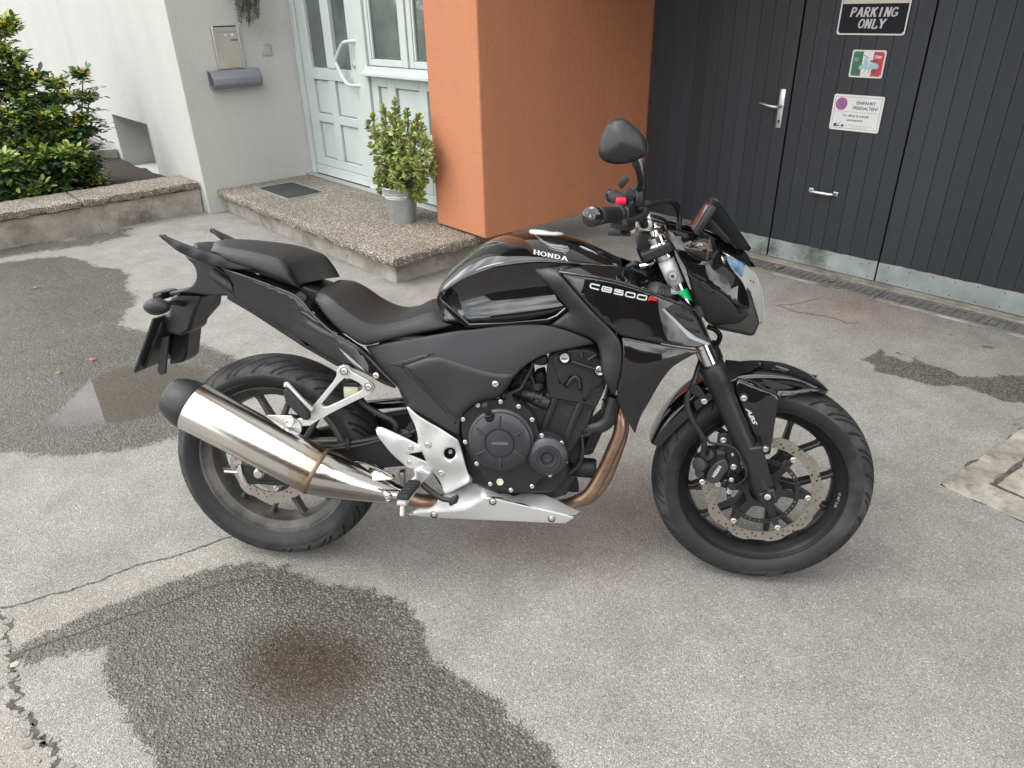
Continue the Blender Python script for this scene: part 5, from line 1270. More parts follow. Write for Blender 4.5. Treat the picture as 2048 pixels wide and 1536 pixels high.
# ---- frame and dark inner mass
def mass(name, fn, pts, y0, y1, m, parent=bike, yb=None, bev=.006):
    yb = y0 if yb is None else yb
    b = MB(); P = [fn(x, y, yb) for x, y in pts]; plate(b, [(p[0], p[2]) for p in P], y0, y1); return b.build(name, m, parent, 30, bev=bev)
frame = mass('frame', B_, [(110, 330), (700, 230), (1300, 200), (1560, 280), (1300, 330), (1080, 420), (1000, 520), (900, 640), (730, 700), (690, 860), (560, 860), (420, 760), (300, 560)], -.13, .13, 'dark_metal', yb=-.13)
mass('frame_pivot', B_, [(300, 560), (420, 600), (620, 760), (720, 900), (740, 1180), (600, 1230), (480, 1050), (420, 880), (360, 700)], -.145, .145, 'dark_metal', frame)
mass('downtube', E1, [(1115, 1000), (1180, 800), (1290, 700), (1345, 480), (1420, 430), (1400, 640), (1300, 800), (1215, 985)], -.06, .06, 'satin_black', frame, -.06)
b = MB(); b.tube([bl(1240, 640, 0), bl(1300, 560, 0), (1.075, 0, .90)], .034, 14); b.tube([(1.105, 0, .86), (1.060, 0, .955)], .030, 16); b.build('steering_head', 'dark_metal', frame)
for s_ in (-1, 1):
    b = MB(); b.tube([(1.075, s_*.03, .89), (.95, s_*.10, .80), (.80, s_*.12, .74), (.60, s_*.12, .70), (.30, s_*.10, .72), (.0, s_*.08, .80), (-.12, s_*.07, .87)], .016, 10); b.build('frame_tube', 'dark_metal', frame)
mass('airbox', B_, [(300, 380), (1150, 240), (1240, 350), (1130, 430), (1040, 560), (900, 640), (500, 640)], -.09, .09, 'dark_metal', frame, -.09)
b = MB()   # rear shock and link behind the plates
b.tube([(.40, 0, .68), (.46, 0, .50), (.50, 0, .36)], .028, 12); b.build('rear_shock', 'dark_metal', frame)

# ---- engine
core = mass('engine', E1, [(60, 700), (200, 560), (500, 500), (760, 560), (840, 420), (1240, 580), (1180, 760), (1000, 1000), (1010, 1180), (860, 1320), (420, 1330), (200, 1230), (60, 980)], -.135, .14, 'engine_black', bike, -.135, .01)
mass('sump', E1, [(250, 1180), (900, 1180), (1000, 1080), (1060, 1150), (1000, 1330), (780, 1390), (300, 1350)], -.10, .12, 'dark_metal', core, -.10)
# crankcase cover
cc = [(95, 700), (120, 640), (200, 562), (300, 522), (420, 510), (510, 518), (610, 550), (690, 612), (728, 690), (745, 765), (765, 800), (820, 785), (890, 800), (955, 842), (992, 900), (1008, 980), (1002, 1062), (962, 1115), (880, 1162), (790, 1172), (735, 1215), (712, 1272), (650, 1292), (520, 1312), (450, 1290), (350, 1258), (295, 1190), (245, 1085), (195, 1030), (140, 930), (105, 810)]
b = MB(); P = smooth_poly([E1(x, y, -.168) for x, y in cc], 2, 70); plate(b, [(p[0], p[2]) for p in P], -.170, -.13); ccov = b.build('crankcase_cover', 'engine_black', core, 30, bev=.004)
c1 = E1(428, 880, -.195); px = np.linalg.norm(E1(428+100, 880, -.195)-c1)/100     # metres per zoom pixel
b = MB(); b.lathe([(-.165+.195-.20, 285*px), (-.0, 285*px)], (c1[0], 0, c1[2]), (0, -1, 0), 64) if False else None
def dome(name, c, prof, m, parent, n=72):
    b = MB(); b.lathe([(-y, r) for y, r in prof], (c[0], 0, c[2]), (0, -1, 0), n); return b.build(name, m, parent, 28)
cl = dome('clutch_cover', c1, [(-.160, 290*px), (-.174, 288*px), (-.180, 280*px), (-.183, 268*px), (-.1845, 262*px), (-.1900, 255*px), (-.1950, 230*px), (-.1985, 190*px), (-.2010, 150*px), (-.2015, 132*px), (-.1985, 128*px), (-.1985, 118*px), (-.2030, 114*px), (-.2035, 108*px), (-.2035, 0)], 'cover_black', ccov)
for k in range(6):
    a = R_(90+60*k); b = MB(); r0, r1 = 130*px, 238*px
    Mx = np.c_[[math.cos(a), 0, math.sin(a)], [0, 1, 0], [-math.sin(a), 0, math.cos(a)]]
    b.rbox((c1[0]+(r0+r1)/2*math.cos(a), -.1975, c1[2]+(r0+r1)/2*math.sin(a)), (r1-r0, .009, .0058), .002, Mx); b.build('rib', 'cover_black', cl)
b = MB(); text_on(b, 'HONDA', lambda u, v: (c1[0]+u, -.2040, c1[2]+v-.003), .0072, 'c', bold=.02, spacing=1.15, shear=.12); b.build('lettering', 'slate_plastic', cl, flat=True)
c2 = E1(832, 1012, -.19)
dome('alternator_cover', c2, [(-.160, 178*px), (-.176, 176*px), (-.182, 168*px), (-.189, 140*px), (-.192, 118*px), (-.1955, 112*px), (-.1955, 92*px), (-.194, 90*px), (-.194, 84*px), (-.1965, 80*px), (-.1955, 62*px), (-.188, 52*px), (-.188, 46*px), (-.191, 40*px), (-.191, 22*px), (-.1895, 18*px), (-.1895, 0)], 'cover_black', ccov)
for x, y in [(110, 687), (237, 567), (430, 537), (585, 578), (700, 690), (783, 825), (950, 888), (985, 1048), (853, 1160), (700, 1258), (520, 1290), (343, 1238), (228, 1065), (130, 880)]:
    q = E1(x, y, -.178); b = MB(); b.lathe([(-.16+.0, .0085), (0, .0082), (.002, .0075)], (q[0], -.172, q[2]), (0, -1, 0), 14); b.build('bolt_boss', 'engine_black', ccov, 30); bolt(ccov, (q[0], -.174, q[2]), bo_m)
q = E1(428, 1215, -.17); b = MB(); b.lathe([(0, .0095), (.003, .0095), (.004, .0075), (.002, .007), (.002, 0)], (q[0], -.170, q[2]), (0, -1, 0), 20); b.build('oil_window', 'reservoir_plastic', ccov, 30)
b = MB(); b.tube([E1(345, 700, -.170), E1(338, 660, -.192), E1(325, 628, -.204)], [.0155, .0135, .0125], 16, caps=True); b.build('oil_filler_neck', 'engine_black', ccov, 40)
b = MB(); q0, q1 = E1(320, 615, -.206), E1(295, 560, -.216); b.tube([q0, q0*.6+q1*.4, q1], [.0095, .0095, .0085], 6, smooth=False); b.build('oil_filler_cap', 'satin_black', ccov, 30)
# cylinder, head, head cover
mass('cylinder', E1, [(770, 800), (850, 520), (1240, 590), (1210, 690), (1010, 880), (960, 850), (880, 800)], -.128, .125, 'engine_black', core, -.128, .01)
for (xa, ya, xb, yb) in ((792, 775, 934, 402), (985, 850, 1140, 480)):
    b = MB(); b.tube([E1(xa, ya, -.130), E1(xb, yb, -.134)], [.0115, .0125], 14, smooth=False); b.build('stud_column', 'engine_black', core, 40); bolt(core, E1(xb, yb, -.137)*[1, 0, 1]+[0, -.134, 0], bo_m)
    b = MB(); q = E1(xb, yb, -.134); d = q-E1(xa, ya, -.130); d /= np.linalg.norm(d); b.lathe([(0, .0085), (.006, .0085), (.007, .005), (.004, .004), (.004, 0)], q, d, 14); b.build('bolt', 'bright_bolt', core, 30)
for k, (yy, hh) in enumerate(((470, 26), (520, 30))):
    P = [E1(x, y, -.137) for x, y in [(838, yy-40), (1245, yy+58), (1240, yy+58+hh), (836, yy-40+hh)]]; b = MB(); plate(b, [(p[0], p[2]) for p in P], -.139, .13); b.build('head_flange', 'engine_black', core, 30, bev=.003)
hd = mass('cylinder_head', E1, [(826, 430), (818, 330), (832, 170), (856, 128), (920, 96), (1080, 66), (1200, 78), (1290, 120), (1345, 300), (1325, 420), (1255, 570), (1240, 590), (1120, 555), (850, 505)], -.146, .13, 'engine_black', core, -.146, .008)
P = [E1(x, y, -.150) for x, y in [(870, 190), (900, 130), (1060, 80), (1190, 90), (1290, 140), (1320, 320), (1300, 390), (1215, 430), (1160, 540), (1130, 530), (1130, 420), (1110, 330), (1040, 315), (985, 400), (930, 380), (915, 320), (905, 280)]]; panel('head_cover', P, 'engine_black', hd, thick=.008, roll=.004, step=.016, sm=1)
P = [E1(x, y, -.156) for x, y in [(975, 410), (1042, 305), (1118, 318), (1122, 445), (1095, 440), (1085, 352), (1052, 345), (1008, 418)]]; panel('head_rib', P, 'engine_black', hd, thick=.010, roll=.004, step=.010, sm=1, corner=80)
for x, y in ((978, 160), (1278, 268)):
    q = E1(x, y, -.155); b = MB(); b.lathe([(-.012, .0165), (.002, .0165), (.004, .0150), (.001, .0135), (.001, .0125)], (q[0], -.152, q[2]), (0, -1, 0), 28); b.build('plug_seat', 'engine_black', hd, 30)
    b = MB(); b.lathe([(0, .0122), (.005, .0122), (.0065, .0105), (.0055, .0085), (.0055, 0)], (q[0], -.152, q[2]), (0, -1, 0), 28); pl = b.build('head_plug', 'aluminium', hd, 30)
    b = MB(); b.box((q[0], -.1578, q[2]-.0015), (.015, .0012, .003)); b.build('plug_slot', 'dark_bolt', hd)
for x0, y0, x1, y1 in ((1040, 190, 1240, 255), (1180, 175, 1250, 130), (1110, 95, 1125, 150)):
    b = MB(); b.tube([E1(x0, y0, -.156), E1(x1, y1, -.156)], .004, 8, smooth=False); b.build('cover_rib', 'engine_black', hd)
# hoses, wiring, throttle side
def hose(name, fn, P, r, m='hose_rubber', xf=None, parent=bike, n=10, fl=False):
    b = MB(); b.tube([fn(*p) for p in P], r, n, smooth=not fl); return b.build(name, m, parent, 45, xf)
hose('clutch_cable', E1, [(705, 200, -.125), (680, 270, -.13), (640, 350, -.135), (600, 420, -.14), (540, 450, -.145), (470, 480, -.15), (420, 500, -.155)], .0058)
hose('cable_adjuster', E1, [(450, 483, -.155), (520, 462, -.15)], .0082, 'dark_metal', fl=True); hose('cable_wire', E1, [(425, 497, -.156), (330, 528, -.16)], .0018, 'bright_bolt', fl=True)
mass('cable_bracket', E1, [(470, 470), (525, 460), (545, 520), (600, 550), (640, 600), (560, 590), (480, 560)], -.166, -.160, 'engine_black', core, -.163, .001)
mass('clutch_lever_arm', E1, [(300, 520), (330, 505), (345, 525), (320, 545)], -.172, -.160, 'dark_metal', core, -.163, .001)
hose('coolant_hose', E1, [(600, 450, -.11), (680, 480, -.12), (760, 520, -.13), (840, 545, -.13)], [.018, .018, .020, .020], 'satin_black', n=14)
b = MB(); q0, q1 = E1(660, 470, -.135), E1(830, 515, -.14); d = (q1-q0); L_ = np.linalg.norm(d); b.lathe([(0, .012), (L_*.2, .013), (L_*.22, .016), (L_*.35, .016), (L_*.36, .0125), (L_*.6, .012), (L_*.62, .0155), (L_*.72, .0155), (L_*.74, .009), (L_, .006)], q0, d, 16); b.build('water_sensor', 'satin_black', core, 35)
for P, y0, y1 in (([(560, 290), (700, 205), (720, 330), (600, 400), (520, 370)], -.11, -.06), ([(715, 300), (800, 270), (825, 400), (800, 450), (720, 450)], -.10, -.04), ([(690, 370), (800, 380), (800, 440), (690, 450)], -.125, -.09)):
    mass('throttle_body', E1, P, y0, y1, 'dark_metal', core, y0)
mass('engine_hanger', E1, [(690, 180), (760, 150), (835, 130), (830, 220), (770, 225), (720, 215)], -.135, -.118, 'satin_black', frame, -.13); bolt(frame, E1(768, 185, -.137)*[1, 0, 1]+[0, -.135, 0], bo_d)
mass('connector', E1, [(720, 380), (765, 375), (768, 440), (722, 440)], -.135, -.118, 'dark_metal', core, -.13, .002)
hose('wire', E1, [(590, 240, -.12), (640, 260, -.125), (700, 330, -.128), (720, 400, -.13)], .0032); hose('wire', E1, [(640, 200, -.12), (600, 330, -.122), (520, 400, -.125)], .003); hose('wire', E1, [(760, 440, -.125), (720, 470, -.128), (640, 440, -.128), (560, 470, -.13)], .003)
hose('radiator_pipe', E1, [(1150, 768, -.115), (1215, 752, -.12), (1285, 738, -.12), (1345, 690, -.12), (1375, 600, -.12), (1405, 490, -.12)], [.0165, .0165, .019, .021, .021, .021], 'satin_black', n=16)
q = E1(1158, 770, -.125); b = MB(); b.lathe([(-.02, .0185), (.004, .0185), (.006, .016), (.006, .010), (.003, .009), (.003, 0)], q, (-.35, -1, 0), 20); b.build('pipe_flange', 'satin_black', core, 30); bolt(core, q+[-.001, -.005, 0], bo_d)
b = MB(); f0, f1 = E1(1040, 1085, -.055), E1(1245, 1100, -.060); b.tube([f0, f0*.9+f1*.1, f1*.92+f0*.08, f1], [.024, .028, .028, .024], 28, smooth=False); b.build('oil_filter', 'dark_metal', core, 40)
b = MB(); b.tube([E1(1120, 830, -.10), E1(1130, 950, -.105), E1(1105, 1060, -.105), E1(1020, 1140, -.105), E1(900, 1180, -.105)], .006, 8); b.build('wire_loom', 'hose_rubber', core)
mass('front_bracket', E1, [(860, 1240), (1000, 1160), (1080, 1160), (1000, 1260), (900, 1310)], -.11, -.10, 'dark_metal', core, -.105, .001)
mass('horn', E1, [(930, 1300), (1040, 1195), (1090, 1240), (1100, 1310)], -.05, .0, 'dark_metal', core, -.05, .004)
mass('coil_cover', E1, [(1010, 840), (1100, 830), (1110, 1000), (1060, 1080), (1010, 1040)], -.09, .05, 'dark_metal', core, -.09)
for x, y in ((165, 1105), (150, 990), (140, 750)):
    bolt(core, E1(x, y, -.14)*[1, 0, 1]+[0, -.136, 0], bo_d)
# radiator between the shrouds
b = MB(); b.box((0, 0, 0), (.03, .30, .22), np.array([[math.cos(.42), 0, math.sin(.42)], [0, 1, 0], [-math.sin(.42), 0, math.cos(.42)]])); rad = b.build('radiator', 'dark_metal', bike); rad.location = (1.055, 0, .66)

# ---- silver parts
cre = [(300, 1188, -.146), (430, 1172, -.150), (600, 1162, -.152), (830, 1150, -.152), (920, 1112, -.152), (1000, 1060, -.152), (1062, 1022, -.152), (1300, 1078, -.152), (1600, 1148, -.152), (1890, 1214, -.150)]
topl = [(1968, 1162, -.122), (1900, 1148, -.124), (1640, 1008, -.112), (1580, 998, -.110), (1380, 1000, -.110), (1300, 1020, -.126), (1120, 962, -.126), (990, 898, -.116), (930, 885, -.112), (890, 900, -.112), (660, 1010, -.122), (560, 1056, -.130), (440, 1112, -.140)]
botl = [(1900, 1222, -.149), (1812, 1280, -.146), (1600, 1272, -.147), (1100, 1250, -.147), (600, 1226, -.147), (370, 1208, -.146), (296, 1192, -.145)]
bp, bpv = panel('belly_pan', [E2(*q) for q in cre]+[E2(*q) for q in botl], 'silver_paint', bike, thick=.003, roll=.003, step=.012, sm=1, corner=28, lam=1e-3)
panel('belly_pan_top', [E2(*q) for q in cre+topl], 'silver_paint', bp[0], [E2(*q) for q in [(760, 1070, -.138), (960, 980, -.132), (1200, 1045, -.140), (1450, 1060, -.130), (1700, 1120, -.136)]], thick=.003, roll=.0025, step=.012, sm=1, corner=28, lam=3e-5)
for x, y in ((563, 1193), (1122, 1065), (1682, 1232)):
    q = stick(bpv, E2(x, y, -.15), 0); b = MB(); b.lathe([(-.006, .0105), (.0015, .0105), (.0015, .0088), (-.002, .008), (-.002, 0)], q, (0, -1, .08), 20); b.build('bolt_seat', 'dark_metal', bp[0], 30); bolt(bp[0], q-[0, -.001, 0], bo_m)
hl = [(5, 382), (18, 362), (70, 364), (240, 436), (410, 512), (416, 440), (380, 330), (322, 235), (293, 172), (310, 168), (440, 264), (780, 458), (800, 488), (832, 600), (880, 800), (906, 850), (904, 882), (690, 992), (655, 992), (640, 930), (600, 858), (560, 815), (500, 772), (440, 748), (380, 752), (318, 752), (270, 722), (170, 640), (80, 520), (30, 440)]
P = [E2(x, y, -.165) for x, y in hl]; ho = [[E2(x, y, -.165) for x, y in [(300, 612), (455, 580), (485, 640), (506, 690)]], [E2(720+58*math.cos(t), 600+58*math.sin(t), -.165) for t in np.linspace(0, 2*math.pi, 18, endpoint=False)]]
inn = [E2(x, y, d) for x, y, d in [(200, 480, -.172), (520, 600, -.178), (760, 700, -.176), (600, 400, -.170), (780, 860, -.168), (140, 520, -.170)]]
P = [np.array((p[0], -.168+.006*math.sin(i), p[2])) for i, p in enumerate(P)]
hp_, hpv = panel('heel_plate', P, 'silver_paint', bike, inn, thick=.010, roll=.0035, step=.011, sm=1, corner=40, holes=ho, lam=1e-5)
for x, y, me_ in ((513, 520, bo_b), (345, 552, bo_m), (333, 692, bo_m), (630, 800, bo_b)):
    q = stick(hpv, E2(x, y, -.17), 0); b = MB(); b.lathe([(-.004, .0105 if me_ is bo_b else .008), (.001, .0105 if me_ is bo_b else .008), (.001, .009 if me_ is bo_b else .0066), (-.002, .008 if me_ is bo_b else .006), (-.002, 0)], q, (0, -1, 0), 18); b.build('bolt_seat', 'aluminium', hp_[0], 30); bolt(hp_[0], q+[0, .002, 0], me_)
b = MB(); q = E2(722, 590, -.15); b.lathe([(-.02, .0135), (0, .0135), (0, .010), (-.003, .009), (-.003, 0)], (q[0], -.15, q[2]), (0, -1, 0), 20); b.build('pivot_cover', 'dark_metal', hp_[0], 30); bolt(hp_[0], (q[0], -.152, q[2]), bo_m)
mass('peg_hanger', E2, [(372, 752), (450, 735), (545, 790), (470, 872), (425, 915), (350, 890), (330, 860), (385, 822)], -.185, -.160, 'silver_paint', bike, -.175, .005)
mass('hanger_recess', E2, [(418, 765), (512, 790), (440, 845), (415, 815)], -.1862, -.1852, 'aluminium', bike, -.175, .0004)
pr, pt = E2(395, 905, -.182), E2(262, 985, -.285)
pr = np.array((pr[0], -.178, pr[2])); pt = np.array((pr[0]-.012, -.300, pr[2]-.004))
peg = MB(); ux = np.array([math.cos(-.35), 0, math.sin(-.35)])
def pegblock(b, p0, p1, w, h, dz, r=.004):
    d = p1-p0; L_ = np.linalg.norm(d); d = d/L_; u = np.cross(d, [0, 0, 1]); u /= np.linalg.norm(u); w_ = np.cross(u, d); c_ = (p0+p1)/2+w_*dz; b.rbox(c_, (w, L_, h), r, np.c_[u, d, w_])
pegblock(peg, pr, pt, .026, .012, 0, .003); pg_ = peg.build('foot_peg', 'silver_paint', bike, 35)
b = MB(); pegblock(b, pr+(pt-pr)*.10, pr+(pt-pr)*.92, .034, .015, .012, .005); pr_ = b.build('peg_rubber', 'rubber', pg_, 35)
for k in range(5):
    b = MB(); a_, c_ = pr+(pt-pr)*(.18+.15*k), pr+(pt-pr)*(.22+.15*k); pegblock(b, a_, c_, .030, .004, .0205, .0015); b.build('rubber_rib', 'rubber', pr_)
b = MB(); b.lathe([(0, .006), (.03, .0065), (.034, .004), (.034, 0)], pt+[0, .012, -.004], (0, -.25, -1), 12); b.build('peg_feeler', 'silver_paint', pg_, 30)
# rear brake pedal
hose('brake_pedal', E2, [(440, 890, -.172), (480, 930, -.175), (560, 990, -.18), (640, 1040, -.186), (715, 1056, -.19)], [.0085, .0085, .008, .0075, .007], 'satin_black', n=10)
b = MB(); q = E2(752, 1055, -.205); b.rbox((q[0], -.205, q[2]), (.022, .038, .012), .002, np.array([[math.cos(.5), 0, -math.sin(.5)], [0, 1, 0], [math.sin(.5), 0, math.cos(.5)]])); b.build('pedal_pad', 'rubber', bike, 35)
b = MB(); q = E2(262, 850, -.10); b.rbox((q[0], -.10, q[2]), (.016, .03, .05), .003); b.build('brake_switch', 'stainless_sheet', bike)
# passenger peg bracket
br = [(1240, 208), (1262, 186), (1292, 178), (1322, 190), (1344, 222), (1385, 242), (1470, 290), (1498, 318), (1496, 352), (1470, 384), (1420, 400), (1180, 520), (1130, 556), (1070, 562), (1036, 525), (1060, 478), (1150, 370), (1240, 264)]
ho = [(1282, 266), (1330, 264), (1418, 312), (1424, 342), (1385, 368), (1190, 462), (1150, 470), (1132, 448)]
b = MB(); plate(b, [(p[0], p[2]) for p in smooth_poly([E_(x, y, -.168) for x, y in br], 1, 70)], -.176, -.160, [[(p[0], p[2]) for p in smooth_poly([E_(x, y, -.168) for x, y in ho], 1, 70)]]); pb = b.build('passenger_peg_bracket', 'silver_paint', bike, 35, bev=.0035)
for x, y in ((1290, 222), (1460, 330)):
    q = E_(x, y, -.176); b = MB(); b.lathe([(0, .0135), (.003, .0135), (.003, .0115), (.0, .011), (.0, 0)], (q[0], -.1762, q[2]), (0, -1, 0), 24); b.build('bolt_seat', 'aluminium', pb, 30); bolt(pb, (q[0], -.177, q[2]), bo_b)
pg = [(873, 372), (884, 330), (900, 342), (960, 400), (1020, 470), (1045, 520), (1048, 560), (1010, 556), (930, 480), (885, 430)]
b = MB(); plate(b, [(p[0], p[2]) for p in [E_(x, y, -.20) for x, y in pg]], -.212, -.186); b.build('passenger_peg_rubber', 'rubber', pb, 35, bev=.005)
b = MB(); b.tube([E_(878, 330, -.20), E_(886, 310, -.2), E_(930, 355, -.2), E_(1000, 430, -.2), E_(1062, 492, -.195)], [.005, .006, .0055, .0055, .007], 8); b.build('passenger_peg', 'silver_paint', pb)
hg = [(735, 545), (758, 526), (920, 530), (960, 560), (990, 600), (992, 640), (970, 664), (890, 640), (820, 600)]
b = MB(); plate(b, [(p[0], p[2]) for p in [E_(x, y, -.19) for x, y in hg]], -.194, -.188); hgo = b.build('muffler_hanger', 'aluminium', muff, 35, bev=.001)
b = MB(); plate(b, [(p[0], p[2]) for p in [E_(x, y, -.18) for x, y in [(940, 560), (1000, 545), (1060, 560), (1110, 560), (1060, 600), (960, 606)]]], -.187, -.170); b.build('hanger_arm', 'silver_paint', pb, 35, bev=.003)
q = E_(908, 583, -.2); b = MB(); b.lathe([(0, .016), (.003, .016), (.003, .012), (.010, .0115), (.0115, .0095), (.0085, .006), (.0085, 0)], (q[0], -.194, q[2]), (0, -1, 0), 24); b.build('hanger_bolt', 'bright_bolt', muff, 30)
# brake fluid reservoir
b = MB(); q = E_(1345, 362, -.13); b.rbox((q[0], -.125, q[2]), (.042, .04, .034), .004); rs = b.build('fluid_reservoir', 'reservoir_plastic', bike, 35)
b = MB(); b.rbox((q[0], -.125, q[2]+.023), (.046, .044, .012), .003); b.build('reservoir_lid', 'satin_black', rs, 35)
hose('reservoir_hose', E_, [(1400, 430, -.13), (1450, 470, -.135), (1540, 525, -.14), (1620, 565, -.14), (1650, 610, -.14), (1640, 680, -.135)], .0085)
hose('wire_loom', E_, [(1640, 660, -.13), (1700, 640, -.135), (1760, 650, -.14), (1800, 620, -.14)], .006); hose('wire_loom', E_, [(1600, 640, -.12), (1680, 670, -.128), (1770, 640, -.13)], .005)
mass('brake_connector', E_, [(1690, 650), (1740, 630), (1760, 670), (1720, 690)], -.15, -.135, 'dark_metal', bike, -.14, .003)
# side stand on the far side
b = MB(); b.tube([(.60, .13, .31), (.57, .20, .19), (.53, .278, .072)], [.013, .012, .011], 10, smooth=False); ss = b.build('side_stand', 'dark_metal', bike)
b = MB(); b.rbox((.52, .285, .068), (.07, .035, .008), .003, np.array(Rx(LEAN))); b.build('stand_foot', 'dark_metal', ss)
# ---- tank
TX = [(.498, .800, .745, .055), (.515, .852, .742, .095), (.545, .888, .742, .122), (.60, .935, .744, .145), (.66, .967, .748, .158), (.72, .980, .755, .163), (.79, .985, .766, .160), (.86, .972, .785, .150), (.93, .946, .83, .128), (.995, .915, .86, .095)]
ctrl = []
for x, zt, zb, w in TX:
    h = zt-zb
    prof = [(.76*w, zb), (.92*w, zb+.07*h), (.97*w, zb+.14*h), (.905*w, zb+.30*h), (.905*w, zb+.46*h), (.97*w, zb+.63*h), (1.0*w, zb+.70*h), (.95*w, zb+.765*h), (.70*w, zb+.885*h), (.38*w, zb+.965*h), (0, zt)]
    ctrl.append([np.array((x, -y, z)) for y, z in prof])
b = surf(half(ctrl), 6, 4, cap=True); tank = b.build('fuel_tank', 'gloss_black', bike, 60)
tankv = BVHTree.FromPolygons([Vector(v) for v in b.v], b.f)
mass('tank_trim', G_, [(60, 600), (110, 690), (190, 770), (260, 812), (500, 806), (800, 782), (880, 740), (945, 690), (930, 660), (860, 720), (800, 745), (500, 770), (270, 780), (170, 690)], -.150, -.100, 'gloss_black', tank, -.150, .004)
# fuel cap
b = MB(); b.lathe([(-.010, .046), (-.0005, .046), (.001, .043), (.001, .030), (.0022, .028), (.0022, 0)], (.795, 0, .9835), (.10, 0, 1), 40); fcap = b.build('fuel_cap', 'label_silver', tank, 30)
b = MB(); b.rbox((.797, 0, .9855), (.045, .014, .002), .001); b.build('cap_flap', 'dark_bolt', fcap)
def on_tank(x, y, off=.0012): p = G_(x, y, -.13); return stick(tankv, p, off)
wing = MB()
fe = [[(692, 184), (760, 226), (820, 246), (905, 254)], [(722, 196), (790, 236), (850, 250), (938, 262)], [(745, 212), (812, 248), (870, 258), (946, 272)], [(765, 228), (830, 258), (880, 268), (946, 284)], [(785, 244), (845, 268), (895, 278), (940, 294)], [(805, 262), (855, 280), (905, 290), (925, 304)]]
for i, F_ in enumerate(fe):
    pts = cat_up([(x, y, 0) for x, y in F_], 6)[:, :2]; n = len(pts)
    ribbon(wing, [tuple(p) for p in pts], [1.5+4.2*min(1, k/n*1.8) for k in range(n)], lambda x, y, i=i: on_tank(x, y, .0010+.0001*i))
wing.build('wing_emblem', 'silver_decal', tank, flat=True)
hon = MB(); Q = slab_text('HONDA', adv=1.02, sw=.22, thin=.13)
for i, q in enumerate(Q):
    q2 = []
    for p in q: q2.append(on_tank(707+p[0]*46.5, 300+p[0]*9.6-p[1]*27, .0012+.00005*i))
    hon.add(q2, [(0, 1, 2, 3)])
hon.build('lettering', 'white_decal', tank, flat=True)
# ---- seats
def seat(name, rows, yb, yr, m, parent, ytop=.0):
    ctrl = []
    for (bt, rd, tp), y1, y2 in zip(rows, yb, yr):
        p0 = A_(*bt, -y1); p3 = A_(*rd, -y2); p5 = A_(*tp, 0.)
        mid = (p0+p3)/2; mid[1] -= .006; p4 = p3*.45+p5*.55; p4[2] += .004
        under = p0.copy(); under[1] *= .82; under[2] -= .004; p2 = p3+np.array([0, -.004, -.006])
        ctrl.append([under, p0, mid, p2, p3+np.array([0, .006, .003]), p4, p5])
    b = surf(half(ctrl), 5, 3, cap=True); return b.build(name, m, parent, 75)
rider = seat('rider_seat', [((1112, 525), (1118, 478), (1245, 402)), ((1160, 592), (1190, 500), (1325, 410)), ((1230, 665), (1275, 565), (1400, 446)), ((1300, 722), (1360, 625), (1490, 508)), ((1390, 770), (1430, 655), (1570, 546)), ((1500, 748), (1525, 655), (1640, 560)), ((1650, 714), (1655, 625), (1705, 548)), ((1800, 687), (1785, 585), (1765, 515)), ((1915, 655), (1890, 590), (1815, 505))],
     (.110, .128, .140, .145, .145, .138, .128, .118, .100), (.098, .115, .126, .130, .130, .122, .110, .095, .075), 'seat_vinyl', bike)
pill = seat('pillion_seat', [((545, 250), (520, 226), (548, 182)), ((600, 288), (575, 218), (600, 172)), ((760, 337), (730, 240), (740, 177)), ((900, 388), (860, 270), (880, 188)), ((940, 404), (910, 284), (1010, 208)), ((965, 416), (938, 300), (1100, 236)), ((985, 430), (965, 325), (1165, 264)), ((1008, 440), (1005, 400), (1222, 330)), ((1022, 442), (1028, 434), (1252, 384))],
     (.085, .112, .122, .124, .124, .122, .118, .112, .104), (.070, .098, .108, .110, .110, .108, .104, .096, .088), 'seat_vinyl', bike)
# ---- tail
mass('seat_base', A_, [(560, 262), (760, 320), (980, 418), (1060, 446), (1130, 470), (1180, 560), (1300, 660), (1400, 700), (1800, 670), (1860, 680), (1400, 766), (1250, 680), (1130, 560), (1010, 455), (760, 360), (590, 310)], -.082, .082, 'dark_metal', bike, -.082, .004)
rid = [(585, 335, -.098), (650, 360, -.104), (800, 412, -.114), (960, 474, -.124), (1030, 518, -.128), (1110, 612, -.134), (1230, 715, -.145), (1340, 778, -.153), (1420, 850, -.157), (1500, 935, -.159), (1572, 1006, -.160)]
upt = [(1478, 890, -.146), (1440, 846, -.144), (1395, 784, -.140), (1310, 740, -.132), (1240, 686, -.122), (1165, 610, -.110), (1112, 556, -.100), (1080, 498, -.098), (1010, 450, -.098), (960, 428, -.098), (850, 390, -.096), (700, 350, -.090), (600, 312, -.086)]
lot = [(1562, 1020, -.160), (1480, 990, -.161), (1400, 936, -.158), (1280, 888, -.150), (1180, 836, -.141), (1040, 746, -.128), (900, 655, -.115), (760, 566, -.103), (645, 497, -.092), (632, 430, -.090)]
tail, tailv = panel('tail_cowl', [A_(*q) for q in rid+lot], 'gloss_black', bike, thick=.003, roll=.0035, step=.012, both=True, corner=45, lam=1e-3)
panel('tail_cowl_top', [A_(*q) for q in rid+upt], 'gloss_black', bike, thick=.003, roll=.0025, step=.012, both=True, corner=45, lam=1e-4)
def strip_on(bvh, fn, P, m, parent, th=.0015, roll=.002, step=.010, off=.0012, sm=1, corner=60, name='facet'):
    """thin piece that follows another surface"""
    Q = [stick(bvh, fn(x, y, -.14), off) for x, y in P]; return panel(name, Q, m, parent, thick=th, roll=roll, step=step, sm=sm, corner=corner, yf=lambda x, z: float(stick(bvh, (x, 0, z), off)[1]))
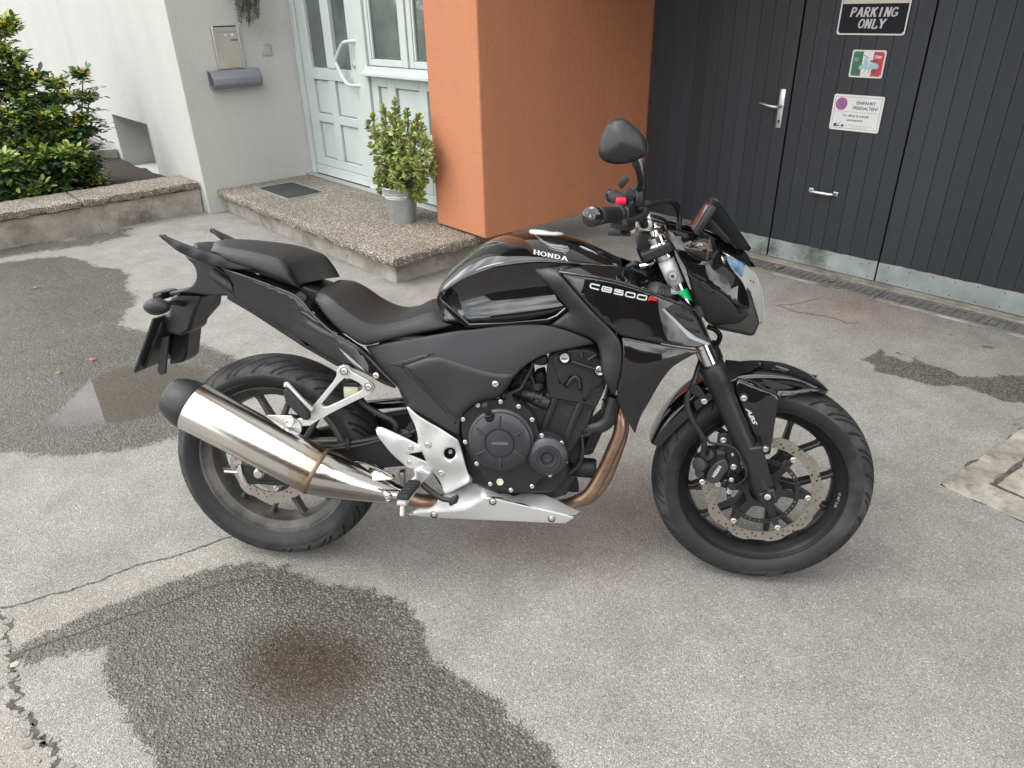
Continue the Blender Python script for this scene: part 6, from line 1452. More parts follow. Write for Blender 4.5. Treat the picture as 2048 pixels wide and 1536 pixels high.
strip_on(tailv, A_, [(935, 555), (985, 548), (1090, 600), (1175, 668), (1205, 708), (1110, 660), (1010, 600)], 'hollow_shade', tail[0], roll=.001, off=.0010, name='cowl_slot_shade')  # dark sheet on the surface stands in for a shaded slot
strip_on(tailv, A_, [(990, 566), (1085, 604), (1165, 672), (1080, 636)], 'gloss_black', tail[0], roll=.004, off=.0045, name='cowl_blade')
strip_on(tailv, A_, [(920, 604), (1000, 622), (1120, 690), (1240, 740), (1130, 716), (1020, 668)], 'hollow_shade', tail[0], roll=.001, off=.0010, name='cowl_slot_shade')  # second dark sheet, painted as slot shade
strip_on(tailv, A_, [(1240, 778), (1275, 800), (1405, 905), (1410, 918), (1320, 862)], 'silver_decal', tail[0], roll=.002, off=.001, name='cowl_insert')
q = stick(tailv, A_(1457, 946, -.16), 0); bolt(tail[0], q, bo_b)
b = MB(); tp = [[A_(x, y, d) for x, y, d in row] for row in [[(440, 235, -.09), (430, 200, -.05), (430, 190, 0)], [(520, 275, -.09), (500, 215, -.05), (500, 200, 0)], [(600, 310, -.09), (600, 250, -.05), (600, 240, 0)]]]
b = surf(half(tp), 4, 4); tcv = b.build('tail_cover', 'satin_black', bike, 60); s_ = tcv.modifiers.new('solid', 'SOLIDIFY'); s_.thickness = .01
uf = [(365, 262), (470, 292), (590, 338), (634, 432), (640, 492), (560, 492), (500, 490), (425, 480), (345, 478), (288, 492), (278, 470), (330, 462), (398, 442), (424, 418), (438, 376), (424, 322), (385, 285)]
b = MB(); plate(b, [(p[0], p[2]) for p in smooth_poly([A_(x, y, -.07) for x, y in uf], 1, 60)], -.072, .072); rfend = b.build('rear_fender', 'satin_black', bike, 35, bev=.008)
b = MB(); P2 = [A_(x, y, -.05) for x, y in [(640, 440), (760, 480), (900, 560), (1040, 700), (1200, 800), (1300, 860), (1260, 880), (1040, 752), (760, 570), (640, 500)]]; plate(b, [(p[0], p[2]) for p in P2], -.085, .085); b.build('under_tail', 'dark_metal', rfend, 35, bev=.006)
gr = [A_(x, y, d) for x, y, d in [(217, 152, -.135), (222, 144, -.135), (236, 143, -.135), (336, 184, -.130), (427, 218, -.123), (512, 244, -.116), (597, 272, -.110), (711, 306, -.106), (796, 341, -.106), (683, 347, -.110), (569, 334, -.115), (484, 308, -.120), (375, 268, -.126), (284, 208, -.132)]]
grab, _g = panel('grab_rail', gr, 'satin_black', bike, [A_(x, y, d) for x, y, d in [(330, 208, -.136), (440, 258, -.129), (560, 300, -.120)]], thick=.014, roll=.004, step=.008, both=True, corner=75, lam=1e-4)
# plate holder
c_, s_ = A_(192, 622, -.10)*[1, 0, 1], A_(84, 928, -.10)*[1, 0, 1]; d_ = (s_-c_)/np.linalg.norm(s_-c_); n_ = np.array((d_[2], 0, -d_[0]))
b = MB(); b.rbox((c_+s_)/2, (.008, .205, np.linalg.norm(s_-c_)), .003, np.c_[n_, [0, 1, 0], d_]); npl = b.build('number_plate_holder', 'satin_black', bike, 35)
for y in (-.07, .07): b = MB(); b.rbox((c_+s_)/2+n_*.010*(1 if n_[0] > 0 else -1)+[0, y, 0], (.012, .012, .15), .003, np.c_[n_, [0, 1, 0], d_]); b.build('plate_rib', 'satin_black', npl)
pbk = [(205, 612), (275, 600), (290, 500), (345, 478), (470, 490), (440, 560), (400, 690), (350, 720), (268, 702), (255, 660)]
b = MB(); plate(b, [(p[0], p[2]) for p in [A_(x, y, -.045) for x, y in pbk]], -.050, .050); b.build('plate_bracket', 'satin_black', npl, 35, bev=.008)
fin = [(245, 720), (285, 720), (268, 930), (238, 940), (222, 915)]
b = MB(); plate(b, [(p[0], p[2]) for p in [A_(x, y, -.05) for x, y in fin]], -.058, -.050); b.build('plate_fin', 'satin_black', npl, 35, bev=.002)
mfl = [(370, 560), (430, 480), (520, 490), (510, 560), (440, 640), (400, 690), (385, 840), (360, 868), (290, 880), (300, 740)]
b = MB(); plate(b, [(p[0], p[2]) for p in [A_(x, y, .03) for x, y in mfl]], .02, .10); b.build('mud_flap', 'satin_black', npl, 35, bev=.006)
# turn signals
def signal(name, tip, tail_, r, parent, xf=None, m='satin_black', stalk=None, glass=None):
    """teardrop between two points"""
    tip, tail_ = np.array(tip, float), np.array(tail_, float); d = tail_-tip; L_ = np.linalg.norm(d)
    b = MB(); b.lathe(([(0, 0), (L_*.04, r*.35), (L_*.14, r*.68), (L_*.3, r*.94), (L_*.48, r), (L_*.7, r*.88), (L_*.88, r*.62), (L_*.97, r*.36), (L_, 0)] if not glass else [(0, 0), (L_*.05, r*.18), (L_*.2, r*.52), (L_*.4, r*.84), (L_*.6, r), (L_*.76, r*.98), (L_*.9, r*.76), (L_*.97, r*.45), (L_, 0)]), tip, d, 28)
    o = b.build(name, m, parent, 60, xf)
    if glass:
        b = MB(); b.lathe([(L_*.74, r*.99), (L_*.75, r*1.02), (L_*.79, r*.98), (L_*.80, r*.94)] if glass > 0 else [(-.001, 0), (L_*.03, r*.36), (L_*.14, r*.70), (L_*.2, r*.80)], tip, d, 28); b.build('signal_lens', 'amber_edge' if glass > 0 else 'lens_blue', o, 60, xf)
    if stalk:
        b = MB(); b.tube(stalk, [.009, .007, .009][:len(stalk)] if len(stalk) == 3 else .008, 10); b.build('stalk', 'satin_black', o, 45, xf)
    return o
signal('rear_turn_signal', A_(135, 555, -.17), A_(288, 552, -.16), .0235, bike, stalk=[A_(250, 555, -.16), A_(300, 530, -.12), A_(360, 535, -.05)])
sl = A_(135, 555, -.17); sr = A_(288, 552, -.16); signal('rear_turn_signal', sl*[1, -1, 1], sr*[1, -1, 1], .0235, bike, stalk=[A_(250, 555, -.16)*[1, -1, 1], A_(300, 530, -.12)*[1, -1, 1], A_(360, 535, -.05)*[1, -1, 1]])
b = MB(); b.rbox(A_(262, 482, 0), (.03, .09, .022), .006); b.build('tail_light', 'amber_smoke', rfend, 35)

# ---- side cover
sc = [(95, 302, -.130), (300, 268, -.138), (520, 232, -.145), (690, 202, -.150), (760, 198, -.152), (1000, 168, -.156), (1160, 162, -.158), (1280, 168, -.160), (1420, 205, -.165), (1545, 258, -.168), (1575, 285, -.166), (1430, 312, -.168), (1250, 352, -.172), (1120, 425, -.178), (1045, 505, -.182), (995, 580, -.184), (950, 612, -.184), (860, 632, -.184), (785, 668, -.184), (725, 730, -.182), (700, 800, -.178), (702, 882, -.172), (560, 800, -.166), (440, 735, -.160), (358, 690, -.156), (372, 655, -.156), (300, 560, -.150), (180, 440, -.140)]
P = [B_(*q) for q in sc]
inn = [B_(*q) for q in [(250, 400, -.152), (345, 410, -.160), (550, 335, -.165), (830, 415, -.176), (620, 640, -.172), (480, 520, -.166), (900, 300, -.168), (1150, 260, -.170), (700, 300, -.162), (560, 720, -.168), (1000, 400, -.178)]]
side, sidev = panel('side_cover', P, 'textured_black', bike, inn, thick=.003, roll=.006, step=.013, both=True, corner=50)
strip_on(sidev, B_, [(345, 412), (550, 337), (690, 372), (830, 416), (950, 444), (1075, 445), (1040, 505), (990, 580), (945, 610), (860, 628), (785, 664), (728, 725), (700, 755), (560, 620)], 'satin_black', side[0], th=.003, roll=.012, step=.012, off=.0035, name='side_cover_face', corner=45)
strip_on(sidev, B_, [(230, 408), (345, 385), (545, 322), (560, 334), (350, 410), (700, 758), (690, 775), (640, 715), (330, 420)], 'satin_black', side[0], th=.002, roll=.002, step=.012, off=.0018, name='cover_bevel', corner=30)
q = stick(sidev, B_(933, 537, -.18), 0)+[0, -.004, 0]; b = MB(); b.lathe([(-.002, .0115), (.001, .0112), (.002, .010)], q, (0, -1, 0), 20); b.build('bolt_seat', 'satin_black', side[0], 30); bolt(side[0], q+[0, -.001, 0], bo_b)
# ---- radiator shroud: matte strip, gloss upper, gloss lower
mst = [(702, 405, -.158), (730, 386, -.150), (870, 370, -.140), (1000, 372, -.136), (1100, 380, -.140), (930, 408, -.168), (886, 430, -.178), (1000, 570, -.196), (1120, 710, -.207), (1265, 846, -.210), (1312, 925, -.213), (1314, 1060, -.212), (1290, 1180, -.208), (1262, 1285, -.203), (1212, 1222, -.201), (1165, 1115, -.200), (1160, 970, -.194), (1125, 892, -.184), (960, 832, -.172), (822, 795, -.164), (890, 742, -.166), (948, 698, -.168), (885, 612, -.166), (790, 510, -.163), (722, 440, -.160)]
P = [G_(*q) for q in mst]; inn = [G_(*q) for q in [(830, 420, -.166), (860, 520, -.178), (980, 640, -.192), (1030, 760, -.190), (1140, 830, -.200), (1230, 930, -.210), (1240, 1080, -.214), (1235, 1180, -.212)]]
shm, _v = panel('shroud_strip', P, 'satin_black', bike, inn, thick=.003, roll=.009, step=.012, both=True, corner=55)
rdg = [(884, 430, -.180), (1000, 446, -.196), (1150, 468, -.207), (1300, 500, -.208), (1450, 550, -.203), (1600, 606, -.193), (1720, 652, -.178), (1812, 692, -.162)]
tops = [(1690, 560, -.124), (1560, 485, -.122), (1420, 425, -.124), (1280, 384, -.130), (1150, 380, -.140), (1000, 388, -.154), (905, 410, -.170)]
lows = [(1878, 830, -.158), (1908, 908, -.162), (1870, 938, -.170), (1800, 952, -.178), (1600, 922, -.194), (1400, 884, -.203), (1308, 866, -.206), (1268, 842, -.207), (1120, 706, -.206), (1000, 566, -.198)]
shu, shuv = panel('shroud_upper', [G_(*q) for q in rdg+lows], 'gloss_black', bike, [G_(*q) for q in [(1200, 600, -.209), (1400, 700, -.207), (1600, 780, -.195), (1750, 800, -.175)]], thick=.003, roll=.005, step=.012, both=True, corner=50, lam=1e-3)
panel('shroud_top', [G_(*q) for q in rdg+tops], 'gloss_black', bike, [G_(*q) for q in [(1200, 430, -.168), (1450, 500, -.160), (1020, 415, -.174), (1640, 580, -.150)]], thick=.003, roll=.003, step=.012, both=True, corner=50, lam=2e-4)
los = [(1308, 870, -.208), (1400, 888, -.205), (1600, 926, -.196), (1800, 958, -.180), (1868, 966, -.172), (1800, 992, -.180), (1700, 1048, -.190), (1640, 1090, -.194), (1560, 1200, -.195), (1482, 1345, -.192), (1442, 1402, -.190), (1402, 1528, -.184), (1390, 1524, -.184), (1330, 1412, -.192), (1264, 1290, -.200), (1292, 1180, -.208), (1316, 1060, -.214), (1318, 950, -.215)]
P = [G_(*q) for q in los]; inn = [G_(*q) for q in [(1450, 1030, -.214), (1600, 1010, -.206), (1400, 1200, -.208)]]
shl, shlv = panel('shroud_lower', P, 'gloss_black', bike, inn, thick=.003, roll=.004, step=.012, both=True, corner=50)
def bead(name, fn, P, r_, parent, off=.0):  # gloss bead added along a ridge so it catches a sky highlight
    for sg in (-1, 1):
        b = MB(); Q = [fn(*q) for q in P]; b.tube([np.array((q[0], (q[1]-off)*(-sg) if sg > 0 else q[1]-off, q[2])) for q in Q], r_, 10, sub=6); b.build(name, 'gloss_black', parent, 70)
bead('shroud_ridge', G_, [(x, y, d+.0015) for x, y, d in rdg], .0042, shu[0]); bead('cowl_ridge', A_, [(x, y, d+.0015) for x, y, d in rid], .0040, tail[0])
strip_on(shuv, G_, [(1560, 652), (1600, 660), (1770, 840), (1905, 902), (1890, 915), (1760, 866), (1740, 846)], 'silver_decal', shu[0], th=.0008, roll=.001, off=.0007, name='shroud_crease_strip')  # paler strip laid along the crease
strip_on(shuv, G_, [(1580, 655), (1700, 600), (1812, 692), (1876, 830), (1890, 888), (1775, 838)], 'satin_black', shu[0], th=.001, roll=.002, off=.0011, name='shroud_vent_field')
for F_ in ([(1660, 690), (1700, 694), (1788, 742), (1780, 752), (1690, 714)], [(1740, 790), (1770, 794), (1832, 818), (1824, 828), (1762, 812)]): strip_on(shuv, G_, F_, 'satin_black', shu[0], th=.004, roll=.003, off=.006, name='vent_fin')
# lettering on the shroud: blocky strokes
LET = {'C': [[(1, 1), (0.1, 1), (0, .85), (0, .15), (.1, 0), (1, 0)]], 'B': [[(0, 0), (.95, 0), (1, .12), (1, .4), (.85, .5), (.15, .5)], [(.85, .5), (1, .62), (1, .9), (.9, 1), (0, 1), (0, 0)]], '5': [[(1, 1), (.05, 1), (.05, .55), (.9, .55), (1, .45), (1, .1), (.9, 0), (0, 0)]], '0': [[(.1, 0), (.9, 0), (1, .12), (1, .88), (.9, 1), (.1, 1), (0, .88), (0, .12), (.1, 0)]], 'F': [[(0, 0), (0, 1), (1, 1)], [(0, .5), (.85, .5)]]}
cbw, cbr = MB(), MB()
for i, ch in enumerate('CB500F'):
    for j, L_ in enumerate(LET[ch]):
        x0 = 1092+i*80; y0 = 532+i*18.5
        pts = [(x0+px_*60+(.0-py_)*(-8), y0+px_*13.5-py_*27) for px_, py_ in L_]
        fine = []
        for a, c in zip(pts, pts[1:]): fine += [tuple(np.array(a)+(np.array(c)-np.array(a))*t) for t in (0, .34, .67)]
        fine.append(pts[-1])
        ribbon(cbr if ch == 'F' else cbw, fine, 9.5, lambda x, y, o=.0010+.0002*j: stick(shuv, G_(x, y, -.2), o))
cbw.build('lettering', 'white_decal', shu[0], flat=True); cbr.build('lettering', 'red_decal', shu[0], flat=True)

# ================================================================== front assembly (steered)
fd0, fd1 = np.array((1.417, 0, .298)), np.array((1.083, 0, .985)); fdir = (fd1-fd0)/np.linalg.norm(fd1-fd0); FL = np.linalg.norm(fd1-fd0)
def fp(t, y=0.): return fd0+fdir*t+np.array([0, y, 0])
fork = None
for s_ in (-1, 1):
    y = s_*.101
    b = MB(); b.lathe([(-.012, .018), (-.008, .026), (.03, .0275), (.10, .026), (.20, .0265), (.30, .0285), (.345, .030), (.352, .0335), (.392, .0335), (.398, .031), (.402, .0225)], fp(0, y), fdir, 36); fo = b.build('fork_leg', 'satin_black', bike, 35, steer)
    b = MB(); b.lathe([(.398, .0205), (FL-.05, .0205)], fp(0, y), fdir, 32); b.build('fork_tube', 'chrome', fo, 60, steer)
    b = MB(); b.lathe([(.396, .0335), (.403, .031), (.406, .0215)], fp(0, y), fdir, 32); b.build('dust_seal', 'hose_rubber', fo, 40, steer)
    b = MB(); b.lathe([(FL-.06, .0255), (FL-.055, .027), (FL-.02, .027), (FL-.016, .0235), (FL, .0235), (FL+.002, .020), (FL+.006, .012), (FL+.016, .011), (FL+.018, 0)], fp(0, y), fdir, 30); b.build('fork_cap', 'chrome', fo, 35, steer)
    if s_ < 0:
        fork = fo
        # axle lug at the bottom
        P = [W1(x, yy, -.115) for x, yy in [(690, 985), (850, 930), (893, 1062), (745, 1120)]]; b = MB(); plate(b, [(p[0], p[2]) for p in P], -.130, -.076); b.build('axle_lug', 'satin_black', fo, 35, steer, bev=.006)
        P = [W1(x, yy, -.122) for x, yy in [(600, 560), (740, 540), (852, 930), (690, 985)]]; b = MB(); plate(b, [(p[0], p[2]) for p in P], -.1265, -.088); b.build('leg_flat', 'satin_black', fo, 35, steer, bev=.005)
        q = W1(790, 1030, -.13); b = MB(); b.lathe([(0, .0165), (.004, .0165), (.005, .0125), (.001, .012), (.001, 0)], (q[0], -.130, q[2]), (0, -1, 0), 28); b.build('axle_seat', 'satin_black', fo, 35, steer)
        b = MB(); b.lathe([(-.10, .0085), (.004, .0085), (.005, .007), (.005, 0)], (q[0], -.130, q[2]), (0, -1, 0), 24); b.build('front_axle', 'aluminium', fo, 35, steer)
        # parking label round the tube, green tape
        t0, t1 = .640, .560
        tl = [np.dot(H2(x, yy, -.101)-fp(0, -.101), fdir) for x, yy in ((450, 722), (535, 985))]
        b = MB(); rr = .0212; u = np.array([0, -1., 0]); w = np.cross(fdir, u)
        def cyl(t, a, r_=rr): return fp(t, y)+r_*(math.cos(a)*u+math.sin(a)*w)
        n = 18; va = [(cyl(t, a)) for t in (tl[0], (tl[0]+tl[1])/2, tl[1]) for a in np.linspace(-1.45, 1.45, n)]; b.add(va, [(i*n+k, i*n+k+1, (i+1)*n+k+1, (i+1)*n+k) for i in range(2) for k in range(n-1)]); lab = b.build('parking_label', 'label_silver', fo, 60, steer); sm_ = lab.modifiers.new('solid', 'SOLIDIFY'); sm_.thickness = .0004
        b = MB(); tc_ = tl[0]*.36+tl[1]*.64
        def ring(r0, r1, a0=0, a1=2*math.pi, m=24, o=.0216):
            vs = []
            for k in range(m+1):
                a = a0+(a1-a0)*k/m
                for r_ in (r0, r1): vs.append(cyl(tc_+r_*math.sin(a), r_*math.cos(a)/o, o))
            b.add(vs, [(2*k, 2*k+1, 2*k+3, 2*k+2) for k in range(m)])
        ring(0, .0048); ring(.0092, .0098, o=.02165); ring(.0150, .0156, o=.02165)
        for k in range(12): a = 2*math.pi*k/12; ring(.0098, .0150, a-.03, a+.03, 1, .0217)
        for k in range(12): a = 2*math.pi*(k+.5)/12; ring(.0112, .0138, a-.10, a+.07, 1, .0218)
        b.build('label_print', 'label_ink', lab, 60, steer, flat=True)
        tg = [np.dot(H2(x, yy, -.101)-fp(0, -.101), fdir) for x, yy in ((630, 1035), (735, 1168))]
        b = MB(); n = 10; va = []
        for i, t in enumerate(np.linspace(tg[0], tg[1], 5)):
            for a in np.linspace(-1.2, 1.5, n): va.append(cyl(t-.010*(a-1.5)*(1-i/4)*.3, (a if i == 0 else 1.5+(a-1.5)*(1-i/4)), .0214))
        b.add(va, [(i*n+k, i*n+k+1, (i+1)*n+k+1, (i+1)*n+k) for i in range(4) for k in range(n-1)]); tp_ = b.build('green_tape', 'green_tape', fo, 60, steer); sm_ = tp_.modifiers.new('solid', 'SOLIDIFY'); sm_.thickness = .0005
# triple clamps
for t, hgt, m in ((FL-.035, .024, 'dark_metal'), (FL-.215, .030, 'dark_metal')):
    c_ = fp(t); b = MB(); P = [(-.055, -.03), (-.05, -.125), (.0, -.138), (.035, -.125), (.040, -.07), (.028, 0), (.040, .07), (.035, .125), (0, .138), (-.05, .125), (-.055, .03)]
    e1 = np.cross(fdir, [0, 1, 0]); e1 = -e1 if e1[0] < 0 else e1
    plate(b, P, -hgt/2, hgt/2, f3=lambda a, y, h: c_+e1*a+np.array([0, y, 0])+fdir*h); b.build('triple_clamp', m, bike, 35, steer, bev=.004)
# handlebar
hb_p = [(.941, -.392, 1.056), (.975, -.30, 1.052), (1.005, -.22, 1.050), (1.040, -.13, 1.035), (1.052, -.075, 1.012), (1.054, 0, 1.010)]
hb_p = hb_p+[(x, -y, z) for x, y, z in hb_p[-2::-1]]
b = MB(); b.tube(hb_p, .0112, 14); hbar = b.build('handlebar', 'dark_metal', bike, 60, steer)
for s_ in (-1, 1):
    S2 = lambda p: np.array((p[0], p[1]*(-s_), p[2]))
    b = MB(); a, c = S2((.952, -.362, 1.055)), S2((.992, -.255, 1.051)); d = c-a; L_ = np.linalg.norm(d)
    b.lathe([(0, .014), (.002, .0200), (.008, .0200), (.010, .0182)]+[z for k in range(9) for z in ((.014+k*.009, .0184), (.018+k*.009, .0175))]+[(L_-.012, .0175), (L_-.010, .022), (L_-.002, .0225), (L_, .018)], a, d, 28); gp = b.build('grip', 'rubber', hbar, 35, steer)
    b = MB(); a = S2((.9405, -.393, 1.056)); b.lathe([(0, 0), (0, .007), (.001, .0175), (.004, .0212), (.012, .0220), (.022, .0208), (.024, .016), (.030, .013)], a, d, 30); be = b.build('bar_end', 'gloss_black', hbar, 35, steer)
    b = MB(); b.rbox(a-d/L_*.0002, (.0075, .0012, .0018), .0003); b.rbox(a-d/L_*.0006, (.0018, .0012, .0075), .0003); b.build('end_screw', 'bright_bolt', be, 35, steer)
    ang = math.atan2(d[1]*(-s_), d[0]); Mx = np.c_[d/L_, np.cross([0, 0, 1], d/L_), [0, 0, 1]]
    b = MB(); b.rbox(S2((1.004, -.232, 1.040)), (.050, .050, .058), .010, Mx); sw_ = b.build('switch_housing', 'satin_black', hbar, 40, steer)
    b = MB(); b.rbox(S2((.990, -.238, 1.010)), (.030, .034, .018), .004, Mx); b.rbox(S2((1.012, -.225, 1.004)), (.012, .02, .012), .002, Mx); b.build('switch_button', 'satin_black', hbar, 40, steer)
    # levers and master cylinder
    b = MB(); b.tube([S2((1.020, -.195, 1.060)), S2((1.055, -.235, 1.058)), S2((1.045, -.30, 1.048)), S2((1.012, -.375, 1.044))], [.009, .0075, .006, .006], 8); b.build('lever', 'dark_metal', hbar, 45, steer)
q = H1(545, 1085, -.24); b = MB(); b.rbox((q[0], -.240, q[2]), (.024, .018, .016), .004); b.build('kill_switch', 'red_switch', hbar, 40, steer)
q0, q1 = H1(560, 1100, -.2), H1(730, 920, -.2); b = MB(); d = q1-q0; ang = math.atan2(d[2], d[0]); Rm = np.array([[math.cos(ang), 0, -math.sin(ang)], [0, 1, 0], [math.sin(ang), 0, math.cos(ang)]])
c_ = (q0+q1)/2; b.rbox(c_+[.004, .0, .0], (.055, .034, .016), .004, Rm); mc = b.build('master_cylinder', 'satin_black', hbar, 40, steer)
q = H1(640, 1015, -.205); b = MB(); b.rbox((q[0], -.205, q[2]), (.024, .036, .026), .003, Rm); b.build('fluid_cup', 'satin_black', mc, 40, steer)
q = H1(510, 985, -.16); b = MB(); b.rbox((q[0], .16, q[2]+.012), (.032, .03, .020), .003, Rm); b.build('clutch_perch', 'dark_metal', hbar, 40, steer)
# bar clamp in bare metal
for y in (-.06, .06):
    q = H1(830, 1375, -.06); b = MB(); b.rbox((q[0], y, q[2]), (.034, .030, .026), .005); bc = b.build('bar_clamp', 'aluminium', bike, 40, steer)
    for dx_ in (-.011, .011): b = MB(); b.lathe([(0, .006), (.005, .006), (.006, .0035), (.003, .003), (.003, 0)], (q[0]+dx_, y, q[2]+.013), (0, 0, 1), 12); b.build('bolt', 'bright_bolt', bc, 35, steer)
q = H1(665, 1430, -.10); b = MB(); b.rbox((q[0], -.095, q[2]), (.020, .022, .018), .005); b.rbox((q[0]+.012, -.080, q[2]+.012), (.016, .04, .012), .004); b.build('cable_stop', 'aluminium', bike, 40, steer)
# mirrors
mo = [(275, 522), (282, 450), (300, 365), (335, 270), (372, 190), (410, 145), (460, 120), (540, 108), (600, 122), (660, 165), (740, 240), (800, 300), (838, 362), (856, 430), (852, 500), (820, 552), (760, 592), (690, 622), (600, 645), (500, 655), (420, 646), (350, 622), (300, 580)]
for s_ in (-1, 1):
    P = [H1(x, yy, -.365) for x, yy in mo]; P = [np.array((p[0], -.365-.10*(p[0]-.975), p[2])) for p in P]
    fx = steer if s_ < 0 else (lambda v: steer((v[0], -v[1], v[2])))
    sh, shv = panel('mirror_shell', P, 'satin_black', bike, thick=.004, roll=.0, step=.008, sm=2, corner=70, xf=fx, dome=.030, lam=1e-5)
    cz = np.mean(P, axis=0); Pg = [cz+(p-cz)*.96 for p in P]
    b = MB(); plate(b, [(p[0], p[2]) for p in smooth_poly(Pg, 1, 70)], 0, .004, f3=lambda x, z, t: (x, -.365-.10*(x-.975)+t, z)); b.build('mirror_glass', 'mirror_glass', sh[0], 40, fx)
    b = MB(); b.tube([H1(755, 1110, -.205), H1(755, 985, -.21), H1(772, 860, -.25), H1(745, 720, -.31), H1(715, 640, -.345)], [.008, .0075, .007, .007, .008], 12); b.build('mirror_stem', 'satin_black', sh[0], 50, fx)
    b = MB(); q = H1(755, 1040, -.21); b.lathe([(-.022, .011), (-.018, .013), (.012, .013), (.02, .009)], q, (0, 0, 1), 14); b.build('stem_base', 'satin_black', sh[0], 40, fx)
# cables
hose('throttle_cable', H1, [(650, 1145, -.22), (760, 1135, -.20), (880, 1118, -.18)], [.006, .005, .007], 'dark_metal', steer); hose('throttle_cable', H1, [(880, 1118, -.18), (1000, 1095, -.12), (1120, 1085, -.06), (1210, 1120, -.01), (1245, 1220, .0), (1240, 1420, .0), (1230, 1560, 0)], .0042, 'hose_rubber', steer)
hose('throttle_cable', H1, [(665, 1280, -.22), (760, 1215, -.2), (845, 1165, -.18), (980, 1110, -.13), (1110, 1100, -.07), (1180, 1150, -.02), (1215, 1260, .01), (1210, 1430, .01), (1200, 1560, 0)], [.006, .005, .005, .0042, .0042, .0042, .0042, .0042, .0042], 'hose_rubber', steer)
hose('brake_hose', H1, [(900, 1260, -.15), (1000, 1285, -.12), (1080, 1330, -.08), (1100, 1420, -.05)], .0045, 'hose_rubber', steer); hose('wire', H1, [(880, 1300, .05), (1100, 1360, .1), (1340, 1390, .1)], .003, 'hose_rubber', steer)
hose('wire_loom', H2, [(60, 830, -.06), (150, 770, -.07), (220, 790, -.06), (330, 750, -.06), (380, 640, -.05)], .010, 'hose_rubber', steer); hose('steel_guide', H2, [(210, 790, -.075), (290, 775, -.08), (345, 745, -.08)], .0075, 'chrome', steer); hose('wire_loom', H2, [(110, 810, -.075), (180, 850, -.075), (260, 850, -.07)], .008, 'hose_rubber', steer)
b = MB(); P = [H2(x, y, -.05) for x, y in [(150, 440), (420, 430), (470, 470), (330, 640), (200, 680), (170, 560)]]; plate(b, [(p[0], p[2]) for p in P], -.06, .06); b.build('key_console', 'dark_metal', bike, 35, steer, bev=.008)
# ---- headlight mask
def hpan(name, pts, m, inn=(), roll=.004, thick=.003, sm=1, corner=45, both=True, step=.012): return panel(name, [H2(*q) for q in pts], m, bike, [H2(*q) for q in inn], thick=thick, roll=roll, step=step, sm=sm, corner=corner, xf=steer, both=False if not both else False)
def hboth(name, pts, m, inn=(), roll=.004, thick=.003, sm=1, corner=45, step=.012):
    P = [H2(*q) for q in pts]; I = [H2(*q) for q in inn]
    r_ = panel(name, P, m, bike, I, thick=thick, roll=roll, step=step, sm=sm, corner=corner, xf=steer)
    panel(name, P, m, bike, I, thick=thick, roll=roll, step=step, sm=sm, corner=corner, xf=lambda v: steer((v[0], -v[1], v[2])))
    return r_
msk, mskv = hboth('headlight_cowl', [(478, 412, -.128), (600, 428, -.118), (740, 470, -.108), (860, 505, -.104), (970, 590, -.100), (1052, 640, -.096), (1032, 700, -.102), (1062, 765, -.104), (1160, 850, -.100), (1252, 940, -.094), (1310, 1080, -.086), (1362, 1242, -.078), (1180, 1192, -.112), (1090, 1085, -.122), (990, 1030, -.128), (830, 940, -.134), (692, 848, -.138), (610, 710, -.140), (540, 580, -.138)], 'gloss_black', [(900, 760, -.132), (1100, 980, -.118)])
top, topv = hboth('cowl_top', [(475, 410, -.126), (560, 395, -.085), (640, 420, -.06), (800, 440, -.05), (1000, 500, -.045), (1180, 590, -.03), (1290, 655, -.012), (1378, 800, 0), (1320, 792, -.022), (1240, 728, -.055), (1052, 638, -.094), (968, 588, -.098), (860, 502, -.102), (740, 468, -.106), (600, 426, -.116)], 'gloss_black', [(1000, 560, -.080), (1180, 640, -.062), (800, 470, -.085)])
low, lowv = hboth('cowl_lower', [(692, 850, -.136), (830, 942, -.132), (990, 1034, -.126), (1090, 1088, -.120), (1180, 1195, -.110), (1225, 1285, -.104), (1362, 1246, -.076), (1400, 1310, -.055), (1430, 1382, -.030), (1400, 1420, -.028), (1330, 1452, -.040), (1130, 1415, -.072), (940, 1380, -.092), (842, 1302, -.106), (800, 1220, -.116), (742, 1000, -.130)], 'satin_black', [(1000, 1200, -.118), (900, 1080, -.128), (1200, 1380, -.085), (1320, 1340, -.072)])
b = MB(); P = [H2(x, y, 0) for x, y in [(700, 880), (900, 600), (1040, 640), (1300, 1000), (1390, 1300), (1330, 1440), (1000, 1370), (850, 1290)]]; plate(b, [(p[0], p[2]) for p in P], -.085, .085); b.build('headlight_housing', 'dark_metal', bike, 35, steer, bev=.01)
P = [H2(*q) for q in [(1088, 682, -.100), (1180, 720, -.082), (1285, 770, -.045), (1370, 850, -.004), (1415, 950, 0), (1445, 1060, 0), (1458, 1180, 0), (1455, 1280, 0), (1442, 1378, 0), (1400, 1312, -.050), (1362, 1240, -.074), (1310, 1080, -.082), (1252, 935, -.088), (1160, 840, -.096), (1105, 750, -.102)]]
In = [H2(*q) for q in [(1330, 930, -.050), (1385, 1080, -.040), (1400, 1200, -.036), (1200, 790, -.082)]]
